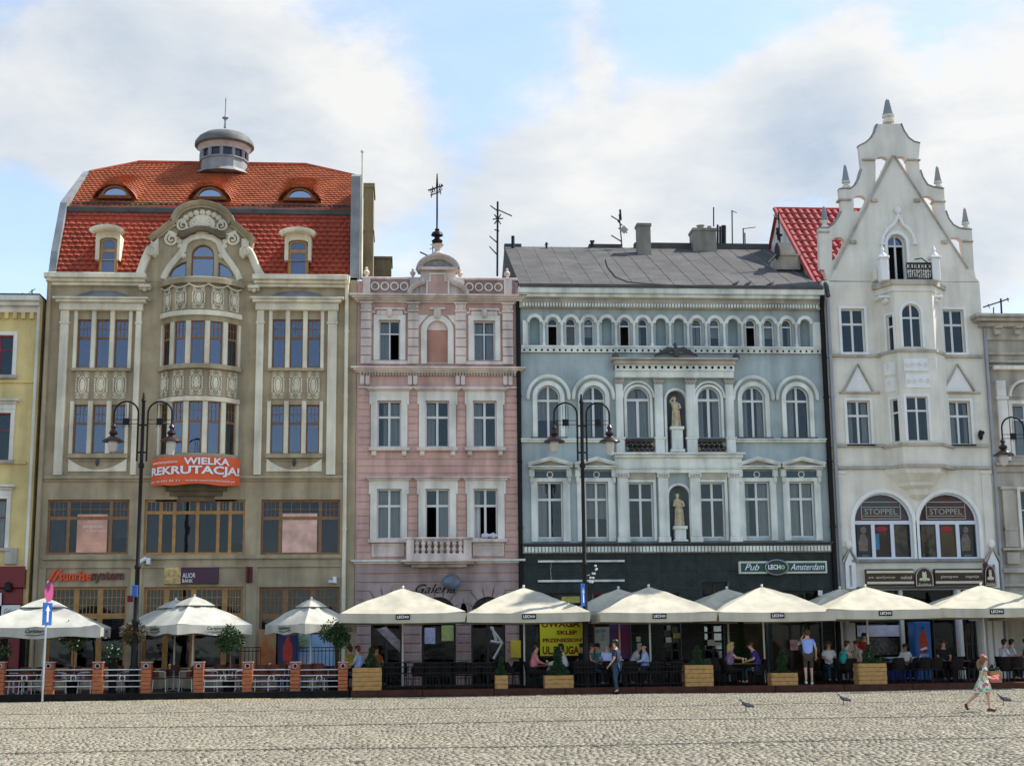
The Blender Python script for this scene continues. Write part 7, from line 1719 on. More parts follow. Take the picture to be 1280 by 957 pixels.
for k, (p, lab, cr, ch, cl) in enumerate((
    ((440.5, 477, 834, 861, 5), 'wide five plank pine planter beside the last orange pillar', .24, .68, 'pointed conifer in the planter beside the last orange pillar'),
    ((619, 635, 843.5, 860, 3), 'smallest pine planter left of the parasol pole', .19, .60, 'small pointed conifer in the smallest planter'),
    ((681, 717, 843.5, 860, 3), 'low three plank pine planter in front of the yellow banner', .36, .95, 'broad conifer in front of the yellow banner'),
    ((857, 892, 830.5, 858, 5), 'tall pine planter left of the blonde woman table', .26, .62, 'thin tipped conifer in the tall planter left of the blonde woman'),
    ((964.5, 997.5, 840.5, 857, 3), 'low pine planter just left of the standing man', .30, .72, 'rounded cone conifer just left of the standing man'),
    ((1073.5, 1109, 828.5, 856, 5), 'tallest pine planter in front of the grocery window', .27, .62, 'conifer in the tallest planter in front of the grocery'),
    ((1238, 1252.5, 838, 853.5, 3), 'narrow pine planter behind the walking girl', .1, .2, 'low sprig in the planter behind the walking girl'))):
    x, y, z_ = planter(*p, lab)
    dx = {0: .12, 5: -.03}.get(k, 0); conifer(x+dx-.0, y, z_-.02, cr, ch, cl, 11+k)
    if k in (0, 3, 5):
        rnd = random.Random(k); pts = [(x+.3+rnd.gauss(0, .09), y+rnd.gauss(0, .08), z_+.08+rnd.gauss(0, .05), 0, 0, 1) for _ in range(160)]
        o = leaves(pts, m_leaf, .06, 'low_plant', None, rnd); tag(o, ('low leafy plant at the right end of the planter beside the last orange pillar', '', '', 'low leafy plant at the right end of the planter left of the blonde woman', '', 'low leafy plant at the right end of the tallest planter')[k], 'plant')
x_ = X(927, 810, -2.4); tp = empty('plant_pot', (x_, -2.4, PZ), 'dark pot of the tall conifer by the pub wall', 'pot'); MB().lathe([(.2, 0), (.28, .5), (.3, .52), (.26, .52), (.24, .46)], x_, -2.4, 12, PZ).build('bowl', m_blackt, tp, True); conifer(x_, -2.4, PZ+.46, .33, 1.75, 'tall dark conifer standing by the pub wall behind the blonde woman', 31)

# ---- round topiary trees in tubs
def topiary(px, py, r, m, label, seed, flowers=False, y=-5.0):
    x = X(px, py, y); zc = Zp(px, py, y); rnd = random.Random(seed); g = 'ball headed trees in tubs on the pillared terrace'
    t = empty('topiary_tree', (x, y, PZ+.4), label, 'tree', g)
    MB().tube([(x, y, PZ+.40), (x+.02, y, PZ+.8), (x-.01, y, zc-.25), (x, y, zc)], [.025, .02, .02, .012], 6).build('trunk', m_trunk, t)
    mb = MB()
    for k in range(9): a = k*2.4; mb.tube([(x, y, zc-.3), (x+r*.5*math.cos(a), y+r*.5*math.sin(a), zc-.05+.2*math.sin(k*1.7)), (x+r*.85*math.cos(a+.2), y+r*.85*math.sin(a+.2), zc+.3*math.sin(k*1.7))], [.012, .008, .004], 4)
    mb.build('limb', m_trunk, t)
    clumps = [(rnd.gauss(0, 1), rnd.gauss(0, 1), rnd.gauss(0, 1)) for _ in range(26)]; pts = []
    for c in clumps:
        c = Vector(c).normalized()*r*rnd.uniform(.45, .86); cr = r*rnd.uniform(.22, .40)
        for _ in range(62):
            d = Vector((rnd.gauss(0, 1), rnd.gauss(0, 1), rnd.gauss(0, 1))).normalized(); q = c+d*cr*rnd.random()**.4
            pts.append((x+q.x*1.02, y+q.y, zc+q.z*1.0, d.x, d.y, d.z))
    leaves(pts, m, .085, 'crown', t, rnd, up=.1)
    if flowers:
        mb = MB()
        for _ in range(16): d = Vector((rnd.gauss(0, .6), -abs(rnd.gauss(0, 1)), rnd.gauss(.2, .7))).normalized()*r*.97; mb.ball((x+d.x, y+d.y, zc+d.z), .03, .03, .03, 5, 4)
        mb.build('blossom', m_whiter, t)
    p = empty('plant_tub', (x, y, PZ), 'dark tub of the '+' '.join(label.split()[:11]), 'pot'); MB().lathe([(.18, 0), (.25, .38), (.27, .40), (.23, .40), (.22, .36), (.02, .36)], x, y, 12, PZ).build('bowl', m_black, p, True)
topiary(93, 792, .50, m_leaf, 'ball headed tree with white blossoms left of the lamp post', 1, True)
topiary(167.5, 791, .44, m_leafb, 'ball headed tree with browned leaves at the foot of the left lamp post', 2)
topiary(288, 799, .47, m_leaf, 'bright green ball headed tree right of the entrance gap', 3)
topiary(419, 793, .50, m_leaf, 'dark green ball headed tree beside the last orange pillar', 4)
rnd = random.Random(3)
for px, py, lab in ((5, 815, 'pink and green flowering plant at the left photo edge'), (142, 815, 'small plant with white flowers on a table behind the rails')):
    y = -5.2; x, z_ = P(px, py, y); pts = [(x+rnd.gauss(0, .13), y+rnd.gauss(0, .1), z_+rnd.gauss(0, .13), 0, 0, 1) for _ in range(260)]
    t = empty('flowering_plant', (x, y, PZ), lab, 'plant'); leaves(pts, m_leaf, .09, 'foliage', t, rnd)
    mb = MB()
    for _ in range(12): mb.ball((x+rnd.gauss(0, .12), y-.12, z_+rnd.gauss(0.05, .12)), .025, .025, .025, 5, 4)
    mb.build('blossom', mat('coral_petals', (.6, .2, .15), bump=0) if px == 5 else m_whiter, t)
    MB().lathe([(.12, 0), (.16, z_-PZ-.16), (.13, z_-PZ-.16)], x, y, 10, PZ).build('pot', m_blackt, t)

# ---- chairs and tables (one of each kind, then copies)
m_wick = mat('black_wicker', (.014, .011, .010), spec=.15, rough=.6, var=.4, scale=40, bump=.2, bscale=120)
m_wickr = mat('dark_red_wicker', (.12, .035, .02), rough=.6, var=.4, scale=40, bump=.2, bscale=120)
def make_chair(name, ms, ml, label, rim=None):
    t = empty(name, (0, 0, 0), label, 'chair')
    MB().bbox(-.23, .23, -.22, .22, .42, .46, .015).build('seat', ms, t)
    mb = MB(); n = 9; vs = []
    for i in range(n+1):
        a = math.radians(-80+160*i/n); x, y = -.0-.25*math.cos(a)+.02, .25*math.sin(a); top = .86 if abs(a) < 1 else .68
        vs += [(x-.04*math.cos(a)*.6, y, .48), (x-.10*math.cos(a), y*1.05, top), (x-.10*math.cos(a)+.02, y*1.02, top), (x-.04*math.cos(a)*.6+.02, y*.97, .48)]
    mb.add(vs, [(4*i+j, 4*i+4+j, 4*i+4+(j+1) % 4, 4*i+(j+1) % 4) for i in range(n) for j in range(4)]); mb.build('backrest', ms, t)
    for sx in (-1, 1):
        for sy in (-1, 1): MB().tube([(sx*.19, sy*.19, .42), (sx*.22, sy*.21, .0)], .014, 6).build('leg', ml, t)
    for s in (-1, 1): MB().tube([(.2, s*.24, .44), (.2, s*.25, .64), (.1, s*.255, .67), (-.2, s*.25, .68)], .013, 5).build('armrest', ml, t)
    return t
def make_table(name, mt, ml, label, round_=False):
    t = empty(name, (0, 0, 0), label, 'table')
    if round_: MB().lathe([(.38, 0), (.40, .015), (.38, .03)], 0, 0, 20, .70).build('table_top', mt, t)
    else: MB().bbox(-.42, .42, -.38, .38, .70, .735, .01).build('table_top', mt, t)
    MB().lathe([(.03, .04), (.03, .70)], 0, 0, 8).build('column', ml, t)
    for k in range(4): a = PI/4+k*PI/2; MB().tube([(0, 0, .07), (.3*math.cos(a), .3*math.sin(a), .02)], .018, 5).build('foot', ml, t)
    return t
m_ttop = mat('brown_table_top', (.16, .06, .03), rough=.4, var=.2, bump=0)
used = set()
def put(kind, x, y, rz, label, group):
    if kind not in used: used.add(kind); o = PROTO[kind]
    else: o = copy_tree(PROTO[kind])
    o.location = (x, y, PZ+.002); o.rotation_euler = (0, 0, rz); WL[o.name] = Vector(o.location); o['label'] = label; o['group'] = group; return o
PROTO = {'chair': make_chair('cafe_chair', m_wick, m_iron, 'x'), 'alu': make_chair('bistro_chair', m_wickr, m_alu, 'x'), 'table': make_table('cafe_table', m_ttop, m_iron, 'x'), 'atable': make_table('bistro_table', mat('dark_table_top', (.05, .03, .025), rough=.4, bump=0), m_alu, 'x')}
def seat_at(px, y): return X(px, 845, y)
# ================================================================== people
def skin_mesh(nodes, edges, sub=1, root=0):
    """nodes: (x, y, z, rx, ry); one continuous surface grown round the skeleton"""
    me = bpy.data.meshes.new('s'); me.from_pydata([n[:3] for n in nodes], edges, []); ob = bpy.data.objects.new('s', me); COL.objects.link(ob)
    ob.modifiers.new('k', 'SKIN'); sm = ob.modifiers.new('s', 'SUBSURF'); sm.levels = sub; sm.render_levels = sub
    sv = me.skin_vertices[0].data
    for i, n in enumerate(nodes): sv[i].radius = (n[3], n[4]); sv[i].use_root = (i == root)
    dg = bpy.context.evaluated_depsgraph_get(); dg.update(); m2 = bpy.data.meshes.new_from_object(ob.evaluated_get(dg))
    mb = MB(); mb.add([tuple(v.co) for v in m2.vertices], [tuple(p.vertices) for p in m2.polygons])
    bpy.data.objects.remove(ob); bpy.data.meshes.remove(me); bpy.data.meshes.remove(m2); return mb
SKIN = mat('skin', (.62, .35, .24), rough=.55, var=.08, scale=12, bump=0)
def person(x, y, z, rz, pose, label, shirt, legs, hair, H=1.75, skin=None, sleeves=.5, shorts=False, longhair=False, bald=False, arms=None, lean=0, head=(0, 0), group=None, shoe=None, slim=1., cat='person', hunch=0):
    """forward is local +x. arms: ((elbow xyz), (wrist xyz)) right then left, in metres of a 1.75 m figure"""
    s = H/1.75; skin = skin or SKIN; t = empty('person', (0, 0, 0), label, cat, group)
    if pose == 'sit':
        pel = (0, 0, .54); spine = (-.02+lean*.3, 0, .78); chest = (.0+lean*.7, 0, 1.0); nb = (.03+lean, 0, 1.15); zoff = 0
        hips = [(.03, -.09, .52), (.03, .09, .52)]; knees = [(.44, -.12, .53), (.44, .12, .53)]; ank = [(.43, -.12, .10), (.40, .12, .10)]; toe = [(.57, -.14, .045), (.54, .14, .045)]
    else:
        st = .12 if pose == 'walk' else .05
        pel = (0, 0, .95); spine = (0+lean*.3, 0, 1.15); chest = (0.01+lean*.7, 0, 1.32); nb = (.01+lean, 0, 1.46)
        hips = [(0, -.09, .90), (0, .09, .90)]; knees = [(.05+st*.6, -.10, .50), (.03-st*.25, .10, .50)]; ank = [(st, -.10, .09), (-st*1.3, .11, .10 if pose == 'stand' else .17)]; toe = [(st+.15, -.12, .03), (-st*1.3+.14, .13, .03 if pose == 'stand' else .06)]
    c = Vector(chest); n_ = Vector(nb)
    hd = n_+Vector((.03+head[0]*.08, head[1]*.05, .10)); cr = n_+Vector((.015+head[0]*.10, head[1]*.07, .195))
    sh = [(c.x-.005, -.165*slim, n_.z-.075), (c.x-.005, .165*slim, n_.z-.075)]
    if arms is None:
        if pose == 'sit': arms = (((c.x+.08, -.23, .86), (c.x+.32, -.13, .78)), ((c.x+.08, .23, .86), (c.x+.32, .13, .78)))
        else: arms = (((c.x-.03, -.24, 1.13), (c.x+.05, -.25, .88)), ((c.x-.02, .24, 1.13), (c.x+.06, .25, .88)))
    N = [(*pel, .115, .145), (*spine, .095*slim, .12*slim), (*chest, .105*slim, .14*slim), (*nb, .07, .075), (*hd, .062, .066), (*cr, .086, .098)]
    E_ = [(0, 1), (1, 2), (2, 3), (3, 4), (4, 5)]
    def push(p, r, r2, to): N.append((*p, r, r2)); E_.append((to, len(N)-1)); return len(N)-1
    for k in (0, 1):
        a = push(hips[k], .088, .088, 0); a = push(knees[k], .056, .058, a); a = push(ank[k], .037, .037, a); a = push(toe[k], .03, .042, a)
    hands = []
    for k in (0, 1):
        a = push(sh[k], .055, .055, 2); a = push(arms[k][0], .042, .042, a); w = Vector(arms[k][1]); a = push(tuple(w), .026, .03, a)
        d = (w-Vector(arms[k][0])).normalized(); pm = w+d*.055; push(tuple(pm), .016, .036, a); hands.append((pm, d, k))
    mb = skin_mesh(N, E_)
    for pm, d, k in hands:      # fingers and thumb rooted in the palm
        sd_ = d.cross(Vector((0, 0, 1))); sd_ = sd_.normalized() if sd_.length > .1 else Vector((0, 1, 0)); up = sd_.cross(d)
        for j, L in enumerate((.06, .072, .068, .055)):
            b0 = pm+d*.02+sd_*(-.027+.018*j); b1 = b0+d*L*.6; b2 = b1+(d*.75-up*.6).normalized()*L*.45; mb.tube([b0, b1, b2], [.0085, .008, .006], 5)
        b0 = pm-d*.02+sd_*(.03 if k == 0 else -.03); mb.tube([b0, b0+(d+sd_*(.8 if k == 0 else -.8)).normalized()*.035, b0+(d*1.2+sd_*(.6 if k == 0 else -.6)).normalized()*.06], [.011, .0095, .007], 5)
    fwd = Vector((1, 0, 0)); fc = cr+Vector((.0, 0, -.03))
    mb.tube([fc+Vector((.085, 0, .02)), fc+Vector((.108, 0, -.018)), fc+Vector((.088, 0, -.024))], [.008, .014, .008], 6)      # nose
    for k in (-1, 1): mb.ball(tuple(cr+Vector((-.005, k*.094, -.03))), .018, .008, .03, 6, 5)
    mb.ball(tuple(hd+Vector((.05, 0, .0))), .03, .035, .028, 8, 6)
    def fin(m_, name, mm, parent=t, smooth=True):
        m_.v = [(a*s, b*s, q*s) for a, b, q in m_.v]; return m_.build(name, mm, parent, smooth)
    body = fin(mb, 'body', skin)
    for k in (-1, 1): fin(MB().ball(tuple(fc+Vector((.083, k*.034, .018))), .008, .013, .008, 6, 5), 'eye', m_dark)
    fin(MB().ball(tuple(hd+Vector((.078, 0, .012))), .006, .024, .006, 6, 4), 'mouth', mat('lips', (.35, .1, .08), bump=0))
    # shirt
    g = .032
    SN = [(pel[0], 0, pel[2]+(-.05 if pose != 'sit' else .02), .165, .20), (*spine, .105*slim+g, .13*slim+g), (*chest, .115*slim+g, .155*slim+g), (nb[0], 0, nb[2]-.045, .095, .11)]; SE = [(0, 1), (1, 2), (2, 3)]
    for k in (0, 1):
        SN.append((*sh[k], .075, .075)); a = len(SN)-1; SE.append((2, a)); e = Vector(sh[k]).lerp(Vector(arms[k][0]), min(1, sleeves*1.6)); SN.append((*e, .062, .062)); SE.append((a, a+1))
        if sleeves > .7: w = Vector(arms[k][0]).lerp(Vector(arms[k][1]), .85); SN.append((*w, .038, .038)); SE.append((a+1, a+2))
    fin(skin_mesh(SN, SE), 'shirt', shirt)
    TN = [(*pel, .137, .168)]; TE = []
    for k in (0, 1):
        TN.append((*hips[k], .10, .10)); a = len(TN)-1; TE.append((0, a)); kn = Vector(knees[k]); TN.append((*kn, .068, .07)); TE.append((a, a+1))
        if not shorts: TN.append((*(kn.lerp(Vector(ank[k]), .92)), .052, .052)); TE.append((a+1, a+2))
    fin(skin_mesh(TN, TE), 'shorts' if shorts else 'trousers', legs)
    shoe = shoe or m_blackt
    for k in (0, 1):
        a, b = Vector(ank[k]), Vector(toe[k]); d = (b-a); d.z = 0; d.normalize(); c0 = Vector((a.x, a.y, max(b.z-.005, .0)+.0))
        fin(MB().tube([c0-d*.055+Vector((0, 0, .02)), c0+Vector((0, 0, .03)), c0+d*.09+Vector((0, 0, .02)), c0+d*.17+Vector((0, 0, .01))], [.038, .045, .045, .03], 8), 'shoe', shoe)
    # hair
    hb = MB()
    if not bald:
        hb.ball(tuple(cr+Vector((-.022, 0, .022))), .092, .103, .092, 12, 9)
        for j in range(7): a = -1.2+.4*j; hb.ball(tuple(cr+Vector((.045, .07*math.sin(a), .07+.01*math.cos(a*3)))), .035, .035, .025, 6, 5)
        hb.ball(tuple(cr+Vector((-.05, 0, -.04))), .055, .085, .07, 10, 7)
        if longhair:
            hb.tube([cr+Vector((-.06, 0, .03)), cr+Vector((-.09, 0, -.1)), cr+Vector((-.10, 0, -.22)), cr+Vector((-.09, 0, -.33))], [.08, .085, .075, .03], 10)
            for k in (-1, 1): hb.tube([cr+Vector((-.02, k*.08, .03)), cr+Vector((-.03, k*.095, -.1)), cr+Vector((-.03, k*.08, -.24))], [.04, .04, .018], 7)
    else:
        for k in (-1, 1): hb.ball(tuple(cr+Vector((-.04, k*.075, -.04))), .05, .02, .04, 7, 5)
        hb.ball(tuple(cr+Vector((-.08, 0, -.05))), .02, .06, .035, 7, 5)
    fin(hb, 'hair', hair)
    t.location = (x, y, z); t.rotation_euler = (0, 0, rz); WL[t.name] = Vector(t.location); return t
def cloth(n, c, **k): return mat('cloth_'+n, c, rough=.9, var=k.get('var', .1), scale=k.get('scale', 8), bump=.1, bscale=25, col2=k.get('col2'))
c_pink = cloth('pink', (.62, .22, .26)); c_white = cloth('white', (.82, .82, .80)); c_black = cloth('black', (.014, .014, .016)); c_grey = cloth('grey', (.13, .14, .15)); c_teal = cloth('teal', (.04, .38, .34)); c_sky = cloth('sky_blue', (.42, .54, .82)); c_blue = cloth('mid_blue', (.32, .42, .82)); c_navy = cloth('navy', (.02, .035, .07)); c_jeans = cloth('jeans', (.03, .06, .11)); c_red = cloth('red', (.45, .03, .02)); c_purple = cloth('purple', (.05, .035, .20)); c_brown = cloth('brown', (.07, .05, .035)); c_pat = cloth('purple_pattern', (.45, .30, .42), scale=30, col2=(.10, .03, .12)); c_peach = cloth('peach', (.62, .50, .42)); c_yel = cloth('yellow', (.55, .42, .05)); c_light = cloth('pale_grey', (.62, .64, .68))
h_dark = mat('hair_dark', (.02, .014, .01), rough=.5, bump=0, var=.3, scale=30); h_brown = mat('hair_brown', (.07, .035, .018), rough=.5, bump=0, var=.3, scale=30); h_red = mat('hair_auburn', (.16, .03, .02), rough=.5, bump=0, var=.3, scale=30); h_blond = mat('hair_blond', (.52, .38, .16), rough=.5, bump=0, var=.25, scale=30); h_grey = mat('hair_grey', (.35, .34, .32), rough=.6, bump=0)
skin2 = mat('skin_tanned', (.54, .28, .18), rough=.55, var=.08, scale=12, bump=0)
R_ = math.radians
GP = 'people sitting at the terrace tables'
gch = 'black wicker chairs of the long terrace'; gtb = 'brown topped tables of the long terrace'
# px, depth, facing, ...
seated = [
 (448, -4.6, 160, 'person in a light blue shirt with auburn hair behind the first planter', c_sky, c_jeans, h_red, {}),
 (438, -3.6, 150, 'person in yellow top at the end of the fence behind the light blue shirt', c_yel, c_black, h_brown, {}),
 (667, -4.9, 5, 'person in pink shirt leaning to the right beside the parasol pole', c_pink, c_black, h_brown, dict(lean=.05, sleeves=.9)),
 (706, -4.7, 170, 'dark haired person in a white shirt behind the broad conifer', c_white, c_black, h_dark, dict(sleeves=.9, lean=.08)),
 (729, -3.4, 200, 'person in black with dark hair below the end of the yellow banner', c_black, c_black, h_dark, {}),
 (739, -4.5, -25, 'person in a grey vest with bare arms turned to the right', c_grey, c_jeans, h_brown, dict(sleeves=.1)),
 (748, -3.2, 230, 'person in a turquoise top half hidden behind the grey vest', c_teal, c_brown, h_dark, {}),
 (759, -4.7, 95, 'balding person in a light blue shirt seen from behind left of the walking man', c_sky, c_navy, h_grey, dict(bald=True)),
 (765, -2.9, -80, 'person in brown facing the square in front of the red shop', c_brown, c_black, h_red, {}),
 (791, -4.0, -10, 'white haired person in a pale grey shirt bent over the table', c_light, c_brown, h_grey, dict(lean=.16, head=(.6, 0))),
 (807, -4.7, 172, 'bald person in a mid blue shirt facing left beside the white pole', c_sky, c_navy, h_grey, dict(bald=True, sleeves=.9)),
 (912, -4.8, 10, 'blonde person in a purple patterned top reaching over the table', c_pat, c_black, h_blond, dict(longhair=True, sleeves=.1, lean=.06, arms=(((.18, -.2, .92), (.42, -.1, .90)), ((.16, .2, .92), (.40, .1, .88))))),
 (948, -4.8, 175, 'brown haired person in a deep purple shirt leaning on the table', c_purple, c_navy, h_brown, dict(lean=.14, head=(.5, 0))),
 (1037, -3.6, -90, 'dark haired person in a white shirt right of the standing man', c_white, c_jeans, h_brown, {}),
 (1054, -4.6, 8, 'person in a turquoise vest resting the chin on a hand', c_teal, c_black, h_brown, dict(sleeves=.1, lean=.12, head=(.4, 0), arms=(((.28, -.18, .88), (.26, -.08, 1.08)), ((.30, .18, .84), (.5, .05, .84))))),
 (1073, -3.7, 200, 'person in a cream blouse left of the tallest planter', c_peach, c_brown, h_red, {}),
 (1133, -2.6, -90, 'person in a white top with dark glasses in front of the grocery counter', c_white, c_black, h_brown, dict(H=1.6)),
 (1181, -3.9, -95, 'bearded person in a black shirt facing the square right of the cola fridge', c_black, c_black, h_brown, {}),
 (1257, -4.4, 10, 'dark haired person in a grey top left of the two at the right edge', c_light, c_black, h_dark, {}),
 (1266, -4.0, 5, 'bearded person in a pale shirt at the right edge', c_light, c_jeans, h_dark, {}),
 (1286, -4.3, 175, 'person cut by the right photo edge gesturing with bare arms', c_red, c_black, h_dark, dict(sleeves=.1)),
 (470, -2.6, -60, 'person in an orange top sitting left of the first white pole', cloth('orange', (.5, .13, .05)), c_black, h_dark, {})]
for px, y, a, lab, sh, lg, hr, kw in seated:
    x = seat_at(px, y); rz = R_(a); person(x, y, PZ+.002, rz, 'sit', lab, sh, lg, hr, group=GP, skin=skin2 if px % 2 else None, **kw)
    put('chair', x-.02*math.cos(rz), y-.02*math.sin(rz), rz, 'black chair taken by the '+' '.join(lab.replace(' with ', ' ').split()[:10]), gch)
# tables they sit at
for k, (px, y) in enumerate(((684, -4.8), (722, -4.2), (750, -3.9), (778, -4.3), (800, -3.8), (930, -4.8), (1062, -3.9), (1120, -4.6), (1156, -4.2), (1195, -4.3), (1275, -4.2), (458, -3.4), (540, -4.4), (600, -4.4), (1030, -2.5), (880, -4.0), (846, -4.4))):
    put('table', seat_at(px, y), y, 0, ('brown topped table %s' % ('right of the pink shirt', 'below the yellow banner', 'between grey vest and turquoise top', 'behind the walking man', 'in front of the bald man', 'between the blonde and purple shirted people', 'with the chin resting person', 'just right of the tallest planter', 'in front of the black shirted person', 'left of the walking girl', 'at the right photo edge', 'behind the first planter', 'behind the long black railing', 'left of the smallest planter', 'by the pub entrance', 'left of the pub window', 'right of the middle black railing')[k]), gtb)
empties = [(488, -4.9, 80), (500, -3.2, 100), (524, -5.1, 90), (541, -5.2, 85), (556, -5.1, 95), (575, -5.0, 90), (592, -5.1, 70), (608, -4.9, 110), (524, -3.4, -90), (548, -3.4, -80), (600, -3.2, -100), (640, -4.6, 20), (648, -3.3, 90), (722, -5.1, 80), (734, -5.2, 95), (774, -5.2, 90), (788, -5.1, 88), (820, -5.0, 90), (833, -4.2, 20), (848, -5.1, 70), (846, -3.2, -70), (866, -4.0, 30), (900, -3.4, -80), (894, -4.9, 60), (1090, -4.0, 180), (1122, -5.1, 90), (1110, -4.4, 10), (1138, -4.6, 170), (1156, -5.0, 85), (1170, -5.0, 95), (1190, -4.6, 140), (1195, -5.0, 100), (1206, -3.6, -90), (1215, -4.6, 180), (1258, -5.0, 90), (1272, -5.1, 80), (1020, -2.4, 10), (1062, -5.0, 100)]
MARKS = [(503, 'the first parasol pole'), (532, 'the lilac notice'), (561, 'the yellow green poster'), (600, 'the right pink arch'), (627, 'the smallest planter'), (656, 'the second parasol pole'), (702, 'the yellow banner'), (728, 'the middle lamp post'), (770, 'the walking man'), (791, 'the white haired person'), (813, 'the third white pole'), (838, 'the dark double door'), (874, 'the tall planter'), (893, 'the pale pub window'), (912, 'the blonde person'), (958, 'the fourth white pole'), (1010, 'the standing man'), (1054, 'the turquoise vest'), (1091, 'the tallest planter'), (1108, 'the grocery window'), (1122, 'the chest freezer'), (1140, 'the left edge of the blue fridge'), (1153, 'the bright blue fridge'), (1181, 'the black shirted person'), (1205, 'the dark grocery door'), (1230, 'the walking girl'), (1250, 'the narrow planter'), (1275, 'the right photo edge')]
MARKS2 = [(5, 'the flowers at the left edge'), (57, 'the road sign pole'), (93, 'the white flowered tree'), (122, 'the third orange pillar'), (142, 'the small white flowered plant'), (167, 'the left lamp post'), (213, 'the entrance gap'), (248, 'the pillar right of the gap'), (288, 'the bright green tree'), (309, 'the pillar right of the bright green tree'), (335, 'the orange window panel'), (360, 'the dark cola fridge'), (389, 'the oval sign'), (419, 'the last ball headed tree')]
def where(px, a, y, marks):
    m = min(marks, key=lambda q: abs(q[0]-px)); side = 'left of' if px < m[0]-2 else 'right of' if px > m[0]+2 else 'below'
    o = 'back to the square' if 40 < a < 140 else 'facing the square' if a < 0 else 'turned right' if a < 41 else 'turned left'
    return '%s %s, %s%s' % (side, m[1], o, ', near wall' if y > -4 else '')
for k, (px, y, a) in enumerate(empties): put('chair', seat_at(px, y), y, R_(a), 'empty black chair '+where(px, a, y, MARKS), gch)
# furniture of the pillared terrace
for k, (px, y, a) in enumerate(((20, -5.0, 10), (40, -4.6, 170), (34, -5.2, 90), (76, -5.0, 5), (108, -5.0, 175), (92, -3.8, -90), (132, -5.0, 10), (160, -4.8, 170), (146, -3.6, -90), (199, -4.6, 10), (234, -4.4, 175), (216, -3.0, -90), (262, -5.0, 20), (300, -5.1, 200), (276, -3.6, -80), (290, -3.4, -100), (327, -5.0, 95), (345, -5.0, 85), (383, -5.0, 90), (400, -5.1, 80), (352, -3.2, -90), (396, -3.2, -90), (412, -4.4, 190), (10, -3.6, -80))):
    put('alu', seat_at(px, y), y, R_(a), 'red wicker chair '+where(px, a, y, MARKS2), 'aluminium chairs of the pillared terrace')
for k, (px, y) in enumerate(((30, -4.9), (92, -4.8), (146, -4.6), (217, -4.0), (281, -4.7), (336, -4.3), (392, -4.2))):
    put('atable', seat_at(px, y), y, 0, 'dark table on the pillared terrace %s' % ('at its left end', 'below the white flowered tree', 'left of the lamp post', 'seen through the entrance gap', 'right of the entrance gap', 'before the orange window panel', 'before the cola fridge')[k], 'tables of the pillared terrace')
# standing man, walking man, server
sx, sy = X(1011, 840, -5.5), -5.5
person(sx, sy, PZ+.002, R_(80), 'walk', 'standing person in blue shirt and brown shorts, holding a phone to the ear', c_blue, c_brown, h_brown, H=1.84, shorts=True, shoe=m_whiter, sleeves=.45,
       arms=(((.02, -.26, 1.13), (.12, -.26, .90)), ((.10, .30, 1.25), (.08, .14, 1.52))))
person(X(771, 850, -6.45), -6.45, 0.012, R_(150), 'stand', 'person in a dark t-shirt and blue jeans walking left along the terrace edge', c_navy, c_jeans, h_dark, H=1.74, sleeves=.5, arms=(((-.06, -.25, 1.14), (.06, -.26, .90)), ((-.02, .24, 1.13), (.16, .22, .93))))
person(X(1081, 820, -1.6), -1.6, PZ+.002, R_(-70), 'stand', 'person in a red shirt standing by the grocery window', c_red, c_black, h_dark, H=1.72)
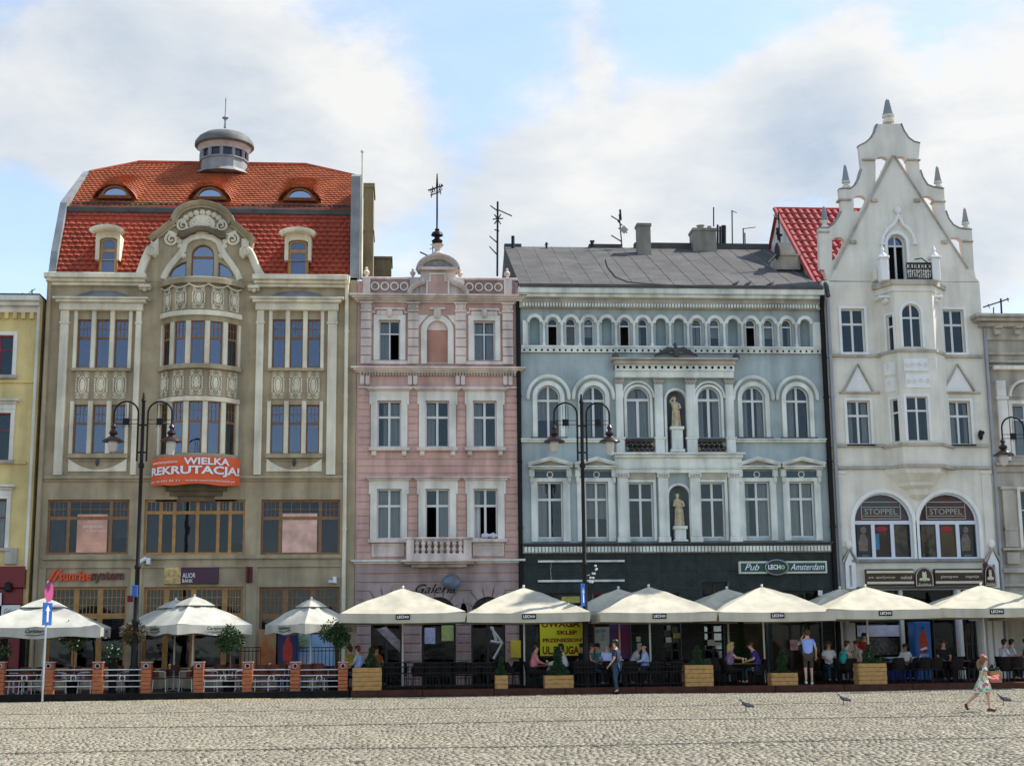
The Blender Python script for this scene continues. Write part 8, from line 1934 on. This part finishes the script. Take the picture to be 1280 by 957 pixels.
# ================================================================== street lamps, signs, fridges, girl, birds
def lamp(px, pyt, y, label, zg=0.):
    x = X(px, 600, y); z = lambda py: Zp(px, py, y); t = empty('street_lamp', (x, y, zg), label, 'street lamp', 'black double armed street lamps')
    zt = z(pyt)
    MB().lathe([(.22, 0), (.22, .12), (.16, .18), (.15, .9), (.19, .95), (.12, 1.1), (.10, 2.4), (.14, 2.45), (.14, 2.52), (.085, 2.6), (.075, 4.2), (.11, 4.24), (.11, 4.3), (.07, 4.36), (.06, zt-2.6-zg), (.10, zt-2.55-zg), (.10, zt-2.45-zg), (.06, zt-2.4-zg), (.055, zt-.35-zg), (.085, zt-.3-zg), (.05, zt-.2-zg), (.035, zt-.05-zg), (.01, zt-zg)], x, y, 12, zg).build('post', m_iron, t, True)
    r = .40
    for s in (-1, 1):
        zc = zt-.72; xi = x+s*.16; xo = xi+s*2*r
        pts = [(xi, y, zt-2.35), (xi, y, zc)]+[(xi+s*(r-r*math.cos(PI*i/12)), y, zc+r*math.sin(PI*i/12)) for i in range(1, 13)]+[(xo, y, zc-.42)]
        a = MB().tube(pts, .032, 8).build('arm', m_iron, t, True)
        mb = MB()
        for dz in (-.22, -.36): mb.tube([(xi, y, zc+dz), (xo, y, zc+dz)], .012, 5)
        xm = (xi+xo)/2
        for dx in (-.09, 0, .09): mb.tube([(xm+dx, y, zc-.48), (xm+dx, y, zc+.33)], .010, 5)
        mb.bbox(xm-.11, xm+.11, y-.02, y+.02, zc-.40, zc-.17, .01); mb.build('arm_ornament', m_iron, a)
        lz = zc-.42
        l = MB().lathe([(.035, lz+.05), (.07, lz), (.10, lz-.05), (.06, lz-.10), (.06, lz-.16), (.13, lz-.20), (.15, lz-.27), (.10, lz-.33), (.12, lz-.37), (.34, lz-.50), (.37, lz-.54), (.36, lz-.555), (.17, lz-.52)], xo, y, 18).build('lantern_shade', mat('dark_brown_enamel', (.035, .018, .015), rough=.3, bump=0), t, True)
        MB().lathe([(.16, lz-.53), (.17, lz-.66), (.13, lz-.84), (.10, lz-1.0 if s > 0 else lz-.88), (.02, lz-1.02 if s > 0 else lz-.92)], xo, y, 16).build('glass_globe', mat('milky_glass', (.55, .52, .46), rough=.25, bump=0, spec=.6), l, True)
    MB().tube([(x-.16, y, zt-1.12), (x+.16, y, zt-1.12)], .03, 6).tube([(x-.16, y, zt-2.05), (x+.16, y, zt-2.05)], .03, 6).build('cross_bar', m_iron, t)
    return t, x, zt
_, lx1, _ = lamp(176, 490, -5.2, 'black double armed street lamp in front of the olive house beside the shop sign', .0)
_, lx2, _ = lamp(728.5, 492, -5.2, 'black double armed street lamp in front of the grey blue house', .0)
lamp(1290, 510, -5.2, 'black street lamp cut by the right photo edge with its left lantern in view', .0)
# signs on the lamp posts
m_bs = mat('traffic_blue', (.02, .10, .38), rough=.4, bump=0); m_mag = mat('magenta_sign_back', (.45, .08, .22), rough=.4, bump=0)
def plate_sign(px, py0, py1, y, wpx, ang, label, face, arrow=True):
    x = X(px, (py0+py1)/2, y); z0, z1 = Zp(px, py1, y), Zp(px, py0, y); t = empty('street_sign', (0, 0, 0), label, 'sign'); h = z1-z0; w = .2
    MB().bbox(-w, w, -.02, .0, 0, h, .005).build('plate', face, t)
    if arrow: MB().plate([(-.04, h*.15), (.04, h*.15), (.04, h*.6), (.10, h*.6), (0, h*.85), (-.10, h*.6), (-.04, h*.6)], (), -.026, -.02).build('arrow', m_whitepaint, t)
    t.location = (x, y, z0); t.rotation_euler = (0, 0, ang); return t
plate_sign(728.5, 729, 757, -5.42, 8, R_(62), 'blue road sign with white arrow seen edge on, fixed to the middle lamp post', m_bs)
# road sign on its own pole
y = -6.4; xs = X(56.5, 800, y); t = empty('road_sign', (xs, y, 0), 'narrow road sign pole with a pink disc above a blue arrow plate', 'sign')
MB().lathe([(.035, 0), (.035, Zp(57, 726, y)), (.01, Zp(57, 725, y))], xs, y, 10).build('pole', m_alu, t, True)
a = Zp(59, 727, y), Zp(59, 752, y); cz = (a[0]+a[1])/2; R2 = (a[0]-a[1])/2
mb = MB().lathe([(R2, 0), (R2, .02)], 0, 0, 20); mb.warp(lambda p, q, r: (xs+.06+p*.22, y-.04+p*.95+r*.2, cz+q)); mb.build('disc', m_mag, t)
z0, z1 = Zp(58, 781, y), Zp(58, 753, y); ang = R_(76)
mb = MB().bbox(-.30, .30, -.02, 0, z0, z1, .005); mb.warp(lambda p, q, r: (xs+.03+p*math.cos(ang)-q*math.sin(ang), y-.05+p*math.sin(ang)+q*math.cos(ang), r)); pl_ = mb.build('plate', m_bs, t)
mb = MB().plate([(-.06, z0+.1), (.06, z0+.1), (.06, z0+.45), (.14, z0+.45), (0, z1-.08), (-.14, z0+.45), (-.06, z0+.45)], (), -.028, -.02); mb.warp(lambda p, q, r: (xs+.03+p*math.cos(ang)-q*math.sin(ang), y-.05+p*math.sin(ang)+q*math.cos(ang), r)); mb.build('arrow', m_whitepaint, pl_)
# small boxes on the left lamp post
for (py0, py1, m_, lab) in ((731, 746, m_bs, 'small blue round sign on the left lamp post'), (750-6, 752, m_so_ if 0 else mat('maroon_box', (.12, .015, .015), bump=0), 'small maroon box on the left lamp post')):
    z0, z1 = Zp(166, py1, -5.4), Zp(166, py0, -5.4); dx = -.02 if py0 == 731 else -.16
    tag(MB().bbox(lx1+dx-.09, lx1+dx+.09, -5.48, -5.36, z0, z1, .02).build('sign_box', m_), lab, 'sign')
# string of lights by middle post
mb = MB(); x0, z0 = P(737, 718, -5.2)
for k in range(9): mb.ball((x0+.05*math.sin(k*2.2)+.03*k, -5.3, z0-.28+.07*k+.04*math.cos(k*3)), .045, .03, .04, 6, 4)
mb.tube([(lx2, -5.2, z0-.05), (x0, -5.28, z0)], .012, 4); tag(mb.build('lamp_cluster', m_whitepaint), 'white ornament bracket on the middle lamp post', 'ornament')
# ---- drinks fridges
def fridge(px0, px1, pyt, y, label, face, group='cola fridges'):
    x0, x1 = X(px0, 800, y), X(px1, 800, y); zt = Zp((px0+px1)/2, pyt, y); d = .6; t = empty('drinks_fridge', ((x0+x1)/2, y, PZ), label, 'fridge', group); w = x1-x0
    MB().bbox(x0, x1, y, y+d, PZ+.01, zt, .02).build('cabinet', face, t)
    cx = (x0+x1)/2; h = zt-PZ
    MB().bbox(x0+.05, x1-.05, y-.03, y-.001, PZ+.12, zt-.05, .01).build('door', face, t)
    m_cola = mat('cola_red_print', (.50, .03, .015), scale=7, var=.2, rough=.4, bump=0)
    b = MB().plate([(cx-.13, zt-1.15), (cx+.13, zt-1.15), (cx+.17, zt-.95), (cx+.16, zt-.62), (cx+.07, zt-.42), (cx+.06, zt-.27), (cx-.06, zt-.27), (cx-.07, zt-.42), (cx-.16, zt-.62), (cx-.17, zt-.95)], (), -.0, .006); b.shift(0, y-.038, 0); b.build('bottle_picture', m_cola, t)
    MB().plate([(cx-.06, zt-.27), (cx+.06, zt-.27), (cx+.06, zt-.2), (cx-.06, zt-.2)], (), y-.038, y-.031).build('cap_picture', mat('royal_blue_print', (.02, .06, .35), bump=0), t)
    r = .17; cz = zt-1.36 if px0 < 600 else zt-1.02
    if px0 > 600: r = .13; cz = zt-.98
    circ = [(cx+r*math.cos(2*PI*i/24), cz+r*math.sin(2*PI*i/24)) for i in range(24)]
    e = MB().plate(circ, (), y-.044, y-.04).build('emblem', m_lbl, t)
    MB().plate(clip(circ, -.35, -1, -(.35*cx+cz+.03)+.0) if 0 else clip(circ, .3, -1, .3*cx-cz-.04), (), y-.05, y-.045).build('emblem_red', m_cola, e)
    MB().plate(clip(circ, -.3, 1, -.3*cx+cz-.05), (), y-.05, y-.045).build('emblem_blue', MATS['royal_blue_print'], e)
    if px0 > 600: text_mb('PEPSI', cx-.15, cx+.15, cz-.28, cz-.2, y-.04, .004).build('lettering', m_lbl, t)
    return t
fridge(347.5, 372, 785, -1.3, 'dark blue cola fridge with a red bottle picture under the small white parasol', mat('dark_cola_blue', (.008, .016, .10), rough=.35, bump=0))
fridge(1143.5, 1164, 776.5, -1.3, 'bright blue cola fridge with a red bottle picture in front of the grocery', mat('bright_cola_blue', (.02, .16, .50), rough=.35, bump=0))
a = R(323, 786, 345, 836, -.15); t = MB().box(a[0], a[1], -.16, -.15, max(a[2], .3), a[3]).build('window_panel', mat('orange_yellow_print', (.55, .12, .03), col2=(.38, .33, .16), scale=2.2, bump=0)); tag(t, 'orange and yellow printed panel on the window left of the dark cola fridge', 'poster')
a = R(373, 787, 419, 832, -.15); t = MB().box(a[0], a[1], -.16, -.15, max(a[2], .3), a[3]).build('window_panel', mat('light_blue_print', (.22, .45, .70), col2=(.45, .55, .68), scale=2.2, bump=0)); tag(t, 'light blue printed panel on the window right of the dark cola fridge', 'poster')
c = P(379, 801, -.3); t = MB().ball((c[0], -.3, c[1]), .16, .02, .28, 14, 8).build('oval_sign', mat('yellow_green_oval', (.45, .5, .2), col2=(.1, .2, .1), scale=9, bump=0)); tag(t, 'upright oval green and yellow sign hanging before the light blue panel', 'sign')
for (p0, p1, lab) in ((301, 326, 'low black iron railing left of the orange window panel'), (374, 426, 'low black iron railing before the light blue panel')):
    yy = -1.9; x0, x1 = X(p0, 815, yy), X(p1, 815, yy); zt = Zp(p0, 809, yy); g = empty('railing', ((x0+x1)/2, yy, PZ), lab, 'railing', 'low black iron railings by the wall')
    for z_ in (zt, zt-.12, PZ+.15): MB().tube([(x0, yy, z_), (x1, yy, z_)], .016, 5).build('bar', m_iron, g)
    n = int((x1-x0)/.13)
    for i in range(n+1): xx = x0+(x1-x0)*i/n; MB().tube([(xx, yy, PZ), (xx, yy, zt)], .010, 4).build('upright', m_iron, g)
# grocery counter with blue front
a = R(1106, 822, 1142, 836, -1.0); ct = empty('counter', ((a[0]+a[1])/2, -1, PZ), 'chest freezer with a blue front before the grocery window', 'freezer')
MB().bbox(a[0], a[1], -1.3, -.6, PZ+.01, a[3]-.02, .02).build('cabinet', MATS['royal_blue_print'], ct); MB().bbox(a[0]-.02, a[1]+.02, -1.33, -.58, a[3]-.02, a[3]+.04, .01).build('lid', m_whitepaint, ct)
text_mb('PEPSI', a[0]+.1, a[0]+.65, a[2]+.1, a[3]-.08, -1.302, .004).build('lettering', m_lbl, ct)
# papers and menus on tables
for px, py, yy, lab in ((687, 832, -4.8, 'white menu held up over the table beside the pink shirt'),):
    x, z_ = P(px, py, yy); tag(MB().add([(x-.12, yy-.05, z_-.15), (x+.12, yy-.05, z_-.12), (x+.18, yy+.05, z_+.18), (x-.02, yy+.05, z_+.13), (x-.12, yy-.045, z_-.15), (x+.12, yy-.045, z_-.12), (x+.18, yy+.055, z_+.18), (x-.02, yy+.055, z_+.13)], [(0, 1, 2, 3), (7, 6, 5, 4), (0, 4, 5, 1), (1, 5, 6, 2), (2, 6, 7, 3), (3, 7, 4, 0)]).build('menu', m_whitepaint), lab, 'menu')
rnd = random.Random(9)
for k, (px, yy) in enumerate(((684, -4.8), (930, -4.8), (936, -4.7), (1120, -4.6), (1156, -4.2), (778, -4.3), (750, -3.9), (217, -4.0), (92, -4.8), (336, -4.3), (392, -4.2))):
    x = seat_at(px, yy)+rnd.uniform(-.15, .15); g = empty('drinking_glass', (x, yy-.1, PZ+.737), 'tall beer glass on the table %s' % ('by the pink shirt', 'near the blonde person', 'near the purple shirt', 'right of the tallest planter', 'before the black shirted person', 'behind the walking man', 'beside the grey vest', 'inside the entrance gap', 'below the white flowered tree', 'before the orange panel', 'before the cola fridge')[k], 'glass', 'beer glasses on the tables')
    MB().lathe([(.03, 0), (.028, .01), (.038, .13)], x, yy-.1, 10, PZ+.737).build('beer', mat('beer', (.55, .28, .04), rough=.2, bump=0), g, True); MB().lathe([(.038, .13), (.040, .16), (.03, .165)], x, yy-.1, 10, PZ+.737).build('foam', m_whitepaint, g, True)
# ---- the girl
gx, gy = G(1231, 889); gx0 = gx
def girl():
    S = 1.0; t = empty('person', (0, 0, 0), 'small girl in a flowered green and white dress walking across the square', 'person')
    N = [(0, 0, .62, .085, .10), (.02, 0, .75, .07, .085), (.05, 0, .88, .075, .10), (.075, 0, .98, .035, .04), (.10, 0, 1.035, .05, .052), (.095, 0, 1.12, .075, .08)]
    E_ = [(0, 1), (1, 2), (2, 3), (3, 4), (4, 5)]
    def ch(pts, to):
        a = to
        for p in pts: N.append(p); E_.append((a, len(N)-1)); a = len(N)-1
    ch([(.03, -.055, .58, .065, .065), (.10, -.06, .34, .045, .045), (.11, -.06, .08, .026, .026), (.22, -.07, .03, .02, .03)], 0)
    ch([(-.03, .055, .58, .065, .065), (-.12, .06, .36, .045, .045), (-.34, .06, .18, .026, .026), (-.36, .06, .07, .02, .03)], 0)
    ch([(.05, -.10, .91, .035, .035), (.06, -.15, .74, .026, .026), (.24, -.10, .70, .018, .02), (.28, -.09, .71, .012, .024)], 2)
    ch([(.05, .10, .91, .035, .035), (.10, .14, .76, .026, .026), (.27, .08, .73, .018, .02), (.31, .06, .74, .012, .024)], 2)
    mb = skin_mesh(N, E_)
    for (hx, hy, hz, k) in ((.29, -.09, .71, 1), (.32, .06, .74, -1)):
        for j, L in enumerate((.035, .04, .038, .03)): mb.tube([(hx, hy+(-.015+.01*j), hz), (hx+L, hy+(-.015+.01*j), hz-.005), (hx+L*1.4, hy+(-.013+.009*j), hz-.02)], [.006, .0055, .004], 5)
        mb.tube([(hx-.01, hy+k*.018, hz), (hx+.015, hy+k*.035, hz+.005)], [.007, .005], 5)
    mb.tube([(.17, 0, 1.12), (.185, 0, 1.095), (.168, 0, 1.09)], [.006, .010, .006], 6)
    for k in (-1, 1): mb.ball((.09, k*.079, 1.09), .014, .007, .022, 6, 5)
    mb.build('body', SKIN, t, True)
    for k in (-1, 1): MB().ball((.165, k*.028, 1.12), .006, .010, .007, 6, 5).build('eye', m_dark, t)
    MB().ball((.150, 0, 1.05), .005, .018, .005, 6, 4).build('mouth', MATS['lips'], t)
    hb = MB().ball((.075, 0, 1.145), .083, .088, .078, 12, 9).ball((.03, 0, 1.09), .05, .075, .07, 9, 7).tube([(.0, 0, 1.14), (-.05, 0, 1.08), (-.06, 0, .98), (-.05, 0, .90)], [.03, .042, .038, .012], 9)
    hb.build('hair', mat('hair_chestnut', (.20, .10, .04), rough=.5, var=.3, scale=40, bump=0), t, True)
    MB().ball((.05, 0, 1.215), .045, .06, .03, 9, 6).ball((.02, .0, 1.20), .03, .05, .035, 8, 6).build('hair_bow', mat('coral_pink_cloth', (.70, .15, .18), bump=0), t, True)
    d = MB(); n = 20; prof = [(.05, .965), (.095, .93), (.10, .86), (.085, .78), (.10, .70), (.145, .60), (.185, .50), (.205, .42), (.195, .42)]
    vs = []
    for r, z_ in prof:
        for k in range(n): a = 2*PI*k/n; fl = (.02*math.sin(5*a+1) if z_ < .65 else 0); cx = .05-(.93-z_)*.10; vs.append((cx+(r+fl)*math.cos(a)*(1.0 if z_ < .75 else .85), (r+fl)*math.sin(a)*.95, z_+.02*math.cos(a)*(z_ < .5)))
    d.add(vs, [(i*n+k, i*n+(k+1) % n, (i+1)*n+(k+1) % n, (i+1)*n+k) for i in range(len(prof)-1) for k in range(n)])
    md = bpy.data.materials.new('flowered_dress'); md.use_nodes = True; N_ = md.node_tree.nodes; L_ = md.node_tree.links; vo = N_.new('ShaderNodeTexVoronoi'); vo.inputs['Scale'].default_value = 16; tc = N_.new('ShaderNodeTexCoord'); L_.new(tc.outputs['Object'], vo.inputs['Vector'])
    cr = N_.new('ShaderNodeValToRGB'); cr.color_ramp.interpolation = 'CONSTANT'; sp = N_.new('ShaderNodeSeparateColor'); L_.new(vo.outputs['Color'], sp.inputs[0]); L_.new(sp.outputs[0], cr.inputs[0]); e = cr.color_ramp.elements
    e[0].color = (.60, .62, .50, 1); e[1].position = .38; e[1].color = (.12, .42, .18, 1)
    for p_, c_ in ((.58, (.75, .72, .60, 1)), (.72, (.60, .14, .16, 1)), (.84, (.03, .10, .10, 1)), (.92, (.65, .62, .45, 1))): q = e.new(p_); q.color = c_
    L_.new(cr.outputs[0], N_['Principled BSDF'].inputs['Base Color']); N_['Principled BSDF'].inputs['Roughness'].default_value = .9
    d.build('dress', md, t, True)
    for k, (hx, hy) in enumerate(((.055, -.115), (.06, .115))): MB().ball((hx, hy, .90), .05, .04, .055, 9, 6).build('sleeve', md, t, True)
    br = mat('brown_sandal', (.10, .05, .03), bump=0)
    MB().tube([(.06, -.06, .03), (.12, -.062, .03), (.24, -.07, .022)], [.03, .035, .028], 8).build('shoe', br, t, True)
    MB().tube([(-.375, .06, .17), (-.37, .06, .10), (-.335, .06, .03)], [.03, .035, .028], 8).build('shoe', br, t, True)
    t.location = (gx-.02, gy, .012); t.rotation_euler = (0, 0, R_(-4)); t.scale = (1.03, 1.03, 1.03); return t
girl()
bx, by = gx+.32, gy-.08; z_ = Zp(1243, 853, gy)
t = MB().ball((X(1243, 850, gy), gy-.02, Zp(1243, 848, gy)), .10, .08, .085, 10, 7).ball((X(1247, 848, gy), gy-.0, Zp(1247, 845, gy)), .055, .05, .05, 8, 6).build('toy_bag', mat('coral_pink_cloth', (.70, .15, .18)), None, True); tag(t, 'coral pink soft bag held by the walking girl', 'bag')
# ---- pigeons on the square
for px, py, a, lab in ((934, 889, 178, 'grey pigeon standing alone left of the other two on the cobbles'), (1056, 881, 175, 'dark pigeon turning on the cobbles below the tallest planter'), (1256, 881, 172, 'grey pigeon on the cobbles just right of the girl')):
    gx_, gy_ = G(px, py); pigeon(gx_, gy_, .012, px, lab, 'pigeons on the square', 1.0, R_(a))
